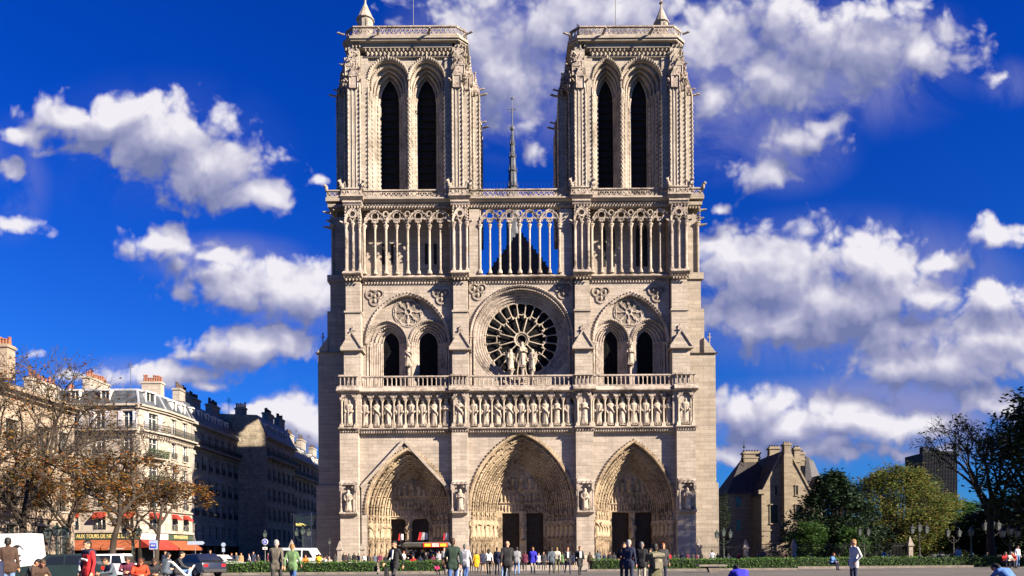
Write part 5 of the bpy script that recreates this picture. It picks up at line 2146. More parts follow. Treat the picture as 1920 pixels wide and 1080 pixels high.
def chimney(parent, x0, x1, y0, y1, z0, z1, mat, pots, seed=0, potmat=None):
    r = rng(seed)
    m = MB()
    m.box(x0, x1, y0, y1, z0, z1)
    m.box(x0 - .12, x1 + .12, y0 - .12, y1 + .12, z1, z1 + .18)
    m.box(x0 - .05, x1 + .05, y0 - .05, y1 + .05, z1 + .18, z1 + .30)
    o = m.build('chimney', mat, parent)
    p = MB()
    for i in range(pots):
        t = (i + .5) / pots
        x, y = (x0 + (x1 - x0) * t, (y0 + y1) / 2) if (x1 - x0) > (y1 - y0) else ((x0 + x1) / 2, y0 + (y1 - y0) * t)
        h = r.uniform(.55, 1.0)
        p.lathe(x, y, [(.17, z1 + .28), (.13, z1 + .28 + h * .8), (.17, z1 + .28 + h * .85), (.15, z1 + .28 + h)], 7)
    p.build('chimney_pots', potmat or M_pot, o)
    return o


def text(body, size, mat, parent, face, u, v, w, name='lettering', ext=.015, sx=1.0):
    cu = bpy.data.curves.new(name, 'FONT')
    cu.body = body
    cu.size = size
    cu.extrude = ext
    cu.align_x = 'CENTER'
    cu.align_y = 'CENTER'
    o = bpy.data.objects.new(name, cu)
    COL.objects.link(o)
    dg = bpy.context.evaluated_depsgraph_get()
    dg.update()
    me = bpy.data.meshes.new_from_object(o.evaluated_get(dg))
    bpy.data.objects.remove(o)
    me.materials.clear()
    me.materials.append(mat)
    n = bpy.data.objects.new(name, me)
    COL.objects.link(n)
    d, nn = face.d, face.n
    M = Matrix(((d[0] * sx, 0, nn[0], 0), (d[1] * sx, 0, nn[1], 0), (0, 1, 0, 0), (0, 0, 0, 1)))
    me.transform(M)
    n.location = face.P(u, v, w)
    if parent is not None:
        n.parent = parent
    return n


# ---- corner house with the brasserie
cor = empty('corner_house')
tag(cor, 'sunlit cream corner apartment building with grey mansard roof, running balcony and red awnings', 'apartment building', 'old apartment buildings north of the cathedral')
FP = [(-62.0, 95.0), (-47.0, 95.0), (-45.66, 99.6), (-45.1, 106.0)]
faces = [Face(FP[i], FP[i + 1]) for i in range(3)]
ROWS = [(17.75, 19.85), (14.5, 16.65), (11.05, 13.3), (7.75, 9.95), (4.85, 6.95)]
colsA = [(X(137, 800, 95), .62), (X(188, 800, 95), .62), (X(240, 800, 95), .62), (X(86, 800, 95), .62)]
cw = MB()
for fi, f in enumerate(faces):
    if fi == 0:
        us = [x + 62.0 for x, _ in colsA]
        hw = .60
    elif fi == 1:
        us, hw = [f.L * .5], .78
    else:
        us, hw = [f.L * .27, f.L * .72], .56
    wins = [(u - hw, u + hw, a, b) for u in us for a, b in ROWS]
    f.wall(cw, 4.45, 20.2, wins)
    for (a, b, c, d) in wins:
        ri = [i for i, r_ in enumerate(ROWS) if r_[0] == c][0]
        wo = f.window(cor, a, b, c, d, shutters=(ri == 0 and fi < 2), rail=(ri in (1, 2, 3) and fi != 1) or ri == 4, blind=0)
        if ri == 1 or ri == 2:                                # carved keystones and brackets
            q = MB()
            um = (a + b) / 2
            q.knob(*f.P(um, d + .32, .18), .22, .26)
            for s in (-1, 1):
                q.knob(*f.P(um + s * (b - a) * .62, d + .20, .16), .16, .22)
                q.tube([f.P(um + s * (b - a) * .6, d + .2, .14), f.P(um, d + .5, .14)], .08, 5)
            q.build('carved_keystone', M_cream, wo)
        if ri == 4:                                           # small red awning over the mezzanine windows
            q = MB()
            v1 = d + .25
            q.add([f.P(a - .1, v1, .02), f.P(b + .1, v1, .02), f.P(b + .1, v1 - .75, .85), f.P(a - .1, v1 - .75, .85)], [(0, 1, 2, 3)])
            q.add([f.P(a - .1, v1, .02), f.P(a - .1, v1 - .75, .02), f.P(a - .1, v1 - .75, .85)], [(0, 1, 2)])
            q.add([f.P(b + .1, v1, .02), f.P(b + .1, v1 - .75, .02), f.P(b + .1, v1 - .75, .85)], [(0, 1, 2)])
            q.add([f.P(a - .1, v1 - .75, .85), f.P(b + .1, v1 - .75, .85), f.P(b + .1, v1 - .95, .85), f.P(a - .1, v1 - .95, .85)], [(0, 1, 2, 3)])
            q.build('small_awning', M_red, wo)
    # string courses and pilasters
    for (v, h, p) in ((7.30, .22, .30), (10.6, .16, .14), (13.9, .16, .16), (4.45, .3, .35)):
        f.box(cw, -.05, f.L + .05, v, v + h, .003, p)
    f.box(cw, -.1, f.L + .1, 20.2, 20.45, -.3, .30)
    f.box(cw, -.1, f.L + .1, 20.45, 20.7, -.3, .55)
    f.box(cw, -.1, f.L + .1, 17.0, 17.25, .003, .55)
    f.box(cw, -.15, f.L + .15, 17.25, 17.45, .003, .95)
    n = int(f.L / .42)
    for i in range(n):
        f.box(cw, (i + .3) * f.L / n, (i + .7) * f.L / n, 16.72, 17.0, .003, .45)
    for u in (0.02, f.L - .32):
        f.box(cw, u, u + .3, 4.8, 17.0, .003, .07)
cw.build('wall', M_cream, cor)
for fi, f in enumerate(faces):
    q = MB()
    railing(q, f, 0, f.L, 17.45, 18.45, .85, .13)
    q.build('running_balcony', M_ironb, cor)
for (v0) in (13.95, 10.65):                                   # balconies on the canted corner
    q = MB()
    f = faces[1]
    f.box(q, .6, f.L - .6, v0, v0 + .16, .02, 1.0)
    for u in (1.0, f.L - 1.2):
        f.box(q, u, u + .2, v0 - .5, v0, .02, .6)
    bo = q.build('balcony', M_cream, cor)
    q = MB()
    railing(q, f, .6, f.L - .6, v0 + .16, v0 + 1.1, .95, .12)
    q.build('balcony_rail', M_ironb, bo)
    q = MB()
    r = rng(5)
    for i in range(260):
        u, vv, w_ = r.uniform(.5, f.L - .5), v0 + r.uniform(.2, 1.25), r.uniform(.7, 1.15)
        p = f.P(u, vv, w_)
        q.knob(*p, r.uniform(.05, .10), r.uniform(.05, .12))
    q.build('balcony_plants', plain('balcony_green', (.03, .06, .02), .7, .5, 3), bo)
# mansard
E0 = [(-62.0, 95.0), (-47.0, 95.0), (-45.66, 99.6), (-45.1, 106.0), (-62.0, 106.0)]
E1 = [(-62.0, 96.1), (-47.75, 96.1), (-46.75, 99.8), (-46.2, 106.0), (-62.0, 106.0)]
rf = MB()
rf.add([(x, y, 20.7) for x, y in E0] + [(x, y, 22.75) for x, y in E1], [(i, (i + 1) % 5, 5 + (i + 1) % 5, 5 + i) for i in range(5)])
rf.cur = 1
E2 = [(-62.0, 100.5), (-51, 100.5), (-50.5, 101.5), (-50.3, 106.0), (-62.0, 106.0)]
rf.add([(x, y, 22.78) for x, y in E1] + [(x, y, 23.75) for x, y in E2], [(i, (i + 1) % 5, 5 + (i + 1) % 5, 5 + i) for i in range(5)] + [(5, 6, 7, 8, 9)])
rf.cur = 0
ro_ = rf.build('roof', [M_slate, M_zinc], cor)
tr_ = MB()
for i in range(3):                                            # zinc hips and curb
    tr_.bar((*E1[i], 22.76), (*E1[i + 1], 22.76), .26)
for i in range(1, 4):
    tr_.bar((*E0[i], 20.7), (*E1[i], 22.75), .20)
for i in range(3):
    tr_.bar((*E0[i], 20.72), (*E0[i + 1], 20.72), .18)
tr_.build('zinc_trim', M_zinc, ro_)


def dormer(parent, f, u, v0, v1, hw, back, mat_cheek=None):
    q = MB()
    f.box(q, u - hw, u - hw + .12, v0, v1, -back, -.30)
    f.box(q, u + hw - .12, u + hw, v0, v1, -back, -.30)
    f.box(q, u - hw - .1, u + hw + .1, v1, v1 + .16, -back, -.22)
    f.box(q, u - hw + .12, u + hw - .12, v0, v0 + .12, -back, -.32)
    o = q.build('dormer', mat_cheek or M_white, parent)
    g = MB()
    f.box(g, u - hw + .12, u + hw - .12, v0 + .12, v1, -.55, -.48)
    g.build('pane', M_pane, o)
    g = MB()
    f.box(g, u - .04, u + .04, v0 + .12, v1, -.478, -.44)
    g.build('glazing_bar', M_white, o)


for px in (140, 197, 88):
    dormer(ro_, faces[0], X(px, 740, 95.3) + 62, 20.85, 22.5, .62, 1.2)
dormer(ro_, faces[1], faces[1].L * .5, 20.85, 22.6, .85, 1.2)
for t in (.40, .76):
    dormer(ro_, faces[2], faces[2].L * t, 20.85, 22.4, .52, 1.2)
chimney(cor, X(167, 710, 101), X(180, 710, 101), 99.5, 104.5, 22.5, 25.1, M_cream, 9, 1)
chimney(cor, X(264, 715, 100), X(300, 715, 100), 100.2, 101.2, 22.5, 24.5, M_cream, 8, 2)
chimney(cor, X(127, 710, 103), X(140, 710, 103), 102.5, 103.5, 22.5, 24.1, M_cream, 3, 3)
# shop front: fascia with the name, awnings, dark glazing
sf = MB()
for f in faces:
    f.box(sf, 0, f.L, 0, 2.9, -1.2, -1.0)
    f.box(sf, 0, f.L, 2.9, 4.45, -1.2, .05)
    n = max(1, int(f.L / 2.6))
    for i in range(n + 1):
        u = min(f.L - .2, i * f.L / n)
        f.box(sf, u, u + .22, 0, 2.9, -1.0, .08)
so_ = sf.build('shop_front', M_shop, cor)
for fi, f in enumerate(faces):
    q = MB()
    a, b = (3.0, f.L - .05) if fi == 0 else (0.0, f.L)
    f.box(q, a, b, 3.62, 4.42, .06, .16)
    fo = q.build('fascia', M_sign if fi == 0 else (M_white if fi == 1 else M_sign), so_)
    if fi == 0:
        text('AUX TOURS DE NOTRE DAME', .74, M_gold, fo, f, X(197, 1006, 95) + 62, 4.02, .165, sx=.70)
    elif fi == 2:
        text('BRASSERIE', .62, M_gold, fo, f, f.L * .5, 4.02, .165, sx=1.25)
    q = MB()
    n = 3 if fi == 0 else 1
    for i in range(n):
        u0, u1 = a + (b - a) * i / n + .04, a + (b - a) * (i + 1) / n - .04
        p = [f.P(u0, 3.55, .1), f.P(u1, 3.55, .1), f.P(u1 + .1, 2.55, 1.75), f.P(u0 - .1, 2.55, 1.75)]
        q.add(p + [f.P(u1 + .1, 2.25, 1.75), f.P(u0 - .1, 2.25, 1.75)], [(0, 1, 2, 3), (3, 2, 4, 5)])
        q.add([f.P(u0, 3.55, .1), f.P(u0 - .1, 2.55, 1.75), f.P(u0, 2.55, .1)], [(0, 1, 2)])
        q.add([f.P(u1, 3.55, .1), f.P(u1 + .1, 2.55, 1.75), f.P(u1, 2.55, .1)], [(0, 1, 2)])
    ao = q.build('awning', M_orange if fi != 1 else M_red, so_)
    if fi == 0:
        for k, wd in enumerate(('BRASSERIE', 'CAFE', 'RESTAURANT')):
            u = a + (b - a) * (k + .5) / 3
            text(wd, .26, M_white, ao, f, u, 2.40, 1.765, sx=1.2)
tm_ = MB()
r = rng(8)
for i in range(26):                                           # terrace tables and chairs under the awnings
    f = faces[0]
    u = 3.5 + r.random() * 11
    tm_.lathe(*f.P(u, 0, .6 + r.random() * 1.2)[:2], [(.22, .0), (.03, .05), (.03, .70), (.32, .71), (.32, .74)], 7)
tm_.build('terrace_tables', M_shop, so_)

# ---- the long pale building at the far left
hd = empty('hospital_wing')
tag(hd, 'long pale stone building at the left edge with projecting eaves, behind bare trees', 'building')
HP = [(-46.35, 54.0), (-45.35, 78.0), (-62.0, 78.6)]
f1, f2 = Face(HP[0], HP[1]), Face(HP[1], HP[2])
hw_ = MB()
wins = []
for u in (2.2, 6.4, 10.6, 14.8, 19.0, 22.3):
    for (a, b) in ((1.4, 4.4), (6.0, 9.2), (11.0, 14.0)):
        wins.append((u - .75, u + .75, a, b))
f1.wall(hw_, 0, 16.6, wins, .3)
f2.wall(hw_, 0, 16.6, [], .3)
for f in (f1, f2):
    f.box(hw_, -.1, f.L + .1, 5.1, 5.4, .004, .2)
    f.box(hw_, -.1, f.L + .1, 10.1, 10.35, .004, .16)
    f.box(hw_, -.1, f.L + .1, 0, .8, .004, .12)
for u in (4.3, 8.5, 12.7, 16.9, 21.0, 23.7):
    f1.box(hw_, u - .22, u + .22, 5.4, 16.2, .004, .10)
f1.box(hw_, -.5, f1.L + .3, 16.2, 16.55, -.2, .45)
f1.box(hw_, -.5, f1.L + .8, 16.55, 16.95, -.2, .95)
f2.box(hw_, -.8, f2.L, 16.55, 16.95, -.2, .8)
hw_.build('wall', M_hotel, hd)
for w_ in wins:
    f1.window(hd, *w_, rv=.3, frame=plain('worn_frames', (0.16, 0.14, 0.12), .7, .3, 3))
rm_ = MB()
rm_.add([f1.P(-1, 16.96, 1.0), f1.P(f1.L + .85, 16.96, 1.0), f1.P(f1.L + .85, 18.7, -4.5), f1.P(-1, 18.7, -4.5), f1.P(f1.L + .85, 16.96, -10), f1.P(-1, 16.96, -10)], [(0, 1, 2, 3), (3, 2, 4, 5), (1, 4, 2)])
rm_.build('roof', plain('pale_zinc', (0.42, 0.42, 0.44), .5, .25, .8, spec=.4), hd)
chimney(hd, X(-14, 650, 66), X(20, 650, 66), 65.5, 66.6, 17.0, 19.7, M_hotel, 6, 4)
chimney(hd, X(57, 712, 77), X(72, 712, 77), 76.0, 80.5, 16.5, 19.3, M_cream, 7, 6)

# ---- the street in the shadow of the cathedral
STREET = [
    dict(p0=(-45.1, 106.2), p1=(-44.75, 123.0), xb=-58, ze=20.6, zr=23.4, off=1.2, wall=M_grey, lab='dark grey apartment building with a long iron balcony next to the sunlit corner house', n=7, chim=((-47.6, 108.5, 9), (-48.2, 114.0, 7), (-47.4, 119.5, 9)), party=False),
    dict(p0=(-40.2, 123.3), p1=(-40.0, 139.0), xb=-58, ze=21.2, zr=24.6, off=1.5, wall=M_grey, lab='shaded building with a rubble stone gable wall whose top catches the sun', n=6, chim=((-44.2, 124.0, 5), (-43.0, 133.0, 8), (-42.5, 138.0, 8)), party=True),
    dict(p0=(-41.2, 139.2), p1=(-41.0, 156.0), xb=-58, ze=20.2, zr=23.2, off=1.4, wall=M_grey, lab='shaded building with a plain grey end wall, third house along the dark street', n=6, chim=((-43.6, 139.9, 6), (-43.4, 147.0, 8), (-43.0, 154.0, 6)), party=True),
    dict(p0=(-42.2, 156.2), p1=(-42.0, 178.0), xb=-58, ze=20.5, zr=23.5, off=1.4, wall=M_grey, lab='farthest shaded apartment house of the side street, its roof just left of the cathedral', n=7, chim=((-44.6, 157.5, 6), (-44.4, 168.0, 8)), party=True),
]
for bi, b in enumerate(STREET):
    root = empty('street_house')
    root['trim_mat'] = 'sooty_facade'
    tag(root, b['lab'], 'apartment building', 'old apartment buildings north of the cathedral')
    f = Face(b['p0'], b['p1'])
    n = b['n']
    rows = [(3.9 + 3.35 * k, 5.9 + 3.35 * k) for k in range(5)]
    wins = [((i + .5) * f.L / n - .55, (i + .5) * f.L / n + .55, a, c) for i in range(n) for a, c in rows]
    wm = MB()
    f.wall(wm, 3.0, b['ze'], wins)
    for (v, h, p) in ((b['ze'] - .4, .4, .5), (b['ze'] - 3.6, .2, .8), (3.0, .25, .3), (9.6, .15, .2)):
        f.box(wm, 0, f.L, v, v + h, .004, p)
    y0, y1 = b['p0'][1], b['p1'][1]
    wm.build('wall', b['wall'], root)
    # end wall facing the square
    em = MB()
    x0 = b['p0'][0]
    pts = [(b['xb'], 0), (x0, 0), (x0, b['ze']), (x0 - b['off'], b['zr'] - .1), (x0 - b['off'] - 3.6, b['zr'] + .15), (b['xb'], b['zr'] - .2)]
    em.prism(pts, y0 + .004, y0 + .35)
    em.build('gable_wall', M_rubble if b['party'] and bi == 1 else (plain('rendered_wall', (0.34, 0.31, 0.27), .9, .3, .5) if b['party'] else b['wall']), root)
    for w_ in wins:
        f.window(root, *w_, rail=(rows.index((w_[2], w_[3])) in (1, 2, 3)), frame=plain('grey_frames', (0.25, 0.25, 0.26), .6, .2, 3))
    rf = MB()
    rf.add([f.P(0, b['ze'], .3), f.P(f.L, b['ze'], .3), f.P(f.L, b['zr'], -b['off']), f.P(0, b['zr'], -b['off']), f.P(f.L, b['zr'] + .3, -9), f.P(0, b['zr'] + .3, -9)], [(0, 1, 2, 3), (3, 2, 4, 5)])
    ro_ = rf.build('roof', M_slate, root)
    for i in range(n):
        if (i + bi) % 7 != 6:
            dormer(ro_, f, (i + .5) * f.L / n, b['ze'] + .2, b['ze'] + 1.9, .55, 1.6)
    q = MB()
    railing(q, f, 0, f.L, b['ze'] - 3.4, b['ze'] - 2.5, .75, .2)
    q.build('running_balcony', M_ironb, root)
    sm = MB()
    f.box(sm, 0, f.L, 0, 3.0, -.6, -.4)
    for i in range(n + 1):
        u = min(f.L - .3, i * f.L / n)
        f.box(sm, u, u + .3, 0, 3.0, -.4, .04)
    sm.build('shop_front', M_shop, root)
    for ci, (cx_, cy_, pots) in enumerate(b['chim']):
        chimney(root, cx_ - .5 if not (bi and ci == 0) else cx_ - 1.2, cx_ + .5, cy_ - 1.6 if not (bi and ci == 0) else cy_ - .3, cy_ + 1.6 if not (bi and ci == 0) else cy_ + .4, b['zr'] - 2, b['zr'] + (1.7 if not (bi and ci == 0) else 1.0), b['wall'], pots, bi * 10 + ci, M_pot if bi == 1 and ci == 0 else plain('sooty_pots', (0.05, 0.035, 0.03), .9, .3, 4))
# television aerials
for i, (ax, ay, az) in enumerate(((-46.5, 124, 24.6), (-42.0, 147, 23.4), (-40.9, 152, 23.0), (-50.5, 99.9, 24.3))):
    q = MB()
    q.tube([(0, 0, -1.0), (0, 0, 3.0)], .035, 5)
    for k in range(4):
        q.tube([(-.5 + .06 * k, 0, 2.3 + .18 * k), (.5 - .06 * k, 0, 2.3 + .18 * k)], .02, 4)
    q.tube([(0, -.6, 2.4), (0, .6, 2.4)], .02, 4)
    tag(q.build('roof_aerial', M_iron, None, loc=(ax, ay, az)), ['thin television aerial on top of the sunlit rubble gable', 'left aerial of the two on the third roof of the dark street', 'right aerial of the two on the third roof of the dark street', 'bent aerial beside the chimney of the sunlit corner house'][i], 'aerial', 'roof aerials')

# ---- site hut with a corrugated hoarding and a tarpaulin roof beside the north tower
hut = empty('site_hut')
tag(hut, 'site hut of grey corrugated sheet under a slanting yellow-green tarpaulin roof at the cathedral corner', 'site hut')
yh = 96.0
x0, x1 = X(566, 1000, yh), X(598, 1000, yh)
q = MB()
n = 22
zt = Z(992, yh, 580)
pts = []
for i in range(n * 2 + 1):
    pts.append((x0 + (x1 - x0) * i / (2 * n), yh + (.06 if i % 2 else -.06)))
for a, b in zip(pts[:-1], pts[1:]):
    q.quad((*a, 0), (*b, 0), (*b, zt), (*a, zt))
q.box(x0, x1, yh + .1, yh + 3, 0, zt)
q.build('hoarding', plain('galvanised_sheet', (0.42, 0.44, 0.44), .6, .2, 1.5), hut)
q = MB()
za, zb = Z(963, yh, 570), Z(986, yh, 570)
xa, xb, xc, xd = X(541, 965, yh), X(585, 965, yh), X(591, 985, yh), X(560, 985, yh)
q.add([(xa, yh + 2.5, za), (xb, yh + 2.5, za + .1), (xc, yh - 1.2, zb), (xd, yh - 1.2, zb + .1)], [(0, 1, 2, 3)])
q.add([(xa, yh + 2.5, za - .12), (xb, yh + 2.5, za - .02), (xc, yh - 1.2, zb - .12), (xd, yh - 1.2, zb - .02)], [(3, 2, 1, 0)])
q.build('tarpaulin', plain('tarpaulin_sheet', (0.55, 0.50, 0.16), .8, .3, 1.2), hut)
q = MB()
q.tube([(xa - .4, yh + 2.4, za + .05), (xb + .3, yh + 2.4, za + .15)], .07, 6)
for k in range(9):
    xx = xa + 1.2 + k * .28
    q.tube([(xx, yh + 2.4, za + .1), (xx + .1, yh + 1.6, za - .4)], .03, 4)
for xx, yy in ((xa, yh + 2.3), (xb, yh + 2.3), (xc - .2, yh - 1.0)):
    q.tube([(xx, yy, 0), (xx, yy, za)], .06, 5)
q.build('scaffold_tube', M_zinc, hut)
# ------------------------------------------------------------------ the stone house, tower block and railings on the south side
M_house = ashlar('presbytery_stone', (0.225, 0.19, 0.14), (0.18, 0.15, 0.11), (0.13, 0.105, 0.08), bw=.9, bh=.36, stain=.4)
YHs = 120.0
hs = empty('gabled_stone_house')
tag(hs, 'steep-roofed stone house with tall chimneys behind the railings right of the cathedral', 'house')
hx = lambda px, py=950, Y=YHs: X(px, py, Y)
hz = lambda py, px=1470, Y=YHs: Z(py, Y, px)
q = MB()
xl, xr, xa = hx(1428), hx(1521), hx(1474)
q.prism([(xl, 0), (xr, 0), (xr, hz(924)), (xa + .6, hz(846)), (xa - .6, hz(846)), (xl, hz(924))], YHs, YHs + .6)
q.box(xl + .002, xl + .6, YHs + .6, YHs + 10, 0, hz(926))
q.box(xr - .6, xr - .002, YHs + .6, YHs + 12, 0, hz(926))
for s in (994, 1019):
    q.box(xl - .06, hx(1462), YHs - .12, YHs - .003, hz(s) - .08, hz(s) + .12)
q.box(hx(1469), hx(1524), YHs - .2, YHs - .003, hz(1012), hz(1010))
# left wing, set back
xw = hx(1365, 950, YHs + 5)
q.box(xw, xl + .3, YHs + 5, YHs + 5.6, 0, Z(926, YHs + 5, 1390))
q.box(xw, xw + .6, YHs + 5.6, YHs + 14, 0, Z(926, YHs + 5, 1390))
q.box(xw - .15, xl + .2, YHs + 4.8, YHs + 5.2, Z(928, YHs + 5, 1390), Z(924, YHs + 5, 1390))
q.build('wall', M_house, hs)
q = MB()                                                      # chimney breast running up the gable
x0, x1 = hx(1466), hx(1482)
q.box(x0, x1, YHs - 1.1, YHs - .002, hz(1010), hz(858))
q.frustum(x0, x1, YHs - 1.1, YHs + .6, hz(858), x0 + .15, x1 - .15, YHs - .9, YHs + .4, hz(852))
q.box(x0 + .15, x1 - .15, YHs - .9, YHs + .4, hz(852), hz(836))
q.box(x0 + .02, x1 - .02, YHs - 1.0, YHs + .5, hz(836), hz(833))
for i in range(3):
    q.lathe(x0 + .35 + i * .34, YHs - .25, [(.16, hz(833)), (.16, hz(829))], 6)
q.build('chimney', M_house, hs)
rf = MB()
rf.add([(xl - .3, YHs - .15, hz(928)), (xa, YHs - .15, hz(843)), (xr + .3, YHs - .15, hz(928)), (xl - .3, YHs + 14, hz(928)), (xa, YHs + 14, hz(843)), (xr + .3, YHs + 14, hz(928))], [(0, 1, 4, 3), (1, 2, 5, 4)])
# roof of the wing
zr_, ze_ = Z(860, YHs + 9, 1400), Z(926, YHs + 5, 1390)
rf.add([(xw - .3, YHs + 4.7, ze_), (xl + 2.5, YHs + 4.7, ze_), (xl + 2.5, YHs + 9, zr_), (hx(1391, 870, YHs + 9), YHs + 9, zr_), (xw - .3, YHs + 14, ze_), (xl + 2.5, YHs + 14, ze_)], [(0, 1, 2, 3), (0, 3, 4), (3, 2, 5, 4)])
rf.build('roof', plain('dark_tiles', (0.030, 0.026, 0.026), .8, .4, 2.5, bump=.4), hs)
cp = MB()
for (xx, s) in ((xl, -1), (xr, 1)):
    cp.tube([(xx + s * .1, YHs - .05, hz(926)), (xa + s * .5, YHs - .05, hz(845))], .17, 4)
cp.box(xl - .5, xl + .5, YHs - .2, YHs + .5, hz(926), hz(918))
cp.build('gable_coping', M_house, hs)
for (pa, pb, pt, pbm, Y) in ((1392, 1423, 846, 864, YHs + 9), (1441, 1460, 837, 864, YHs + 8), (1487, 1498, 838, 880, YHs + 4), (1498, 1506, 847, 870, YHs + 6)):
    q = MB()
    a, b = hx(pa, 850, Y), hx(pb, 850, Y)
    zt, zb = Z(pt, Y, pa), Z(pbm + 4, Y, pa)
    q.box(a, b, Y - .6, Y + .6, zb, zt - .55)
    q.box(a - .16, b + .16, Y - .75, Y + .75, zt - .55, zt - .3)
    q.box(a + .02, b - .02, Y - .58, Y + .58, zt - .3, zt - .1)
    q.box(a - .1, b + .1, Y - .7, Y + .7, zb + (zt - zb) * .35, zb + (zt - zb) * .45)
    co = q.build('chimney', M_house, hs)
    p = MB()
    n = max(2, int((b - a) / .42))
    for i in range(n):
        p.lathe(a + (i + .5) * (b - a) / n, Y, [(.15, zt - .1), (.15, zt + .18)], 6)
    p.build('chimney_pots', M_void, co)
q = MB()                                                      # apse roof and its gabled dormer behind
Yc = YHs + 9
q.lathe(hx(1512, 900, Yc), Yc, [(3.0, Z(925, Yc, 1510)), (2.6, Z(905, Yc, 1510)), (1.2, Z(865, Yc, 1510)), (.2, Z(856, Yc, 1510))], 14)
q.build('round_roof', plain('grey_slate', (0.05, 0.05, 0.056), .7, .25, 3), hs)
q = MB()
a, b, m = hx(1527, 900, YHs + 3), hx(1548, 900, YHs + 3), hx(1537, 900, YHs + 3)
q.prism([(a, Z(925, YHs + 3, 1530)), (b, Z(925, YHs + 3, 1530)), (b, Z(913, YHs + 3, 1530)), (m, Z(891, YHs + 3, 1530)), (a, Z(913, YHs + 3, 1530))], YHs + 3, YHs + 6)
do_ = q.build('dormer', M_house, hs)
q = MB()
q.box(xr - .02, b, YHs + 3.4, YHs + 9, 0, Z(925, YHs + 3, 1530))
q.build('wall', M_house, hs)
q = MB()
q.box(m - .45, m + .45, YHs + 2.95, YHs + 2.99, Z(916, YHs + 3, 1530), Z(907, YHs + 3, 1530))
q.build('pane', M_pane, do_)
fh = Face((xl, YHs), (xr, YHs))
for (pa, pb, pt, pb2) in ((1444, 1458, 947, 981), (1492, 1502, 947, 975), (1453, 1457.5, 911, 928), (1492, 1496, 911, 928), (1469, 1474, 1002, 1009), (1449, 1455, 1020, 1032)):
    q = MB()
    a, b, c, d = hx(pa), hx(pb), hz(pb2), hz(pt)
    yw_ = YHs - (1.1 if pa == 1469 else 0)
    q.box(a, b, yw_ - .02, yw_ - .004, c, d)
    for i in (.33, .66):
        q.box(a + (b - a) * i - .04, a + (b - a) * i + .04, yw_ - .06, yw_ - .021, c, d)
    wo = q.build('window', M_pane, hs)
    q = MB()
    q.box(a - .12, b + .12, yw_ - .22, yw_ - .004, d + .01, d + .18)
    q.box(a - .15, b + .15, yw_ - .2, yw_ - .004, c - .16, c - .01)
    q.box(a - .12, a - .01, yw_ - .12, yw_ - .004, c, d)
    q.box(b + .01, b + .12, yw_ - .12, yw_ - .004, c, d)
    q.build('surround', M_house, wo)
for (pa, pb, pt, pb2) in ((1380, 1389, 932, 950), (1380, 1388, 975, 995), (1413, 1420, 925, 980)):
    Y = YHs + 5
    q = MB()
    q.box(hx(pa, 950, Y), hx(pb, 950, Y), Y - .03, Y - .004, Z(pb2, Y, pa), Z(pt, Y, pa))
    q.build('window', M_pane, hs)
q = MB()
q.tube([(hx(1395, 850, YHs + 8), YHs + 8, hz(862)), (hx(1395, 850, YHs + 8), YHs + 8, Z(826, YHs + 8, 1395))], .05, 5)
q.ball((hx(1395, 850, YHs + 8), YHs + 8, Z(838, YHs + 8, 1395)), .22, 6, 5)
q.build('weather_vane', M_iron, hs)

# far office tower
Yt = 660.0
ot = empty('office_tower')
tag(ot, 'dark slab office tower far away behind the park trees', 'office tower')
q = MB()
x0, x1 = X(1730.5, 900, Yt), X(1794, 900, Yt)
zt = Z(849, Yt, 1760)
q.box(x0, x1, Yt, Yt + 30, 0, zt)
q.build('tower_block', plain('office_cladding', (0.010, 0.012, 0.017), .7, .3, .08, spec=.15), ot)
q = MB()
n = 22
for i in range(n + 1):
    xx = x0 + (x1 - x0) * i / n
    q.box(xx - .22, xx + .22, Yt - .5, Yt - .01, 0, zt)
for k in range(26):
    zz = zt - 1 - k * 3.4
    q.box(x0, x1, Yt - .3, Yt - .02, zz - .35, zz)
q.box(x0 - .3, x1 + .3, Yt - .6, Yt - .005, zt - .5, zt + 1.5)
q.box(x0 + 2, x0 + 6, Yt + 3, Yt + 9, zt, zt + 6)
q.build('mullions', plain('office_mullion', (0.016, 0.019, 0.026), .8, .2, .1, spec=.1), ot)

# ---- iron railings with pointed stone posts
M_post = plain('post_stone', (0.20, 0.175, 0.15), .9, .3, 3, bump=.3)


def stone_post(px, Y, ytop, label, mat=None):
    x = X(px, 1020, Y)
    h = Z(ytop, Y, px)
    q = MB()
    q.box(-.30, .30, -.30, .30, 0, .35)
    q.frustum(-.25, .25, -.25, .25, .35, -.23, .23, -.23, .23, h - 1.1)
    q.box(-.34, .34, -.34, .34, h - 1.1, h - .92)
    q.frustum(-.30, .30, -.30, .30, h - .92, -.03, .03, -.03, .03, h)
    o = q.build('stone_post', M_post, None, loc=(x, Y, 0))
    tag(o, label, 'post', 'pointed stone posts of the railings')
    return x


posts = []
for (px, Y, yt, lab) in ((547, 90, 1012, 'pointed stone post left of the cathedral behind the man in green'), (637, 88, 1014, 'pointed stone post at the left corner of the cathedral front'), (680, 90.4, 1014, 'pointed stone post against the jamb of the left portal'),
                         (1310, 86, 1009, 'pointed stone post at the right corner of the cathedral, ball on its tip'), (1398, 86, 1011, 'pointed stone post in the railings before the left wing of the stone house'), (1488, 86, 1010, 'pointed stone post in the railings between stone house and dark yew'), (1706, 86, 1006, 'pointed stone post in the railings under the yellowing tree'), (1598, 86, 1011, 'pointed stone post in the railings half hidden behind the standing man in white')):
    posts.append((stone_post(px, Y, yt, lab), Y))
rl = [(posts[3][0], posts[4][0]), (posts[4][0], posts[5][0]), (posts[5][0], posts[7][0]), (posts[7][0], posts[6][0])]
RL = ['spiked iron railing before the sunlit right flank of the cathedral', 'spiked iron railing before the gabled stone house', 'spiked iron railing under the dark yew', 'spiked iron railing under the yellowing tree']
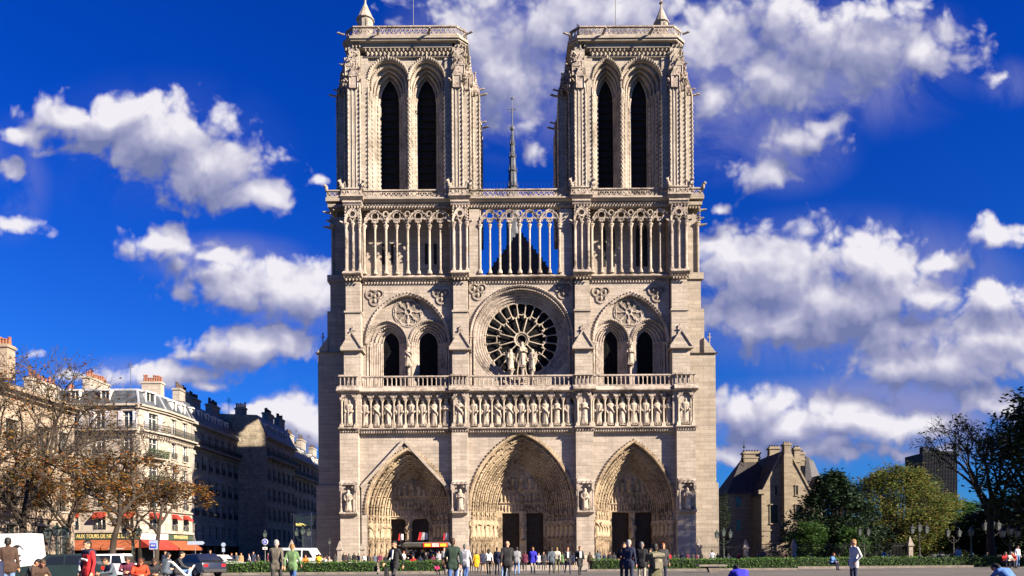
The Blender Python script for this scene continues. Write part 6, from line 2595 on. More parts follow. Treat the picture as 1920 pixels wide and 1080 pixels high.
for (a, b), lab in zip(rl, RL):
    q = MB()
    n = int((b - a) / .16)
    for i in range(1, n):
        xx = a + (b - a) * i / n
        q.tube([(xx, 86, .45), (xx, 86, 2.25), (xx, 86, 2.42)], [.016, .016, .003], 4)
    for zz in (.55, 2.0):
        q.box(a + .25, b - .25, 85.97, 86.03, zz, zz + .05)
    q.box(a + .3, b - .3, 85.8, 86.2, 0, .45)
    tag(q.build('iron_railing', M_iron), lab, 'railing', 'iron railings right of the cathedral')
# ------------------------------------------------------------------ trees and hedges
M_bark = plain('dark_bark', (0.018, 0.015, 0.013), .95, .45, 2.5, bump=.6)
M_bark2 = plain('plane_bark', (0.028, 0.021, 0.016), .95, .5, 1.6, bump=.6)
L_russet = leafmat('russet_leaves', [(.13, .040, .010), (.20, .075, .012), (.15, .085, .018), (.08, .065, .016), (.06, .030, .012)])
L_olive = leafmat('turning_leaves', [(.045, .080, .016), (.095, .120, .026), (.13, .135, .032), (.15, .105, .030), (.055, .095, .020), (.10, .135, .034)])
L_green = leafmat('green_leaves', [(.024, .060, .014), (.042, .095, .018), (.030, .075, .018), (.06, .10, .024)])
L_dark = leafmat('dark_leaves', [(.008, .018, .007), (.012, .028, .009), (.018, .034, .012), (.010, .020, .010)], trans=.2)  # leaves coloured dark to carry the shade over the park trees
L_yew = leafmat('yew_needles', [(.006, .016, .007), (.010, .026, .010), (.016, .036, .012)], trans=.1)
L_hedge = leafmat('hedge_leaves', [(.035, .085, .014), (.055, .125, .020), (.045, .10, .016), (.075, .15, .028), (.026, .06, .010)], trans=.25)


def leaves(mb, pts, n, size, spread, r, flat=.7):
    """n small leaf blades scattered round each point"""
    for (x, y, z) in pts:
        for _ in range(n):
            px, py, pz = x + r.gauss(0, spread), y + r.gauss(0, spread), z + r.gauss(0, spread * flat)
            s = size * r.uniform(.6, 1.35)
            a, b = r.uniform(0, 2 * PI), r.uniform(-.9, .9)
            u = (math.cos(a) * s, math.sin(a) * s, b * s * .6)
            c, d = a + PI / 2 + r.uniform(-.4, .4), r.uniform(-1, 1)
            v = (math.cos(c) * s * .45, math.sin(c) * s * .45, d * s * .5)
            mb.add([(px - u[0], py - u[1], pz - u[2]), (px + v[0], py + v[1], pz + v[2]), (px + u[0], py + u[1], pz + u[2]), (px - v[0], py - v[1], pz - v[2])], [(0, 1, 2, 3)])


def skeleton(seed, H, fork, r0, levels=5, spread=.75, up=.35, lean=(0, 0), kids=(2, 4), shrink=.72, first=None, reach=.40):
    """branching limbs; returns trunk mesh and the twig ends"""
    r = rng(seed)
    mb = MB()
    tips, mids = [], []

    def grow(p, d, ln, rad, lv):
        k = 3 if lv > 1 else 2
        pts, rr = [p], [rad]
        q, dd = Vector(p), Vector(d)
        for i in range(k):
            dd = (dd + Vector((r.gauss(0, .16), r.gauss(0, .16), r.gauss(0, .10) + .05 * up))).normalized()
            q = q + dd * ln / k
            pts.append(q.copy())
            rr.append(rad * (1 - .42 * (i + 1) / k))
        mb.tube(pts, rr, 7 if rad > .12 else (5 if rad > .05 else 3), cap=False)
        if lv <= 0:
            tips.append(tuple(q))
            return
        if lv <= 2:
            mids.append(tuple(pts[1]))
            mids.append(tuple(q))
        nk = r.randint(*kids)
        base = r.uniform(0, 2 * PI)
        for j in range(nk):
            a = base + 2 * PI * j / nk + r.gauss(0, .35)
            sp = spread * r.uniform(.7, 1.25)
            side = dd.orthogonal().normalized()
            side2 = dd.cross(side)
            nd = (dd * math.cos(sp) + (side * math.cos(a) + side2 * math.sin(a)) * math.sin(sp) + Vector((0, 0, up * .5))).normalized()
            st = pts[-1] if j < 2 else pts[-2]
            grow(st, nd, ln * shrink * r.uniform(.8, 1.15), rad * .60, lv - 1)

    top = Vector((lean[0], lean[1], fork))
    n = 5
    pts = [Vector((lean[0] * (i / n) ** 1.3 + r.gauss(0, .05) * (i > 0), lean[1] * (i / n), fork * i / n)) for i in range(n + 1)]
    mb.tube(pts, [r0 * (1.35 - .25 * min(i, 1) - .45 * i / n) for i in range(n + 1)], 9, cap=False)
    L0 = (H - fork) * reach
    nk = first or 4
    for j in range(nk):
        a = 2 * PI * j / nk + r.gauss(0, .3)
        sp = spread * (.35 if j == 0 else r.uniform(.8, 1.2))
        d = Vector((math.sin(sp) * math.cos(a), math.sin(sp) * math.sin(a), math.cos(sp)))
        grow(pts[-1] if j < 3 else pts[-2], d, L0 * r.uniform(.85, 1.15), r0 * .62, levels - 1)
    return mb, tips, mids


def bare_tree(px, Y, H, fork, r0, seed, label, lean=(0, 0), nleaf=2, levels=5, leafz=(0, 99), bark=None, lm=None, spread=.72, keep=1.0, lsize=.13, cat_group='bare autumn trees before the old houses', first=None, reach=.40, kids=(2, 4)):
    root = empty('autumn_tree', (X(px, 1040, Y), Y, 0))
    tag(root, label, 'tree', cat_group)
    mb, tips, mids = skeleton(seed, H, fork, r0, levels, spread, .3, lean, kids, first=first, reach=reach)
    mb.build('trunk', bark or M_bark2, root, smooth=True)
    r = rng(seed + 1)
    lv = MB()
    pts = [p for p in tips + mids if leafz[0] < p[2] < leafz[1] and r.random() < keep]
    leaves(lv, pts, nleaf, lsize, .28, r)
    if lv.f:
        lv.build('crown', lm or L_russet, root)
    return root


bare_tree(45, 58, 16.2, 4.6, .34, 11, 'tallest bare autumn tree, its top against the chimney at the left edge', nleaf=2, lsize=.12, leafz=(2, 17), levels=6, keep=.6, kids=(3, 4))
bare_tree(-40, 52, 14.0, 4.2, .30, 12, 'autumn tree at the very left edge, mostly outside the picture', nleaf=3, levels=5, keep=.9)
bare_tree(129, 66, 12.5, 4.0, .22, 13, 'dark upright bare tree at the corner of the pale long building', nleaf=4, leafz=(2, 9), levels=6, keep=.85)
bare_tree(207, 56, 11.6, 4.4, .25, 14, 'bare tree with a leaning trunk before the brasserie awnings', lean=(.7, 0), nleaf=4, leafz=(2, 8.5), levels=6, keep=.85)
bare_tree(291, 62, 9.2, 3.9, .22, 15, 'small forked tree with a reddish trunk beside the blue bus stop sign', lean=(.35, 0), nleaf=4, leafz=(3, 7.5), levels=6, keep=.8)
bare_tree(250, 70, 10.4, 3.6, .17, 16, 'thin bare tree between the leaning tree and the reddish forked tree', nleaf=5, leafz=(2, 8.5), levels=6, keep=.9)
bare_tree(90, 74, 10.0, 3.2, .18, 17, 'slender autumn tree with brown leaves by the white van', nleaf=5, leafz=(2, 8.5), levels=6, keep=.9)


def crown_tree(name, px, Y, H, rad, trunk_h, seed, label, mat, nclump=150, nleaf=26, lsize=.16, squash=1.0, shape='round', bark=None, group='trees of the park on the right', hole=.0, spread=.38):
    """tree with a leafy crown: clumps on limbs spread through the crown's volume"""
    r = rng(seed)
    root = empty(name, (X(px, 1040, Y), Y, 0))
    tag(root, label, 'tree', group)
    tk = MB()
    n = 5
    tk.tube([(r.gauss(0, .06) * i, r.gauss(0, .06) * i, trunk_h * 1.5 * i / n) for i in range(n + 1)], [.055 * H * .42 * (1.2 - .14 * i) for i in range(n + 1)], 8)
    c = MB()
    cz = trunk_h + (H - trunk_h) * .5
    hh = (H - trunk_h) * .5
    pts = []
    lumps = [(r.uniform(0, 2 * PI), r.uniform(-.9, 1), r.uniform(.12, .32)) for _ in range(9)]
    for i in range(nclump):
        a = r.uniform(0, 2 * PI)
        t = r.uniform(-1, 1)
        rr = r.random() ** .38
        if shape == 'cone':
            prof = max(.05, (1 - (t + 1) / 2) ** .8)
        elif shape == 'yew':
            prof = max(.08, (1 - ((t + 1) / 2) ** 1.6) ** .7)
        else:
            prof = math.sqrt(max(0, 1 - t * t * .96))
        bump = 1.0
        for (la, lt, lamp) in lumps:
            dd = (math.cos(a - la) - .55) * 2
            if dd > 0 and abs(t - lt) < .5:
                bump += lamp * dd * (1 - abs(t - lt) / .5)
        bump *= r.uniform(.88, 1.08)
        R = rad * prof * rr * bump
        pts.append((R * math.cos(a), R * math.sin(a), cz + t * hh * (1 + .06 * r.gauss(0, 1))))
        if i % 3 == 0:
            st = (0, 0, min(trunk_h * 1.4, max(trunk_h * .6, pts[-1][2] * .55)))
            md = (pts[-1][0] * .5, pts[-1][1] * .5, st[2] + (pts[-1][2] - st[2]) * .38)
            tk.tube([st, md, pts[-1]], [.02 * H * .5, .011 * H * .5, .004 * H * .5], 4, cap=False)
    for p in pts:
        nl = int(nleaf * r.uniform(.5, 1.4))
        leaves(c, [p], nl, lsize, spread * r.uniform(.7, 1.35), r)
    tk.build('trunk', bark or M_bark, root, smooth=True)
    c.build('crown', mat, root)
    return root


crown_tree('yew_tree', 1563, 95, 11.2, 6.2, .3, 31, 'dark yew with spreading pointed branches before the stone house', L_yew, 520, 46, .21, shape='yew', spread=.40)
crown_tree('laurel_bush', 1514, 91, 4.7, 2.2, .3, 32, 'round green bush at the foot of the dark yew beside the railings', L_green, 200, 44, .15, spread=.30)
crown_tree('laurel_bush', 1590, 90, 3.9, 1.9, .3, 42, 'low green bush behind the standing man in white', L_green, 130, 40, .15, spread=.30)
crown_tree('plane_tree', 1680, 106, 12.9, 7.0, .6, 33, 'broad tree turning yellow and brown between the dark yew and the office tower', L_olive, 700, 64, .17, spread=.55)
crown_tree('chestnut_tree', 1795, 112, 8.6, 4.6, 1.5, 34, 'mid green tree under the office tower', L_green, 260, 46, .22, spread=.5)
crown_tree('chestnut_tree', 1735, 118, 7.0, 3.8, 1.2, 35, 'low dark tree left of the green lamp post', L_dark, 210, 46, .24, spread=.5)
crown_tree('chestnut_tree', 1850, 104, 6.5, 4.2, 1.0, 36, 'low dark tree behind the bare silhouetted tree', L_dark, 220, 46, .24, spread=.5)
crown_tree('chestnut_tree', 1925, 100, 8.5, 5.0, 1.0, 37, 'dark tree behind the street lanterns at the right edge', L_dark, 260, 46, .24, spread=.5)
crown_tree('holm_oak', 1990, 62, 14.6, 4.7, 2.0, 38, 'tall dense dark tree cut by the right edge of the picture', L_dark, 520, 44, .20, spread=.5)
crown_tree('chestnut_tree', 1655, 122, 6.0, 4.5, 1.0, 39, 'dark shrubby tree behind the yellowing tree', L_dark, 200, 46, .24, spread=.5)
t_ = bare_tree(1858, 76, 15.8, 5.8, .40, 21, 'tall dark tree with spreading limbs and thin foliage, silhouetted beside the office tower', nleaf=5, levels=6, leafz=(5, 40), bark=M_bark, lm=L_dark, spread=.52, keep=.20, lsize=.18, cat_group='trees of the park on the right', first=5, reach=.355)
crown_tree('chestnut_tree', 2060, 64, 15, 6.0, 2.5, 40, 'dark park tree just beyond the right edge', L_dark, 200, 30, .2, spread=.6)
crown_tree('poplar_tree', 2187, 69.2, 30, 2.6, 2.0, 41, 'tall narrow poplar beyond the right edge, its shadow on the cathedral corner', L_dark, 260, 30, .24, spread=.5)
crown_tree('ivy_bush', 1358, 100, 9.0, .9, .2, 43, 'narrow ivy-clad shrub between the cathedral flank and the stone house', L_dark, 90, 26, .12, spread=.3)


# ---- clipped hedges on the square and the low kerbs before them
def hedge(px0, px1, Y0, Y1, h, depth, seed, label, dens=190):
    r = rng(seed)
    x0, x1 = X(px0, 1060, Y0), X(px1, 1060, Y1)
    mb = MB()
    n = int((x1 - x0) * dens)
    core = MB()
    for i in range(n):
        t = r.random()
        x = x0 + (x1 - x0) * t
        yb = Y0 + (Y1 - Y0) * t
        hh = h * (1 + .05 * math.sin(x * 2.1) + .03 * math.sin(x * 5.3))
        k = r.random()
        if k < .5:
            y, z = yb + r.uniform(-.05, .06), r.uniform(.05, hh)
        else:
            y, z = yb + r.uniform(0, depth), hh + r.gauss(0, .035)
        s = r.uniform(.035, .075)
        a = r.uniform(0, 2 * PI)
        b = r.uniform(0, 2 * PI)
        u = (math.cos(a) * s, math.sin(a) * s * .7, math.sin(b) * s)
        v = (-math.sin(a) * s * .5, math.cos(a) * s * .5, math.cos(b) * s * .7)
        mb.add([(x - u[0], y - u[1], z - u[2]), (x + v[0], y + v[1], z + v[2]), (x + u[0], y + u[1], z + u[2]), (x - v[0], y - v[1], z - v[2])], [(0, 1, 2, 3)])
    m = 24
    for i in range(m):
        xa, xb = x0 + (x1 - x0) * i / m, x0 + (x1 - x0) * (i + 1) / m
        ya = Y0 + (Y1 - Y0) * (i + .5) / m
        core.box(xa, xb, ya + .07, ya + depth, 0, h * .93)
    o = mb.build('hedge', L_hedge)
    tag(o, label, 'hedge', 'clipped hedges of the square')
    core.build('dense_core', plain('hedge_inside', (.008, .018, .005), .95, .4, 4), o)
    return o


hedge(392, 700, 52.5, 52.5, .84, 1.6, 51, 'clipped hedge behind the two men, from the white car to the dark-suited man')
hedge(712, 832, 52.5, 52.5, .86, 1.6, 52, 'short clipped hedge before the souvenir stall')
hedge(1110, 1492, 57, 57, .84, 1.8, 53, 'clipped hedge right of the passage, behind the low stone slab bench')
hedge(1440, 1925, 62, 62, .84, 2.2, 54, 'long shaded hedge before the park on the right')


def kerb(px0, px1, Y, h, d, label):
    q = MB()
    x0, x1 = X(px0, 1070, Y), X(px1, 1070, Y)
    n = max(1, int((x1 - x0) / 1.2))
    for i in range(n):
        a, b = x0 + (x1 - x0) * i / n, x0 + (x1 - x0) * (i + 1) / n
        q.box(a + .006, b - .006, Y, Y + d, 0, h)
    o = q.build('stone_kerb', M_kerb)
    tag(o, label, 'kerb', 'stone kerbs along the hedges')


kerb(380, 706, 51.4, .16, .8, 'pale stone kerb under the left hedge')
kerb(709, 870, 51.4, .18, .8, 'pale stone kerb before the souvenir stall hedge, ending at the passage')
kerb(1100, 1494, 55.8, .14, .9, 'pale stone kerb under the hedge with the slab bench')
kerb(1496, 1826, 60.8, .16, .9, 'pale stone kerb along the shaded hedge on the right')

# low stone slab bench before the right hedge
q = MB()
yb = 50.0
xa, xb = X(1308, 1060, yb), X(1360, 1060, yb)
q.box(xa, xb, yb - .4, yb + .4, .40, .52)
q.frustum(xa + .75, xb - .6, yb - .25, yb + .25, 0, xa + .6, xb - .5, yb - .3, yb + .3, .40)
tag(q.build('slab_bench', M_kerb), 'low stone slab bench on a short pedestal before the right hedge', 'bench')
# ------------------------------------------------------------------ people
BODY = {}
SKIN, TOP, BOT, HAIR, SHOE = range(5)


def body_mesh(key, pose, vox=.021, coat=0.0, longhair=False, skirt=False, hat=False, bald=False, fingers=True, bulk=1.0):
    """one continuous figure, 1.72 m tall when standing, facing -Y; zones of skin, top, trousers, hair and shoes"""
    if key in BODY:
        return BODY[key]
    J = dict(pel=(0, 0, .96), wai=(0, .0, 1.10), che=(0, .01, 1.32), nek=(0, .015, 1.46), hd=(0, -.01, 1.60),
             sL=(.185, .01, 1.40), sR=(-.185, .01, 1.40), eL=(.235, .03, 1.12), eR=(-.235, .03, 1.12), wL=(.25, -.05, .88), wR=(-.25, -.05, .88),
             hL=(.09, 0, .93), hR=(-.09, 0, .93), kL=(.10, -.02, .50), kR=(-.10, -.02, .50), aL=(.105, .02, .09), aR=(-.105, .02, .09))
    J.update(pose)
    J = {k: Vector(v) for k, v in J.items()}
    caps = []            # (p, q, r0, r1, zone, squash-axis)

    def cap(p, q, r0, r1, z):
        caps.append((Vector(p), Vector(q), r0, r1, z))
    b = bulk
    sh = (J['sL'] - J['sR']).normalized()
    # torso as a bundle of overlapping tapered limbs, so it is wider than deep
    for o in (-.075, 0, .075):
        cap(J['pel'] + sh * o, J['wai'] + sh * o * .9, .098 * b, .090 * b, TOP)
        cap(J['wai'] + sh * o * .9, J['che'] + sh * o * 1.15, .092 * b, .106 * b, TOP)
    cap(J['sL'] - sh * .05, J['sR'] + sh * .05, .075 * b, .075 * b, TOP)
    cap(J['che'], J['nek'], .10 * b, .062, TOP)
    cap(J['nek'], J['hd'] - (J['hd'] - J['nek']) * .35, .052, .055, SKIN)
    up = (J['hd'] - J['nek']).normalized()
    fw = Vector((0, -1, 0)) if 'fw' not in J else J['fw'].normalized()
    fw = (fw - up * fw.dot(up)).normalized()
    h = J['hd']
    cap(h + up * .035 - fw * .01, h + up * .03 + fw * .012, .088, .086, SKIN)
    cap(h - up * .045 + fw * .030, h - up * .055 + fw * .045, .060, .048, SKIN)
    cap(h + fw * .088 + up * .012, h + fw * .108 - up * .018, .014, .017, SKIN)
    side = up.cross(fw)
    for s in (-1, 1):
        cap(h + side * s * .086, h + side * s * .090 - up * .03, .017, .012, SKIN)
    if not bald:
        cap(h + up * .060 - fw * .020, h + up * .055 + fw * .020, .090, .084, HAIR)
        cap(h + up * .03 - fw * .035, h - up * .035 - fw * .035, .082, .066, HAIR)
        if longhair:
            cap(h + up * .0 - fw * .045, h - up * .17 - fw * .055, .080, .055, HAIR)
            for s in (-1, 1):
                cap(h + side * s * .070, h - up * .13 + side * s * .075, .035, .028, HAIR)
    if hat:
        cap(h + up * .075 - fw * .02, h + up * .075 + fw * .02, .102, .102, HAIR)
        cap(h + up * .055 + fw * .06, h + up * .045 + fw * .13, .04, .03, HAIR)
    for s in 'LR':
        cap(J['s' + s], J['e' + s], .058 * b, .046 * b, TOP)
        cap(J['e' + s], J['w' + s], .046 * b, .037, TOP)
        d = (J['w' + s] - J['e' + s]).normalized()
        cap(J['w' + s], J['w' + s] + d * .035, .028, .030, SKIN)
        cap(J['w' + s] + d * .04, J['w' + s] + d * .10, .034, .032, SKIN)
        cap(J['h' + s], J['k' + s], .090 * b, .064, BOT)
        cap(J['k' + s], J['a' + s], .062, .048, BOT)
        a = J['a' + s]
        ft = J.get('f' + s, Vector((0, -1, 0)))
        ft = Vector(ft).normalized()
        cap(a + Vector((0, 0, -.04)), a + ft * .15 + Vector((0, 0, -.055)), .042, .034, SHOE)
    cap(J['hL'], J['hR'], .10 * b, .10 * b, BOT)
    cap(J['pel'] - Vector((0, 0, .02)) + sh * .05, J['pel'] - Vector((0, 0, .02)) - sh * .05,   .108 * b, .108 * b, TOP if coat else BOT)
    if coat:
        mid = []
        for s in 'LR':
            m = J['h' + s] + (J['k' + s] - J['h' + s]) * coat
            cap(J['h' + s] + (J['h' + s] - J['pel']) * .15, m, .105 * b, .112 * b, TOP)
            mid.append(m)
        for t in (0, .5, 1):
            a = J['pel'] + (mid[0] * .5 + mid[1] * .5 - J['pel']) * t
            cap(a - sh * .05, a + sh * .05, .118 * b, .118 * b, TOP)
        cap(mid[0], mid[1], .108 * b, .108 * b, TOP)
    if skirt:
        m0, m1 = (J['hL'] + J['hR']) / 2, (J['kL'] + J['kR']) / 2
        for o in (-.06, .06):
            cap(m0 + sh * o, m1 + sh * o * 1.4, .125, .15, BOT)
    # rough union, then a voxel skin that joins everything into one surface
    mb = MB()
    for (p, q, r0, r1, z) in caps:
        d = q - p
        if d.length < 1e-4:
            d = Vector((0, 0, .001))
        t = d.normalized()
        pts, rr = [], []
        for k in range(4):
            a = PI / 2 * (1 - k / 4)
            pts.append(p - t * r0 * math.sin(a))
            rr.append(max(.001, r0 * math.cos(a)))
        pts += [p, q]
        rr += [r0, r1]
        for k in range(1, 5):
            a = PI / 2 * k / 4
            pts.append(q + t * r1 * math.sin(a))
            rr.append(max(.001, r1 * math.cos(a)))
        mb.tube(pts, rr, 10)
    me = bpy.data.meshes.new('body_raw')
    me.from_pydata(mb.v, [], mb.f)
    o = bpy.data.objects.new('body_raw', me)
    COL.objects.link(o)
    m = o.modifiers.new('r', 'REMESH')
    m.mode = 'VOXEL'
    m.voxel_size = vox
    sm = o.modifiers.new('s', 'SMOOTH')
    sm.iterations = 2
    sm.factor = .5
    dg = bpy.context.evaluated_depsgraph_get()
    dg.update()
    out = bpy.data.meshes.new_from_object(o.evaluated_get(dg))
    bpy.data.objects.remove(o)
    bpy.data.meshes.remove(me)
    n = len(out.polygons)
    ce = np.empty(n * 3)
    out.polygons.foreach_get('center', ce)
    ce = ce.reshape(-1, 3)
    best = np.full(n, 1e9)
    zone = np.zeros(n, int)
    for (p, q, r0, r1, z) in caps:
        P, Q = np.array(p), np.array(q)
        d = Q - P
        L = max(1e-9, d.dot(d))
        t = np.clip((ce - P) @ d / L, 0, 1)
        dist = np.linalg.norm(ce - (P + t[:, None] * d), axis=1) - (r0 + (r1 - r0) * t)
        if z == HAIR:                      # hair keeps clear of the face
            face = (ce - np.array(h)) @ np.array(fw)
            updn = (ce - np.array(h)) @ np.array(up)
            dist = np.where((face > .045) & (updn < .075), dist + .05, dist - .004)
        k = dist < best
        best[k] = dist[k]
        zone[k] = z
    out.polygons.foreach_set('material_index', zone)
    out.polygons.foreach_set('use_smooth', [True] * n)
    # eyes, lips and fingers are small raised shapes rooted in the skin
    ex = MB()
    ex.cur = HAIR
    for s in (-1, 1):
        c = h + side * s * .033 + fw * .089 + up * .022
        ex.ball(tuple(c), .0085, 5, 4)
    if fingers:
        ex.cur = SKIN
        for s in 'LR':
            d = (J['w' + s] - J['e' + s]).normalized()
            base = J['w' + s] + d * .09
            sd = sh * (1 if s == 'L' else -1)
            fr = d.cross(sd).normalized()
            for i, (off, ln) in enumerate(((-.026, .066), (-.009, .078), (.009, .072), (.025, .056))):
                p0 = base + fr * off
                p1 = p0 + d * ln * .5
                p2 = p1 + (d - sd * .5).normalized() * ln * .5
                ex.tube([p0 - d * .02, p1, p2], [.0095, .009, .006], 5)
            p0 = J['w' + s] + d * .045 - fr * .026
            ex.tube([p0, p0 - fr * .028 + d * .025, p0 - fr * .030 + d * .055], [.012, .011, .007], 5)
    nv, nf = len(out.vertices), len(out.polygons)
    import bmesh
    bm = bmesh.new()
    bm.from_mesh(out)
    vs = [bm.verts.new(v) for v in ex.v]
    for f, mi in zip(ex.f, ex.m):
        try:
            q = bm.faces.new([vs[i] for i in f])
            q.material_index = mi
            q.smooth = True
        except ValueError:
            pass
    bm.to_mesh(out)
    bm.free()
    for i in range(5):
        out.materials.append(None)
    out.name = 'person'
    BODY[key] = out
    return out


# poses (joints that differ from standing)
WALK = dict(kL=(.10, -.18, .54), aL=(.11, -.22, .10), kR=(-.10, .04, .50), aR=(-.10, .30, .16), eL=(.235, .14, 1.14), wL=(.23, .16, .90), eR=(-.235, -.08, 1.13), wR=(-.22, -.26, .96))
WALK2 = dict(kR=(-.10, -.14, .53), aR=(-.11, -.14, .09), kL=(.10, .06, .50), aL=(.10, .26, .13), eR=(-.24, .12, 1.13), wR=(-.24, .10, .89), eL=(.24, -.04, 1.12), wL=(.22, -.20, .93))
POCK = dict(eL=(.29, .08, 1.14), wL=(.19, -.05, .96), eR=(-.29, .08, 1.14), wR=(-.19, -.05, .96))
CAM = dict(eL=(.25, -.14, 1.20), wL=(.09, -.24, 1.46), eR=(-.25, -.14, 1.20), wR=(-.08, -.24, 1.46))
FOLD = dict(eL=(.26, -.02, 1.14), wL=(.04, -.20, 1.16), eR=(-.26, -.02, 1.14), wR=(-.05, -.18, 1.10))
HIPS = dict(eL=(.34, .08, 1.17), wL=(.17, -.03, 1.03), eR=(-.235, .03, 1.12), wR=(-.25, -.05, .88))
SIT = dict(pel=(0, 0, .50), wai=(0, -.02, .64), che=(0, -.10, .84), nek=(0, -.15, .97), hd=(0, -.19, 1.10), sL=(.185, -.11, .92), sR=(-.185, -.11, .92), eL=(.25, -.22, .70), eR=(-.25, -.22, .70), wL=(.14, -.42, .62), wR=(-.14, -.42, .62),
           hL=(.09, -.02, .48), hR=(-.09, -.02, .48), kL=(.12, -.45, .50), kR=(-.12, -.45, .50), aL=(.12, -.48, .09), aR=(-.12, -.48, .09))
LOOKDOWN = dict(SIT, hd=(0, -.26, 1.07), fw=(0, -.75, -.65), wL=(.08, -.46, .66), wR=(-.08, -.46, .66))
BEND = dict(pel=(0, .08, .72), wai=(0, .02, .84), che=(0, -.18, .98), nek=(0, -.30, 1.04), hd=(0, -.42, 1.07), sL=(.19, -.22, 1.02), sR=(-.19, -.22, 1.02), eL=(.24, -.30, .78), eR=(-.24, -.30, .78), wL=(.12, -.48, .72), wR=(-.12, -.48, .72),
            hL=(.09, .06, .70), hR=(-.09, .06, .70), kL=(.13, -.20, .44), kR=(-.13, -.12, .40), aL=(.13, .02, .09), aR=(-.13, .14, .09), fw=(0, -.8, -.6))
CROUCH = dict(pel=(0, .06, .42), wai=(0, .02, .53), che=(0, -.13, .68), nek=(0, -.24, .76), hd=(0, -.35, .80), sL=(.19, -.17, .73), sR=(-.19, -.17, .73), eL=(.26, -.34, .52), eR=(-.26, -.34, .52), wL=(.12, -.52, .46), wR=(-.12, -.52, .46),
              hL=(.09, .05, .40), hR=(-.09, .05, .40), kL=(.17, -.33, .44), kR=(-.16, -.20, .25), aL=(.15, -.10, .09), aR=(-.13, .18, .12), fw=(0, -.8, -.6))
POSES = dict(crouch=CROUCH, stand={}, walk=WALK, walk2=WALK2, pock=POCK, cam=CAM, fold=FOLD, hips=HIPS, sit=SIT, read=LOOKDOWN, bend=BEND)

CLOTH = {}


def cloth(name, col, rough=.85):
    if name not in CLOTH:
        CLOTH[name] = plain('cloth_' + name, col, rough, .22, 9.0, bump=.25)
    return CLOTH[name]


PAL = dict(black=(.012, .012, .014), charcoal=(.025, .025, .028), navy=(.012, .016, .04), darkgreen=(.012, .026, .018), brown=(.040, .022, .015), taupe=(.085, .075, .06), green=(.085, .15, .065), white=(.42, .42, .43), cream=(.42, .38, .30),
           grey=(.16, .165, .18), lightgrey=(.27, .28, .31), slate=(.055, .07, .09), blue=(.018, .016, .30), denim=(.035, .075, .20), lightdenim=(.10, .17, .32), red=(.30, .012, .016), scarlet=(.42, .035, .012), yellow=(.52, .26, .012), orange=(.46, .13, .02),
           khaki=(.20, .16, .10), olive=(.075, .072, .04), maroon=(.075, .012, .03), pink=(.50, .03, .12), skyblue=(.05, .12, .30), tan=(.22, .14, .07), stone=(.26, .23, .18))
HAIRC = dict(black=(.008, .007, .006), brown=(.03, .016, .008), fair=(.16, .09, .03), grey=(.10, .095, .09), white=(.19, .185, .18), ginger=(.16, .045, .012), auburn=(.07, .02, .01))
M_skin = plain('skin', (.42, .21, .13), .6, .12, 8)
M_shoe = plain('shoe_leather', (.015, .012, .011), .5, .2, 5)


def person(px, ytop, Y, face, pose, top, bot, hair, label, opts=None, height=1.72, group=None, z=0.0):
    """px: where it stands; face: degrees, 0 looks at the camera, 180 looks at the cathedral"""
    opts = opts or {}
    far = Y > 42
    key = (pose, tuple(sorted(opts.items())), far)
    me = body_mesh(key, POSES[pose], .034 if far else .022, fingers=not far, **opts)
    o = bpy.data.objects.new('person', me)
    COL.objects.link(o)
    if ytop is not None:
        standing = pose not in ('sit', 'read', 'bend', 'crouch')
        full = 1.735 if standing else dict(bend=1.2, crouch=.93).get(pose, 1.23)
        hgt = Z(ytop, Y, px)
        s = hgt / full if standing else height / 1.72
        s = min(max(s, .60), 1.12)
        if not standing:
            z = hgt - full * s
            z = max(z, 0.0)
    else:
        s = height / 1.72
    o.location = (X(px, 1040, Y), Y, z)
    o.scale = (s, s, s)
    o.rotation_euler = (0, 0, math.radians(face))
    mats = [M_skin, cloth(top, PAL[top]), cloth(bot, PAL[bot]), cloth('hair_' + hair, HAIRC[hair], .6), M_shoe]
    for i, m in enumerate(mats):
        o.material_slots[i].link = 'OBJECT'
        o.material_slots[i].material = m
    tag(o, label, 'person', group)
    return o, s


def strip(o, mb, name, mat):
    c = mb.build(name, mat, o)
    return c


G1 = 'people sitting at the left'
G2 = 'visitors in the passage before the central portal'
G3 = 'visitors beyond the hedges'
C = dict(coat=.28)
LC = dict(coat=.8)

# --- foreground, left
person(15, 1008, 23.0, 205, 'stand', 'brown', 'lightdenim', 'black', 'man in a dark brown leather jacket and pale jeans before the white van', C)
person(-4, 1034, 19.0, 250, 'read', 'navy', 'charcoal', 'black', 'person in a navy coat cut by the left edge of the picture', C, z=.2)
person(54, 1046, 24.0, 100, 'read', 'charcoal', 'charcoal', 'black', 'seated person in black with dark hair beside the white van', C, group=G1)
person(70, 1050, 22.5, 60, 'read', 'brown', 'navy', 'brown', 'seated man in a brown jacket looking down, below the white van', C, group=G1)
o, s = person(165, 1013, 19.5, -30, 'stand', 'red', 'red', 'black', 'person in a red and navy tracksuit with white stripes, standing at the left', C)
q = MB()                                                        # navy yoke and sleeve of the tracksuit with its white band
q.tube([(-.19, .03, 1.40), (-.24, .04, 1.12), (-.255, -.03, .93)], [.085, .075, .062], 9)
q.tube([(-.17, .02, 1.40), (0, .03, 1.41), (.17, .02, 1.40)], [.10, .115, .10], 10)
strip(o, q, 'navy_yoke', cloth('navy', PAL['navy']))
q = MB()
q.tube([(-.17, -.13, 1.20), (0, -.165, 1.235), (.17, -.13, 1.20)], [.028, .028, .028], 6)
q.tube([(-.215, -.115, 1.20), (-.245, -.085, 1.05), (-.26, -.10, .95)], [.022, .022, .02], 6)
q.tube([(-.13, -.15, 1.16), (-.15, -.145, 1.0), (-.13, -.15, .92)], [.02, .02, .02], 6)
strip(o, q, 'white_stripe', cloth('white', PAL['white']))
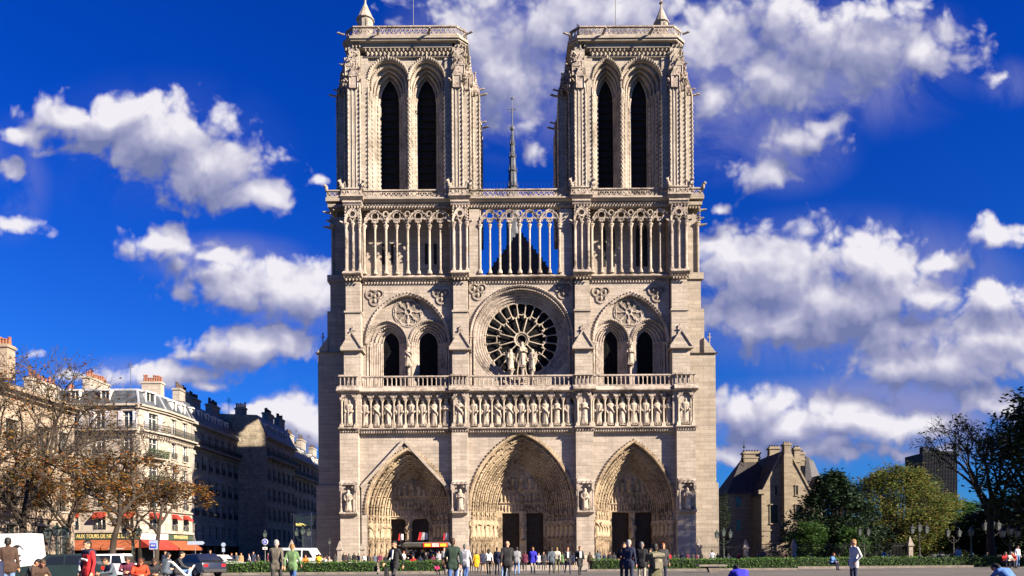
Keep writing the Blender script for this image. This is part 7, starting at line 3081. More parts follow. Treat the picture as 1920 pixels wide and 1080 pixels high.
for (px, yt, Y, fc, ps, tp, bt, hr, lab, op) in (
    (213, 1044, 26.0, -40, 'read', 'slate', 'denim', 'brown', 'seated person in a grey blue jacket and jeans, leftmost of the reading group', C),
    (240, 1042, 27.0, 20, 'read', 'maroon', 'charcoal', 'brown', 'seated person in a maroon jacket holding a white paper', C),
    (262, 1046, 24.5, 30, 'read', 'scarlet', 'charcoal', 'auburn', 'seated woman in a bright red jacket on the low stone wall', dict(coat=.28, longhair=True)),
    (286, 1046, 25.5, 35, 'read', 'black', 'charcoal', 'brown', 'seated man in black leaning over beside the woman in red', C),
    (308, 1036, 29.0, 160, 'sit', 'slate', 'navy', 'black', 'seated person in a slate blue jacket behind the low stone wall', C),
    (330, 1034, 27.5, 110, 'sit', 'charcoal', 'lightdenim', 'black', 'seated person in a dark coat and pale jeans next to the white pushchair', C)):
    person(px, yt, Y, fc, ps, tp, bt, hr, lab, op, group=G1)
person(310, 1033, 48, 10, 'stand', 'navy', 'charcoal', 'brown', 'man in navy standing behind the seated group under the awnings', C)
person(394, 1031, 60, 20, 'pock', 'black', 'black', 'brown', 'man in a black coat standing at the left end of the hedge', LC)
person(518, 1012, 26.0, 178, 'walk2', 'taupe', 'charcoal', 'white', 'white haired man in a taupe suit walking away past the left hedge', C)
o, s = person(548, 1020, 27.5, 172, 'walk', 'green', 'denim', 'fair', 'balding person in a green jacket and blue jeans beside the man in taupe', C)
q = MB()
q.ball((.30, .0, 1.0), .17, 8, 6, .6, .9, 1.2)
q.tube([(.30, .02, 1.15), (.16, -.12, 1.38), (-.05, -.14, 1.30)], [.018, .018, .018], 5)
bg = q.build('shoulder_bag', cloth('black', PAL['black']), None)
bg.matrix_world = o.matrix_basis.copy()
tag(bg, 'black shoulder bag hanging at the side of the person in green', 'bag')
# --- people along the street and the north corner
for (px, yt, Y, fc, ps, tp, bt, hr, lab, op) in (
    (434, 1037, 82, 60, 'stand', 'navy', 'charcoal', 'ginger', 'ginger haired person in navy behind the small white car', C),
    (443, 1036, 84, -20, 'stand', 'slate', 'slate', 'fair', 'fair haired person in slate blue right of the small white car', C),
    (452, 1037, 80, 20, 'stand', 'tan', 'khaki', 'fair', 'person in a tan coat in the group at the side street', LC),
    (467, 1038, 83, -70, 'walk', 'white', 'charcoal', 'auburn', 'person in white walking in the side street', {}),
    (475, 1034, 78, 10, 'walk2', 'navy', 'denim', 'brown', 'person in navy with jeans below the round blue sign', C),
    (484, 1040, 92, 0, 'stand', 'charcoal', 'charcoal', 'grey', 'grey haired person in charcoal right of the round blue sign', C),
    (420, 1040, 96, 0, 'stand', 'black', 'black', 'brown', 'dark clad person behind the roof of the small white car', C),
    (503, 1037, 90, 90, 'stand', 'maroon', 'charcoal', 'grey', 'person in maroon seen left of the man in taupe', C),
    (376, 1037, 72, 0, 'stand', 'cream', 'khaki', 'grey', 'white haired person in cream under the brasserie corner', C),
    (352, 1041, 78, 20, 'sit', 'lightgrey', 'denim', 'brown', 'person in pale grey seated at the brasserie terrace', {}),
    (362, 1042, 79, 40, 'sit', 'maroon', 'charcoal', 'black', 'person in maroon seated at the brasserie terrace', {}),
    (340, 1042, 80, -20, 'sit', 'tan', 'charcoal', 'brown', 'person in tan seated at the brasserie terrace', {}),
    (573, 1040, 58, 10, 'sit', 'orange', 'denim', 'auburn', 'long haired person in orange sitting behind the left hedge', dict(longhair=True)),
    (597, 1038, 60, 185, 'sit', 'yellow', 'charcoal', 'brown', 'person in a yellow jacket sitting behind the left hedge', C),
    (604, 1046, 58, 90, 'sit', 'navy', 'red', 'brown', 'child in navy sitting right of the person in yellow', {}),
    (618, 1046, 62, 0, 'sit', 'stone', 'charcoal', 'grey', 'person with a pale hat sitting near the pointed post at the cathedral corner', dict(hat=True)),
    (645, 1036, 82, 10, 'stand', 'black', 'charcoal', 'black', 'person in black before the left corner buttress, leftmost of the queue', C),
    (654, 1038, 80, 200, 'stand', 'charcoal', 'white', 'black', 'person in charcoal with white trousers before the left corner buttress', C),
    (664, 1036, 84, 180, 'stand', 'black', 'black', 'brown', 'person in a long black coat before the left corner buttress', LC),
    (672, 1037, 81, 150, 'pock', 'navy', 'charcoal', 'black', 'person in navy at the right edge of the left corner buttress', C),
    (683, 1039, 83, 0, 'stand', 'white', 'navy', 'black', 'person in a white shirt left of the left portal jamb', {}),
    (691, 1038, 86, 180, 'stand', 'charcoal', 'charcoal', 'auburn', 'long haired person in charcoal at the left portal jamb', dict(longhair=True)),
    (702, 1038, 80, 190, 'stand', 'slate', 'slate', 'black', 'person in slate blue before the lit figures of the left portal', C),
    (713, 1037, 78, 30, 'stand', 'maroon', 'charcoal', 'brown', 'person in maroon left of the dark suited man', C),
    (628, 1038, 84, 180, 'stand', 'charcoal', 'charcoal', 'brown', 'person in charcoal left of the corner post by the cathedral', C),
    (650, 1040, 86, 180, 'stand', 'red', 'charcoal', 'black', 'person in red seen among the dark figures before the left buttress', C),
    (697, 1040, 86, 170, 'stand', 'tan', 'charcoal', 'fair', 'person in tan before the lit figures of the left portal', C),
    (708, 1040, 87, 180, 'stand', 'navy', 'navy', 'grey', 'grey haired person in navy before the lit figures of the left portal', C),
    (730, 1040, 86, 180, 'stand', 'lightgrey', 'charcoal', 'brown', 'person in pale grey seen behind the dark suited man', C),
    (612, 1040, 88, 180, 'stand', 'black', 'black', 'black', 'person in black in the shade of the north flank of the cathedral', C),
    (585, 1040, 88, 170, 'stand', 'slate', 'charcoal', 'brown', 'person in slate in the shade right of the white minibus', C),
    (722, 1040, 84, 180, 'stand', 'black', 'navy', 'brown', 'person in black close behind the dark suited man', {})):
    person(px, yt, Y, fc, ps, tp, bt, hr, lab, op, group=G3)
o, s = person(740, 1014, 26.5, -35, 'walk', 'black', 'charcoal', 'black', 'man in a dark suit and white shirt striding past the souvenir stall', C)
q = MB()
q.prism([(-.055, 1.42), (.055, 1.42), (0, 1.10)], -.145, -.10)
strip(o, q, 'white_shirt', cloth('white', PAL['white']))
q = MB()
q.frustum(-.05, .05, -.2, .2, .0, -.05, .05, -.2, .2, .30)
q.tube([(0, -.07, .30), (0, -.05, .36), (0, .05, .36), (0, .07, .30)], [.012] * 4, 5)
bc = q.build('briefcase', cloth('black', PAL['black']), None, loc=(o.location.x - .26, 26.3, .50))
tag(bc, 'black briefcase carried by the man in the dark suit', 'briefcase')
# --- around the stall
for (px, yt, Y, fc, ps, tp, bt, hr, lab, op) in (
    (757, 1033, 66, 60, 'fold', 'white', 'navy', 'ginger', 'person in a white shirt at the left end of the souvenir stall', {}),
    (775, 1042, 64, 0, 'sit', 'red', 'charcoal', 'brown', 'person in red sitting behind the short hedge', {}),
    (788, 1041, 70, 180, 'stand', 'navy', 'navy', 'black', 'person in navy facing the souvenir stall', C),
    (798, 1036, 69, 150, 'stand', 'charcoal', 'charcoal', 'grey', 'grey haired person in charcoal at the souvenir stall', C),
    (812, 1040, 67, 200, 'stand', 'maroon', 'charcoal', 'brown', 'person in maroon at the souvenir stall', C),
    (823, 1034, 66, 0, 'fold', 'lightgrey', 'grey', 'white', 'white haired person in pale grey right of the souvenir stall', C),
    (833, 1026, 64, -20, 'stand', 'white', 'charcoal', 'grey', 'tall person in white at the right end of the souvenir stall', {}),
    (766, 1036, 72, 170, 'stand', 'black', 'black', 'black', 'person in black under the grey roof of the souvenir stall', C),
    (834, 1048, 47, 20, 'sit', 'brown', 'charcoal', 'brown', 'person in brown sitting on the kerb end', C)):
    person(px, yt, Y, fc, ps, tp, bt, hr, lab, op, group='visitors round the souvenir stall')
o, s = person(818, 1059, 47, 30, 'read', 'pink', 'charcoal', 'black', 'child in a bright pink jacket sitting on the kerb', {}, height=1.05)
# --- the passage before the central portal
for (px, yt, Y, fc, ps, tp, bt, hr, lab, op) in (
    (849, 1009, 25.0, 186, 'walk2', 'darkgreen', 'denim', 'brown', 'tall man in a dark green jacket and jeans walking away, nearest of the passage group', C),
    (872, 1020, 33.0, 165, 'walk', 'lightgrey', 'denim', 'grey', 'grey haired man in a pale grey jacket and jeans walking away', C),
    (861, 1047, 34.0, 175, 'walk2', 'white', 'white', 'fair', 'small child in white between the two men in jeans', {}),
    (893, 1034, 52.0, 185, 'stand', 'yellow', 'charcoal', 'brown', 'woman in a long yellow coat', LC),
    (906, 1032, 50.0, 200, 'walk', 'navy', 'tan', 'brown', 'person in navy left of the woman with black hair', C),
    (916, 1029, 46.0, 190, 'walk2', 'white', 'black', 'black', 'black haired woman in a white top and black trousers', dict(longhair=True)),
    (932, 1026, 46.0, 150, 'stand', 'navy', 'navy', 'black', 'man in navy jacket right of the woman in white top', C),
    (951, 1014, 30.0, 180, 'walk', 'black', 'charcoal', 'fair', 'broad bald man in black before the central doors', dict(coat=.28, bald=True, bulk=1.12)),
    (945, 1036, 40.0, 170, 'walk2', 'charcoal', 'lightdenim', 'brown', 'person in pale jeans half hidden by the broad bald man', {}),
    (969, 1025, 45.0, 182, 'walk', 'grey', 'lightdenim', 'black', 'person in a grey jacket and pale blue jeans', C),
    (984, 1033, 58.0, 180, 'stand', 'maroon', 'charcoal', 'brown', 'person in maroon before the pillar of the central doors', C),
    (999, 1026, 48.0, 180, 'walk2', 'blue', 'stone', 'fair', 'person in a vivid blue jacket and pale trousers', dict(coat=.28, bulk=1.1)),
    (1019, 1034, 60.0, 0, 'stand', 'charcoal', 'charcoal', 'black', 'person in charcoal right of the vivid blue jacket', C),
    (1034, 1026, 47.0, 182, 'walk', 'slate', 'charcoal', 'brown', 'man in a slate jacket walking away', C),
    (1044, 1026, 49.0, 170, 'walk2', 'cream', 'olive', 'fair', 'fair haired person in cream beside the man in slate', {}),
    (1064, 1025, 47.0, 10, 'walk', 'black', 'navy', 'auburn', 'woman in a black jacket and white blouse coming towards the camera', dict(coat=.28, longhair=True)),
    (1087, 1024, 45.0, 15, 'walk2', 'black', 'charcoal', 'auburn', 'woman in a long black coat at the right end of the passage', LC),
    (1106, 1035, 60.0, 180, 'stand', 'brown', 'charcoal', 'brown', 'person in brown at the left end of the right hedge', C),
    (884, 1036, 54.0, 180, 'walk', 'charcoal', 'charcoal', 'black', 'person in charcoal left of the woman in the yellow coat', C),
    (900, 1038, 62.0, 170, 'stand', 'maroon', 'navy', 'brown', 'person in maroon seen between the yellow coat and navy jacket', C),
    (924, 1035, 58.0, 190, 'walk2', 'tan', 'charcoal', 'fair', 'person in tan seen behind the black haired woman in white', C),
    (941, 1036, 60.0, 0, 'stand', 'red', 'charcoal', 'brown', 'person in red seen left of the broad bald man', C),
    (978, 1036, 64.0, 180, 'pock', 'black', 'black', 'black', 'person in black right of the pale blue jeans', C),
    (1010, 1037, 66.0, 10, 'stand', 'lightgrey', 'navy', 'grey', 'grey haired person in pale grey right of the vivid blue jacket', C),
    (1054, 1035, 60.0, 170, 'stand', 'green', 'charcoal', 'brown', 'person in green between the cream top and the white blouse', C),
    (1075, 1036, 62.0, 180, 'walk', 'navy', 'khaki', 'black', 'person in navy and khaki between the two women in black', C),
    (1023, 1040, 70.0, 180, 'stand', 'navy', 'charcoal', 'black', 'small distant person in navy at the right central door', {}),
    (960, 1036, 72.0, 180, 'stand', 'olive', 'charcoal', 'brown', 'small distant person in olive at the left central door', {})):
    o, s = person(px, yt, Y, fc, ps, tp, bt, hr, lab, op, group=G2)
    if px == 1064 or px == 1087:
        q = MB()
        q.prism([(-.07, 1.42), (.07, 1.42), (.05, 1.05), (-.05, 1.05)], -.15, -.10)
        strip(o, q, 'white_blouse', cloth('white', PAL['white']))
# --- right of the passage
for (px, yt, Y, fc, ps, tp, bt, hr, lab, op) in (
    (1170, 1017, 29.0, -20, 'fold', 'black', 'charcoal', 'brown', 'woman in black with a white top facing the camera before the right portal', C),
    (1179, 1012, 27.0, 150, 'stand', 'navy', 'navy', 'white', 'white haired man in navy next to the woman in black', C),
    (1203, 1016, 28.5, 160, 'stand', 'black', 'stone', 'grey', 'grey haired man in a black jacket and pale trousers', C),
    (1243, 1018, 31.0, 0, 'stand', 'charcoal', 'navy', 'ginger', 'woman with lit face in a charcoal jacket right of the photographer', dict(coat=.28, longhair=True)),
    (1601, 1011, 25.5, -80, 'pock', 'white', 'navy', 'fair', 'fair haired man in a white jacket and navy trousers standing before the trees', C)):
    person(px, yt, Y, fc, ps, tp, bt, hr, lab, op)
o, s = person(1228, 1020, 21.0, 190, 'cam', 'olive', 'olive', 'black', 'photographer in an olive jacket and dark cap seen from behind', dict(coat=.5, hat=True, bulk=1.2))
q = MB()
q.ball((0, .20, 1.14), .20, 14, 12, .85, .6, 1.2)
q.tube([(-.20, .28, 1.36), (.20, .28, 1.36)], .085, 9)
q.box(-.13, .13, .30, .37, .95, 1.15)
for sx in (-.12, .12):
    q.tube([(sx, .16, 1.40), (sx * 1.2, -.05, 1.47), (sx * 1.2, -.14, 1.25)], [.025, .025, .025], 5)
bp = q.build('backpack', cloth('sage', (.13, .12, .085)), None, smooth=True)
bp.matrix_world = o.matrix_basis.copy()
tag(bp, 'bulging sage green backpack on the back of the photographer', 'backpack')
q = MB()
q.box(-.08, .08, -.34, -.24, 1.50, 1.60)
q.tube([(0, -.34, 1.55), (0, -.46, 1.55)], [.045, .05], 9)
cm = q.build('camera_body', M_iron, None)
cm.matrix_world = o.matrix_basis.copy()
tag(cm, 'black camera held up by the photographer', 'camera')
o, s = person(1391, 1062, 19.5, 185, 'crouch', 'blue', 'navy', 'black', 'person in a bright blue jacket crouching near the camera', dict(bulk=1.1))
person(1893, 1064, 19.0, 200, 'crouch', 'skyblue', 'navy', 'black', 'person in a mid blue jacket crouching in the right corner', dict(bulk=1.1))
for (px, yt, Y, fc, ps, tp, bt, hr, lab, op) in (
    (1133, 1037, 76, 180, 'stand', 'navy', 'charcoal', 'brown', 'person in navy between the slate jacket and the right portal jamb', C),
    (1160, 1038, 82, 170, 'stand', 'tan', 'charcoal', 'brown', 'distant person in tan before the left door of the right portal', C),
    (1190, 1038, 80, 180, 'stand', 'red', 'navy', 'black', 'distant person in red before the pillar of the right portal', C),
    (1214, 1038, 84, 190, 'stand', 'lightgrey', 'charcoal', 'grey', 'distant person in pale grey before the right door of the right portal', C),
    (1264, 1037, 84, 180, 'pock', 'charcoal', 'navy', 'brown', 'person in charcoal and navy beside the red jumper', C),
    (1306, 1038, 84, 170, 'stand', 'maroon', 'black', 'black', 'person in dark red close left of the ball tipped post', C),
    (1346, 1037, 78, 180, 'stand', 'black', 'charcoal', 'brown', 'person in black before the railing of the cathedral flank', C),
    (1366, 1038, 80, 190, 'stand', 'navy', 'charcoal', 'fair', 'fair haired person in navy left of the person in red by the house', C),
    (1452, 1038, 78, 180, 'stand', 'black', 'charcoal', 'brown', 'person in black before the gable of the stone house', C),
    (1470, 1039, 80, 0, 'stand', 'maroon', 'charcoal', 'brown', 'person in dark red before the gable of the stone house', C),
    (1520, 1039, 76, 180, 'stand', 'slate', 'charcoal', 'grey', 'grey haired person in slate before the round green bush', C),
    (1573, 1039, 78, 180, 'stand', 'brown', 'charcoal', 'brown', 'person in brown under the dark yew', C),
    (1640, 1038, 76, 170, 'stand', 'black', 'navy', 'black', 'person in black between the bright red and the mid blue figures', C),
    (1121, 1032, 66, 180, 'pock', 'slate', 'charcoal', 'black', 'broad person in slate blue behind the right hedge', dict(coat=.28, bulk=1.2)),
    (1143, 1034, 66, 0, 'stand', 'black', 'black', 'black', 'person in black before the jamb of the right portal', C),
    (1151, 1036, 68, 180, 'stand', 'charcoal', 'black', 'black', 'person in charcoal before the right portal door', C),
    (1255, 1036, 74, 180, 'stand', 'red', 'charcoal', 'black', 'person in a red jumper left of the right corner buttress', {}),
    (1271, 1035, 80, 190, 'stand', 'black', 'charcoal', 'black', 'person in black before the shaded right corner buttress', C),
    (1279, 1034, 78, 170, 'stand', 'navy', 'white', 'black', 'person in navy and white before the right corner buttress', C),
    (1289, 1036, 79, 180, 'stand', 'maroon', 'charcoal', 'brown', 'person in dark red before the right corner buttress', C),
    (1299, 1036, 81, 180, 'stand', 'charcoal', 'charcoal', 'black', 'person in charcoal left of the post with a ball tip', C),
    (1315, 1035, 83, 180, 'stand', 'black', 'navy', 'black', 'person in black right of the post with a ball tip', C),
    (1335, 1031, 66, 178, 'pock', 'lightgrey', 'navy', 'brown', 'man in a pale grey blue shirt before the sunlit cathedral flank', C),
    (1386, 1036, 76, 10, 'stand', 'red', 'maroon', 'brown', 'person in red before the left wing of the stone house', {}),
    (1398, 1039, 78, 10, 'stand', 'charcoal', 'charcoal', 'black', 'person in charcoal right of the person in red', C),
    (1421, 1036, 74, 190, 'stand', 'olive', 'tan', 'brown', 'person in olive before the railings of the stone house', C),
    (1430, 1030, 72, 170, 'stand', 'charcoal', 'charcoal', 'black', 'tall person in charcoal before the railings of the stone house', C),
    (1558, 1044, 54, 40, 'sit', 'skyblue', 'navy', 'ginger', 'ginger haired child in blue sitting before the shaded hedge', {}),
    (1626, 1036, 72, 0, 'sit', 'red', 'red', 'brown', 'person in bright red sitting behind the shaded hedge', C),
    (1657, 1032, 70, 190, 'stand', 'skyblue', 'charcoal', 'brown', 'person in mid blue behind the shaded hedge', C),
    (1666, 1036, 72, 90, 'stand', 'cream', 'khaki', 'brown', 'person in cream right of the one in mid blue', {}),
    (1680, 1038, 75, 0, 'stand', 'charcoal', 'charcoal', 'brown', 'person in charcoal under the yellowing tree', C),
    (1783, 1034, 68, 60, 'bend', 'tan', 'maroon', 'fair', 'fair haired person in tan bending beside the woman with long brown hair', {}),
    (1797, 1024, 64, 180, 'stand', 'lightgrey', 'lightgrey', 'auburn', 'woman with long brown hair in pale clothes left of the green lamp post', dict(longhair=True)),
    (1811, 1030, 66, 190, 'stand', 'yellow', 'charcoal', 'brown', 'person in a yellow and black jacket at the green lamp post', C),
    (1760, 1040, 70, 0, 'sit', 'grey', 'charcoal', 'brown', 'person in grey sitting left of the bending person', {}),
    (1848, 1044, 70, 0, 'sit', 'stone', 'charcoal', 'grey', 'person in pale stone colour sitting right of the green lamp post', {}),
    (1882, 1044, 58, 0, 'sit', 'red', 'charcoal', 'grey', 'grey haired person in red sitting under the lanterns on the right', {}),
    (1890, 1050, 56, 30, 'sit', 'cream', 'charcoal', 'white', 'person in cream sitting under the lanterns on the right', {}),
    (1898, 1046, 58, -30, 'sit', 'scarlet', 'navy', 'auburn', 'person in scarlet sitting under the lanterns on the right', {}),
    (1908, 1023, 60, 10, 'stand', 'white', 'lightdenim', 'brown', 'person in white and pale jeans standing at the right edge', {}),
    (1700, 1040, 78, 0, 'stand', 'black', 'charcoal', 'brown', 'person in black below the pointed post of the yellowing tree', C),
    (1722, 1041, 76, 180, 'stand', 'navy', 'charcoal', 'brown', 'person in navy under the low dark tree', C),
    (1740, 1040, 80, 0, 'stand', 'grey', 'charcoal', 'fair', 'fair haired person in grey under the low dark tree', {}),
    (1605, 1040, 80, 0, 'sit', 'lightgrey', 'charcoal', 'grey', 'person in pale grey sitting right behind the man in white', {})):
    person(px, yt, Y, fc, ps, tp, bt, hr, lab, op, group=G3)
person(1006, 354, F + 2.2, 0, 'stand', 'red', 'charcoal', 'brown', 'tiny visitor in red on the terrace between the two towers', {}, z=44.6)
# ------------------------------------------------------------------ vehicles
M_vwhite = plain('white_car_paint', (0.50, 0.50, 0.51), .3, .05, 2, spec=.5)
M_vdark = plain('dark_car_paint', (0.012, 0.020, 0.018), .25, .1, 2, spec=.6)
M_vnavy = plain('navy_car_paint', (0.012, 0.015, 0.03), .25, .1, 2, spec=.6)
M_glassv = glass_dark('car_glass', (.008, .01, .011), .06)
M_tyre = plain('tyre_rubber', (.012, .012, .012), .85, .2, 6)
M_hub = plain('wheel_rim', (.25, .25, .26), .4, .1, 6, metal=.6)
M_tail = plain('tail_light_red', (.45, .01, .01), .3, .1, 6)
M_lampw = plain('headlight_glass', (.5, .5, .48), .2, .1, 6)


def wheel(root, x, y, r, w=.2):
    q = MB()
    n = 18
    prof = [(r * .62, -w / 2), (r * .93, -w / 2), (r, -w * .3), (r, w * .3), (r * .93, w / 2), (r * .62, w / 2)]
    vs, fs = [], []
    for (rr, yy) in prof:
        for j in range(n):
            a = 2 * PI * j / n
            vs.append((x + rr * math.cos(a), y + yy, r + rr * math.sin(a)))
    for i in range(len(prof) - 1):
        for j in range(n):
            fs.append((i * n + j, i * n + (j + 1) % n, (i + 1) * n + (j + 1) % n, (i + 1) * n + j))
    q.add(vs, fs)
    o = q.build('wheel', M_tyre, root, smooth=True)
    q = MB()
    vs, fs = [], []
    for (rr, yy) in ((.02, -w * .46), (r * .3, -w * .46), (r * .62, -w * .34), (r * .62, w * .34), (r * .3, w * .46), (.02, w * .46)):
        for j in range(n):
            a = 2 * PI * j / n
            vs.append((x + rr * math.cos(a), y + yy, r + rr * math.sin(a)))
    for i in range(5):
        for j in range(n):
            fs.append((i * n + j, i * n + (j + 1) % n, (i + 1) * n + (j + 1) % n, (i + 1) * n + j))
    q.add(vs, fs)
    q.build('rim', M_hub, o)


def vehicle(name, label, cat, px, Y, rot, L, W, side, cabin, paint, wr=.30, windows=(), group='vehicles by the square', lights=True):
    """side: outline of the lower body (x along, z); cabin: outline of the upper body, drawn in towards the roof"""
    root = empty(name, (X(px, 1050, Y), Y, 0), math.radians(rot))
    tag(root, label, cat, group)

    def shell(outl, w0, w1, zlo, zhi):
        mb = MB()
        n = len(outl)
        rows = []
        for s, f in ((-1, 1.0), (-1, .90), (1, .90), (1, 1.0)):
            pass
        vs = []
        for lay, (yy, sh) in enumerate(((-1, 0.0), (-.86, .035), (.86, .035), (1, 0.0))):
            for (x, z) in outl:
                t = min(1, max(0, (z - zlo) / max(.01, zhi - zlo)))
                hw = (w0 + (w1 - w0) * t) / 2
                cx_ = sum(q[0] for q in outl) / n
                vs.append((x + (x - cx_) * sh * .3, yy * hw, z + (sh if z > zlo + .1 else 0)))
        fs = []
        for k in range(3):
            for i in range(n):
                i2 = (i + 1) % n
                fs.append((k * n + i, k * n + i2, (k + 1) * n + i2, (k + 1) * n + i))
        fs.append(tuple(range(n - 1, -1, -1)))
        fs.append(tuple(range(3 * n, 4 * n)))
        mb.add(vs, fs)
        return mb
    b = shell(side, W, W * .97, min(z for _, z in side), max(z for _, z in side))
    zc0, zc1 = min(z for _, z in cabin), max(z for _, z in cabin)
    c = shell(cabin, W * .95, W * .80, zc0, zc1)
    b.merge(c)
    b.build('body', paint, root, smooth=True)
    for (pts) in windows:                                   # side glass on both flanks
        for s in (-1, 1):
            g = MB()
            v = []
            for (x, z) in pts:
                t = (z - zc0) / (zc1 - zc0)
                v.append((x, s * ((W * .95 + (W * .80 - W * .95) * t) / 2 + .012), z))
            g.add(v, [tuple(range(len(v)))])
            g.build('side_window', M_glassv, root)
    # front and rear glass follow the ends of the cabin
    lo = sorted(cabin, key=lambda q: q[0])
    for (a, b_, nm) in ((cabin[0], cabin[1], 'windscreen'), (cabin[-1], cabin[-2], 'rear_window'))[:1 if name == 'delivery_van' else 2]:
        g = MB()
        sg = -1 if nm == 'windscreen' else 1
        za, zb = a[1] + .06, b_[1] - .10
        xa = a[0] + (b_[0] - a[0]) * (za - a[1]) / (b_[1] - a[1]) + sg * .03
        xb = a[0] + (b_[0] - a[0]) * (zb - a[1]) / (b_[1] - a[1]) + sg * .03
        g.add([(xa, -W * .42, za), (xa, W * .42, za), (xb, W * .37, zb), (xb, -W * .37, zb)], [(0, 1, 2, 3)])
        g.build(nm, M_glassv, root)
    xs = [q[0] for q in side]
    for x in (min(xs) + L * .19, max(xs) - L * .19):
        for s in (-1, 1):
            wheel(root, x, s * (W / 2 - .10), wr)
    if lights:
        for s in (-1, 1):
            q = MB()
            q.box(max(xs) - .02, max(xs) + .03, s * W * .36 - .13, s * W * .36 + .13, .66, .82)
            q.build('tail_light', M_tail, root)
            q = MB()
            q.box(min(xs) - .03, min(xs) + .02, s * W * .34 - .16, s * W * .34 + .16, .58, .74)
            q.build('headlight', M_lampw, root)
    for x in (min(xs) - .06, max(xs) - .06):
        q = MB()
        q.box(x, x + .12, -W * .47, W * .47, .34, .52)
        q.build('bumper', cloth('charcoal', PAL['charcoal']), root)
    return root


CARL = [(-2.0, .30), (2.0, .30), (2.05, .62), (2.0, .88), (-.9, .90), (-1.95, .74), (-2.05, .55)]
CARC = [(-1.05, .86), (-.45, 1.38), (1.2, 1.42), (1.95, .86)]
CARW = [[(-.75, .92), (-.30, 1.30), (.35, 1.34), (.35, .92)], [(.43, .92), (.43, 1.34), (1.10, 1.34), (1.65, .92)]]
WAGC = [(-1.05, .86), (-.45, 1.42), (1.75, 1.44), (2.0, .86)]
WAGW = [[(-.75, .92), (-.30, 1.34), (.35, 1.37), (.35, .92)], [(.43, .92), (.43, 1.37), (1.15, 1.37), (1.15, .92)], [(1.22, .92), (1.22, 1.37), (1.66, 1.37), (1.80, .92)]]
vehicle('parked_car', 'dark green car low behind the red and navy tracksuit', 'car', 118, 37, 8, 4.1, 1.65, CARL, CARC, M_vdark, windows=CARW)
vehicle('parked_car', 'white estate car between the tracksuit and the reading group', 'car', 178, 43, 5, 4.1, 1.65, CARL, WAGC, M_vwhite, windows=WAGW)
vehicle('parked_car', 'dark car showing its red tail light behind the white pushchair', 'car', 366, 47, -35, 4.1, 1.65, CARL, CARC, M_vnavy, windows=CARW)
vehicle('parked_car', 'small white car beyond the left end of the hedge', 'car', 413, 66, 175, 4.1, 1.62, CARL, WAGC, M_vwhite, windows=WAGW)
VANL = [(-2.4, .30), (2.4, .30), (2.45, .8), (2.42, 1.05), (-1.75, 1.05), (-2.40, .90), (-2.5, .6)]
VANC = [(-1.9, 1.02), (-1.25, 2.05), (2.25, 2.10), (2.42, 1.02)]
VANW = [[(-1.50, 1.15), (-1.05, 1.85), (-.45, 1.88), (-.45, 1.15)], [(-.3, 1.2), (-.3, 1.88), (.75, 1.88), (.75, 1.2)], [(.9, 1.2), (.9, 1.88), (2.1, 1.88), (2.2, 1.2)]]
vehicle('minibus', 'white minibus with dark windows parked behind the two walking men', 'minibus', 566, 74, 172, 4.9, 1.9, VANL, VANC, M_vwhite, windows=VANW)
BVL = [(-2.7, .35), (2.9, .35), (2.95, .9), (2.92, 1.2), (-1.95, 1.2), (-2.65, 1.02), (-2.78, .6)]
BVC = [(-2.15, 1.17), (-1.35, 2.25), (-1.05, 2.62), (2.85, 2.66), (2.92, 1.17)]
van = vehicle('delivery_van', 'tall white delivery van with a round black emblem at the left edge', 'van', -26, 44, 0, 5.7, 2.0, BVL, BVC, M_vwhite, wr=.34, windows=[[(-1.75, 1.3), (-1.25, 2.05), (-.75, 2.1), (-.75, 1.3)]])
q = MB()                                                       # the emblem: an open ring with a leaping stroke and a head
EX = 2.42


def epoint(x, z):
    z -= .22
    return (EX + x, -((1.90 + (1.60 - 1.90) * (z - 1.17) / 1.49) / 2 + .035), z)


n = 20
for i in range(n):
    a0, a1 = .5 + 5.0 * i / n, .5 + 5.0 * (i + 1) / n
    w0, w1 = .03 + .05 * i / n, .03 + .05 * (i + 1) / n
    q.add([epoint((.42 - w0) * math.cos(a0), 1.72 + (.52 - w0) * math.sin(a0)), epoint(.42 * math.cos(a0), 1.72 + .52 * math.sin(a0)), epoint(.42 * math.cos(a1), 1.72 + .52 * math.sin(a1)), epoint((.42 - w1) * math.cos(a1), 1.72 + (.52 - w1) * math.sin(a1))], [(0, 1, 2, 3)])
q.add([epoint(-.26, 1.98), epoint(-.14, 2.0), (epoint(.10, 1.48)), epoint(.0, 1.44)], [(0, 1, 2, 3)])
q.add([epoint(.0, 1.44), epoint(.12, 1.46), epoint(.26, 1.66), epoint(.18, 1.70)], [(0, 1, 2, 3)])
q.add([epoint(-.02 + .16 * math.cos(2 * PI * j / 10), 2.14 + .085 * math.sin(2 * PI * j / 10)) for j in range(10)], [tuple(range(10))])
q.build('emblem', cloth('black', PAL['black']), van)

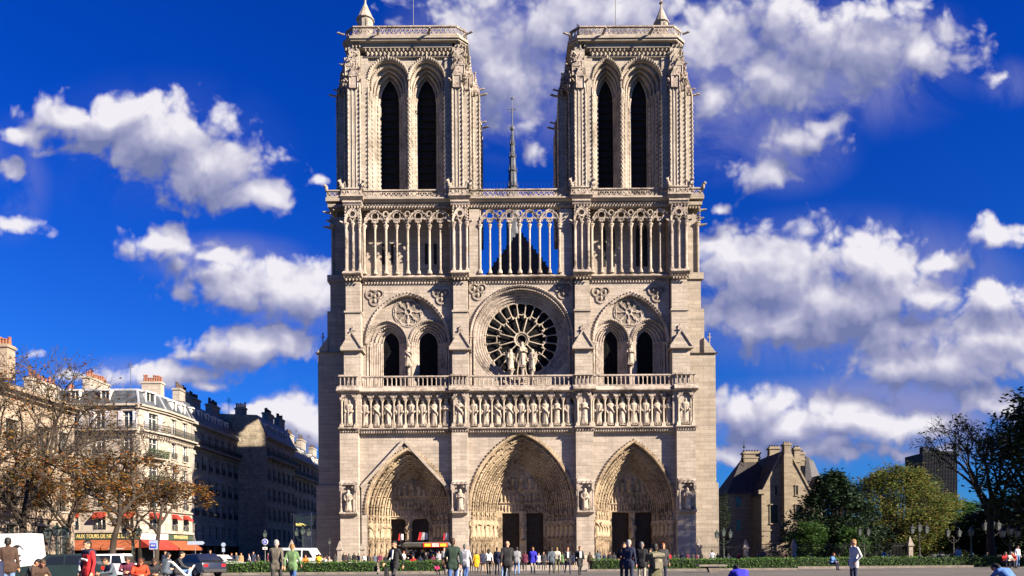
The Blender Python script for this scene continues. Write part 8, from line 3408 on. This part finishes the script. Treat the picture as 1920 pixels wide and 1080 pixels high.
# ------------------------------------------------------------------ pushchair and low wall
pc_ = empty('pushchair', (X(352, 1070, 27), 27, 0), math.radians(200))
tag(pc_, 'empty pushchair with a white tubular frame and white wheel discs', 'pushchair')
q = MB()
for s in (-.22, .22):
    q.tube([(-.45, s, .14), (.10, s, .62), (.50, s, 1.06), (.62, s, 1.08)], .022, 6)
    q.tube([(.42, s, .14), (-.02, s, .60), (-.22, s, .95)], .022, 6)
for p in ((.62, 1.08), (-.02, .60)):
    q.tube([(p[0], -.22, p[1]), (p[0], .22, p[1])], .02, 6)
q.build('frame', M_white, pc_)
q = MB()
q.add([(-.25, -.2, .45), (-.25, .2, .45), (.12, .2, .40), (.12, -.2, .40), (.36, .2, .9), (.36, -.2, .9)], [(0, 1, 2, 3), (3, 2, 4, 5)])
q.build('seat', cloth('charcoal', PAL['charcoal']), pc_)
for x in (-.45, .42):
    for s in (-.24, .24):
        wheel(pc_, x, s, .145, .05)

q = MB()
for i in range(5):
    q.box(X(262 + 16 * i, 1075, 24), X(277.5 + 16 * i, 1075, 24), 24, 24.6, 0, .52)
tag(q.build('low_wall', M_kerb), 'low pale stone wall where the reading group sits', 'wall')
q = MB()
q.box(X(30, 1075, 23.6), X(92, 1075, 23.6), 23.4, 24.0, .36, .44)
for px in (36, 86):
    q.box(X(px, 1075, 23.6) - .06, X(px, 1075, 23.6) + .06, 23.5, 23.9, 0, .36)
tag(q.build('street_bench', M_kerb), 'bench under the two seated people beside the white van', 'bench')
q = MB()
q.box(X(206, 1075, 27), X(256, 1075, 27), 26.6, 27.2, 0, .45)
tag(q.build('low_wall', M_kerb), 'low stone ledge behind the seated person in maroon', 'wall')

# ------------------------------------------------------------------ souvenir stall with its flags
st = empty('souvenir_stall', (0, 0, 0))
tag(st, 'souvenir stall with a lit red and yellow sign and small flags before the left portal', 'stall')
Ys = 71.0
x0, x1 = X(757, 1020, Ys), X(838, 1020, Ys)
zt = Z(1017, Ys, 800)
q = MB()
q.box(x0, x1, Ys + .2, Ys + 2.2, 0, .95)
q.box(x0 + .05, x1 - .05, Ys + 2.1, Ys + 2.2, .95, zt - .35)
for x in (x0, (x0 + x1) / 2, x1):
    q.box(x - .06, x + .06, Ys + .15, Ys + .27, .95, zt - .3)
q.build('counter', M_shop, st)
q = MB()
q.prism([(x0 - .5, zt - .32), (x1 + .35, zt - .32), (x1 + .1, zt), (x0 + .2, zt)], Ys - .6, Ys + 2.4)
q.build('roof', plain('stall_roof', (.10, .10, .10), .7, .2, 2), st)
fs_ = Face((x0, Ys - .62), (x1, Ys - .62))
m = MB()
xs_ = (x1 - x0)
fs_.box(m, xs_ * .47, xs_ * 1.03, zt - .46, zt - .06, 0, .06)
so2 = m.build('sign_board', plain('sign_red', (.45, .02, .012), .5, .1, 3), st)


def lit(name, col, k):
    mm = bpy.data.materials.new(name)
    mm.use_nodes = True
    b = mm.node_tree.nodes['Principled BSDF']
    b.inputs['Base Color'].default_value = (*col, 1)
    b.inputs['Emission Color'].default_value = (*col, 1)
    b.inputs['Emission Strength'].default_value = k
    return mm


M_lity, M_litw = lit('lit_yellow', (.55, .24, .015), .45), lit('lit_white', (.6, .42, .36), .4)
for (a, b, mt) in ((.50, .64, M_lity), (.67, .83, M_litw), (.86, 1.0, M_lity)):
    m = MB()
    fs_.box(m, xs_ * a, xs_ * b, zt - .40, zt - .13, .062, .09)
    m.build('lit_panel', mt, so2)
text('SOUVENIRS', .20, plain('sign_ink', (.30, .02, .02), .6, .1, 3), so2, fs_, xs_ * .75, zt - .265, .095, sx=.62)
m = MB()
fs_.box(m, -.1, xs_ * .45, zt - .46, zt - .1, 0, .05)
so3 = m.build('dark_board', M_shop, st)
text('CARTES POSTALES', .22, plain('dim_letters', (.12, .11, .09), .7, .1, 3), so3, fs_, xs_ * .22, zt - .28, .055, sx=.9)
m = MB()
r = rng(77)
cols = [cloth(k, PAL[k]) for k in ('white', 'red', 'skyblue', 'cream', 'lightgrey', 'yellow')]
for k, mt in enumerate(cols):                                   # postcards, caps and trinkets on show
    m = MB()
    for i in range(16):
        u = r.uniform(.02, .98)
        v = r.uniform(1.0, zt - .75)
        p = (x0 + xs_ * u, Ys + r.uniform(.1, 1.2), v)
        if i % 3:
            m.box(p[0] - .07, p[0] + .07, p[1] - .02, p[1] + .02, p[2], p[2] + .12)
        else:
            m.ball((p[0], p[1], p[2] + .05), .085, 6, 4, 1, 1, .7)
    o_ = m.build('souvenirs', mt, st)
    o_['kind'] = 'stuff'
for i, (px, yt) in enumerate(((752, 1002), (793, 1000), (836, 1001))):
    x = X(px, 1010, Ys)
    z1 = Z(yt, Ys, px)
    fl_ = empty('small_flag', (x, Ys - .2, zt))
    tag(fl_, ['small red and white flag on the left end of the stall roof', 'largest of the three flags, over the middle of the stall roof', 'small flag at the right end of the stall roof'][i], 'flag', 'flags on the souvenir stall')
    m = MB()
    m.tube([(0, 0, -.05), (.06, 0, z1 - zt)], .018, 5)
    m.build('flagpole', M_iron, fl_)
    m = MB()
    w_ = (.5, .95, .5)[i]
    hh = (z1 - zt) * .95
    for k in range(6):
        a, b = k / 6, (k + 1) / 6
        m.cur = 0 if k < 2 else (1 if k < 4 else 2)
        m.add([(-w_ * .5 + w_ * a, .05 * math.sin(6 * a), hh * (.25 + .1 * a)), (-w_ * .5 + w_ * b, .05 * math.sin(6 * b), hh * (.25 + .1 * b)), (-w_ * .3 + w_ * b * .8, .05 * math.sin(6 * b + 1), hh * 1.2 - .1 * b), (-w_ * .3 + w_ * a * .8, .05 * math.sin(6 * a + 1), hh * 1.2 - .1 * a)], [(0, 1, 2, 3)])
    m.build('cloth', [cloth('red', PAL['red']), cloth('white', PAL['white']), cloth('white', PAL['white'])] if i == 0 else [cloth('red', PAL['red']), cloth('white', PAL['white']), cloth('navy', PAL['navy'])], fl_)

# ------------------------------------------------------------------ lamps and signs
M_lgreen = plain('lamp_green', (.016, .030, .026), .5, .2, 4)
M_lglass = plain('lantern_glass', (.075, .09, .085), .25, .2, 4, spec=.6)


def lantern(mb, gl, x, y, z, k=1.0):
    gl.frustum(x - .13 * k, x + .13 * k, y - .13 * k, y + .13 * k, z, x - .20 * k, x + .20 * k, y - .20 * k, y + .20 * k, z + .48 * k)
    mb.frustum(x - .24 * k, x + .24 * k, y - .24 * k, y + .24 * k, z + .48 * k, x - .07 * k, x + .07 * k, y - .07 * k, y + .07 * k, z + .72 * k)
    mb.lathe(x, y, [(.05 * k, z + .72 * k), (.08 * k, z + .80 * k), (.02, z + .95 * k)], 6)
    mb.box(x - .15 * k, x + .15 * k, y - .15 * k, y + .15 * k, z - .05 * k, z)
    for sx in (-1, 1):
        for sy in (-1, 1):
            mb.tube([(x + sx * .135 * k, y + sy * .135 * k, z), (x + sx * .205 * k, y + sy * .205 * k, z + .48 * k)], .014 * k, 4)


def lamp(px, Y, yl, heads, label, k=1.0, mat=None):
    """cast-iron lamp; yl: height of the lantern tops in the photograph; heads: sideways offsets"""
    root = empty('street_lamp', (X(px, 1040, Y), Y, 0))
    tag(root, label, 'street lamp', 'old street lamps')
    zt = Z(yl, Y, px)
    m, g = MB(), MB()
    zl = zt - .95 * k
    m.lathe(0, 0, [(.26 * k, 0), (.26 * k, .12), (.19 * k, .2), (.17 * k, .8), (.20 * k, .85), (.10 * k, 1.0), (.075 * k, 1.6), (.10 * k, 1.65), (.06 * k, 1.75), (.045 * k, zl - .25), (.08 * k, zl - .2), (.05 * k, zl - .06)], 10)
    q = MB()
    for dx in heads:
        if abs(dx) > .01:
            q.tube([(0, 0, zl - .75), (dx * .5, 0, zl - .62), (dx * .95, 0, zl - .35), (dx, 0, zl - .05)], [.03, .028, .025, .03], 6)
            q.tube([(0, 0, zl - .35), (dx * .45, 0, zl - .45), (dx * .75, 0, zl - .55)], .018, 5)
        lantern(q, g, dx, 0, zl + (.18 if abs(dx) < .01 and len(heads) > 1 else 0), k)
    m.build('lamp_post', mat or M_lgreen, root)
    q.build('lantern_frame', mat or M_lgreen, root)
    build_split(g, 'lantern_glass', M_lglass, root, tuple((a + b) / 2 for a, b in zip(heads[:-1], heads[1:])))


lamp(107, 54, 984, (-.62, 0, .62), 'three-armed street lamp among the bare trees at the left', 1.0)
lamp(248, 66, 985, (-.6, .6), 'two-armed street lamp before the brasserie, between the bare trees')
lamp(497, 95, 994, (0,), 'single dark street lamp above the round blue sign', .9)
lamp(568, 93, 990, (-.75, 0, .75), 'three-armed street lamp before the site hut')
lamp(1357, 84, 992, (-.75, 0, .75), 'three-armed street lamp at the corner of the sunlit cathedral flank')
lamp(1620, 88, 988, (-.5, .5), 'two-armed street lamp under the left side of the yellowing tree', 1.0, M_iron)
lamp(1724, 84, 982, (-.8, 0, .8), 'three-armed street lamp right of the yellowing tree', 1.1, M_iron)
lamp(1788, 86, 990, (-.65, .65), 'two-armed street lamp left of the slender green lamp post', 1.0, M_iron)
lamp(1821, 78, 987, (0,), 'slender green lamp post with one lantern beside the woman with long hair', 1.0, plain('lamp_pale_green', (.05, .085, .075), .5, .2, 4))
lamp(1860, 80, 975, (-.7, 0, .7), 'three-armed street lamp high under the silhouetted tree', 1.1, M_iron)
lamp(1894, 62, 985, (-.62, 0, .62), 'three-armed street lamp with bright lanterns at the right edge', 1.0, M_iron)
lamp(618, 84, 1009, (0,), 'thin lamp post with a bright tip before the north flank of the cathedral', .7, M_iron)


def sign(name, label, px, Y, build, zpole):
    root = empty(name, (X(px, 1020, Y), Y, 0))
    tag(root, label, 'sign', 'street signs')
    m = MB()
    m.tube([(0, .03, 0), (0, .03, zpole)], .03, 6)
    m.build('pole', M_hub, root)
    build(root)


M_blue = plain('sign_blue', (.015, .04, .32), .4, .1, 4)
M_sgrey = plain('sign_pale_blue', (.25, .30, .40), .4, .1, 4)


def bus_sign(root):
    Y = 50
    z0, z1 = Z(1030, Y, 288), Z(1013, Y, 288)
    m = MB()
    m.box(-.27, .27, -.05, 0, z0, z1)
    o = m.build('panel', M_sgrey, root)
    m = MB()
    m.box(-.20, .20, -.075, -.052, z0 + .10, z1 - .20)
    b = m.build('blue_field', M_blue, o)
    f = Face((-1, -.05), (1, -.05))
    text('BUS', .17, M_white, b, f, 1.0, z0 + (z1 - z0) * .42, .03)


sign('bus_stop_sign', 'square pale blue bus stop sign with a dark blue field on the reddish tree', 288, 50, bus_sign, 2.3)


def round_sign(root):
    Y = 80
    zc, rr = Z(1016, Y, 497), .32
    m = MB()
    m.prism(circ(0, zc, rr, 24), -.05, 0)
    o = m.build('rim', M_white, root)
    m = MB()
    m.prism(circ(0, zc, rr * .84, 24), -.07, -.052)
    b = m.build('blue_disc', M_blue, o)
    f = Face((-1, -.05), (1, -.05))
    m = MB()                                                   # two walkers in white
    for dx, k in ((-.07, 1.0), (.08, .75)):
        m.ball((dx, -.075, zc + .14 * k), .032 * k, 6, 4, 1, .3, 1)
        m.tube([(dx, -.078, zc + .10 * k), (dx, -.078, zc - .02)], .03 * k, 5)
        for s in (-1, 1):
            m.tube([(dx, -.078, zc - .02), (dx + s * .045 * k, -.078, zc - .17 * k)], .016 * k, 4)
    m.build('white_walkers', M_white, b)
    m = MB()
    m.box(-.24, .24, -.05, 0, zc - .82, zc - .56)
    p = m.build('plate', M_white, root)
    text('SAUF', .12, cloth('black', PAL['black']), p, f, 1.0, zc - .69, .005)


sign('round_sign', 'round blue sign with a small white plate in the dark side street', 497, 80, round_sign, 2.9)


def street_plate(root):
    m = MB()
    m.box(-.75, .75, -.04, 0, 2.5, 2.85)
    o = m.build('arrow_board', M_sgrey, root)
    m = MB()
    m.prism([(.75, 2.5), (.95, 2.675), (.75, 2.85)], -.04, 0)
    m.build('arrow_tip', M_sgrey, o)


sign('direction_sign', 'grey direction board pointing right at the brasserie corner', 366, 74, street_plate, 3.1)


def traffic_board(root):
    m = MB()
    m.prism(circ(0, 2.9, .28, 20), -.05, 0)
    m.build('back_of_sign', M_sgrey, root)
    m = MB()
    m.box(-.18, .18, -.05, 0, 1.95, 2.5)
    m.build('small_plate', M_sgrey, root)


sign('traffic_sign', 'small grey traffic sign deep in the shaded side street', 419, 98, traffic_board, 3.0)
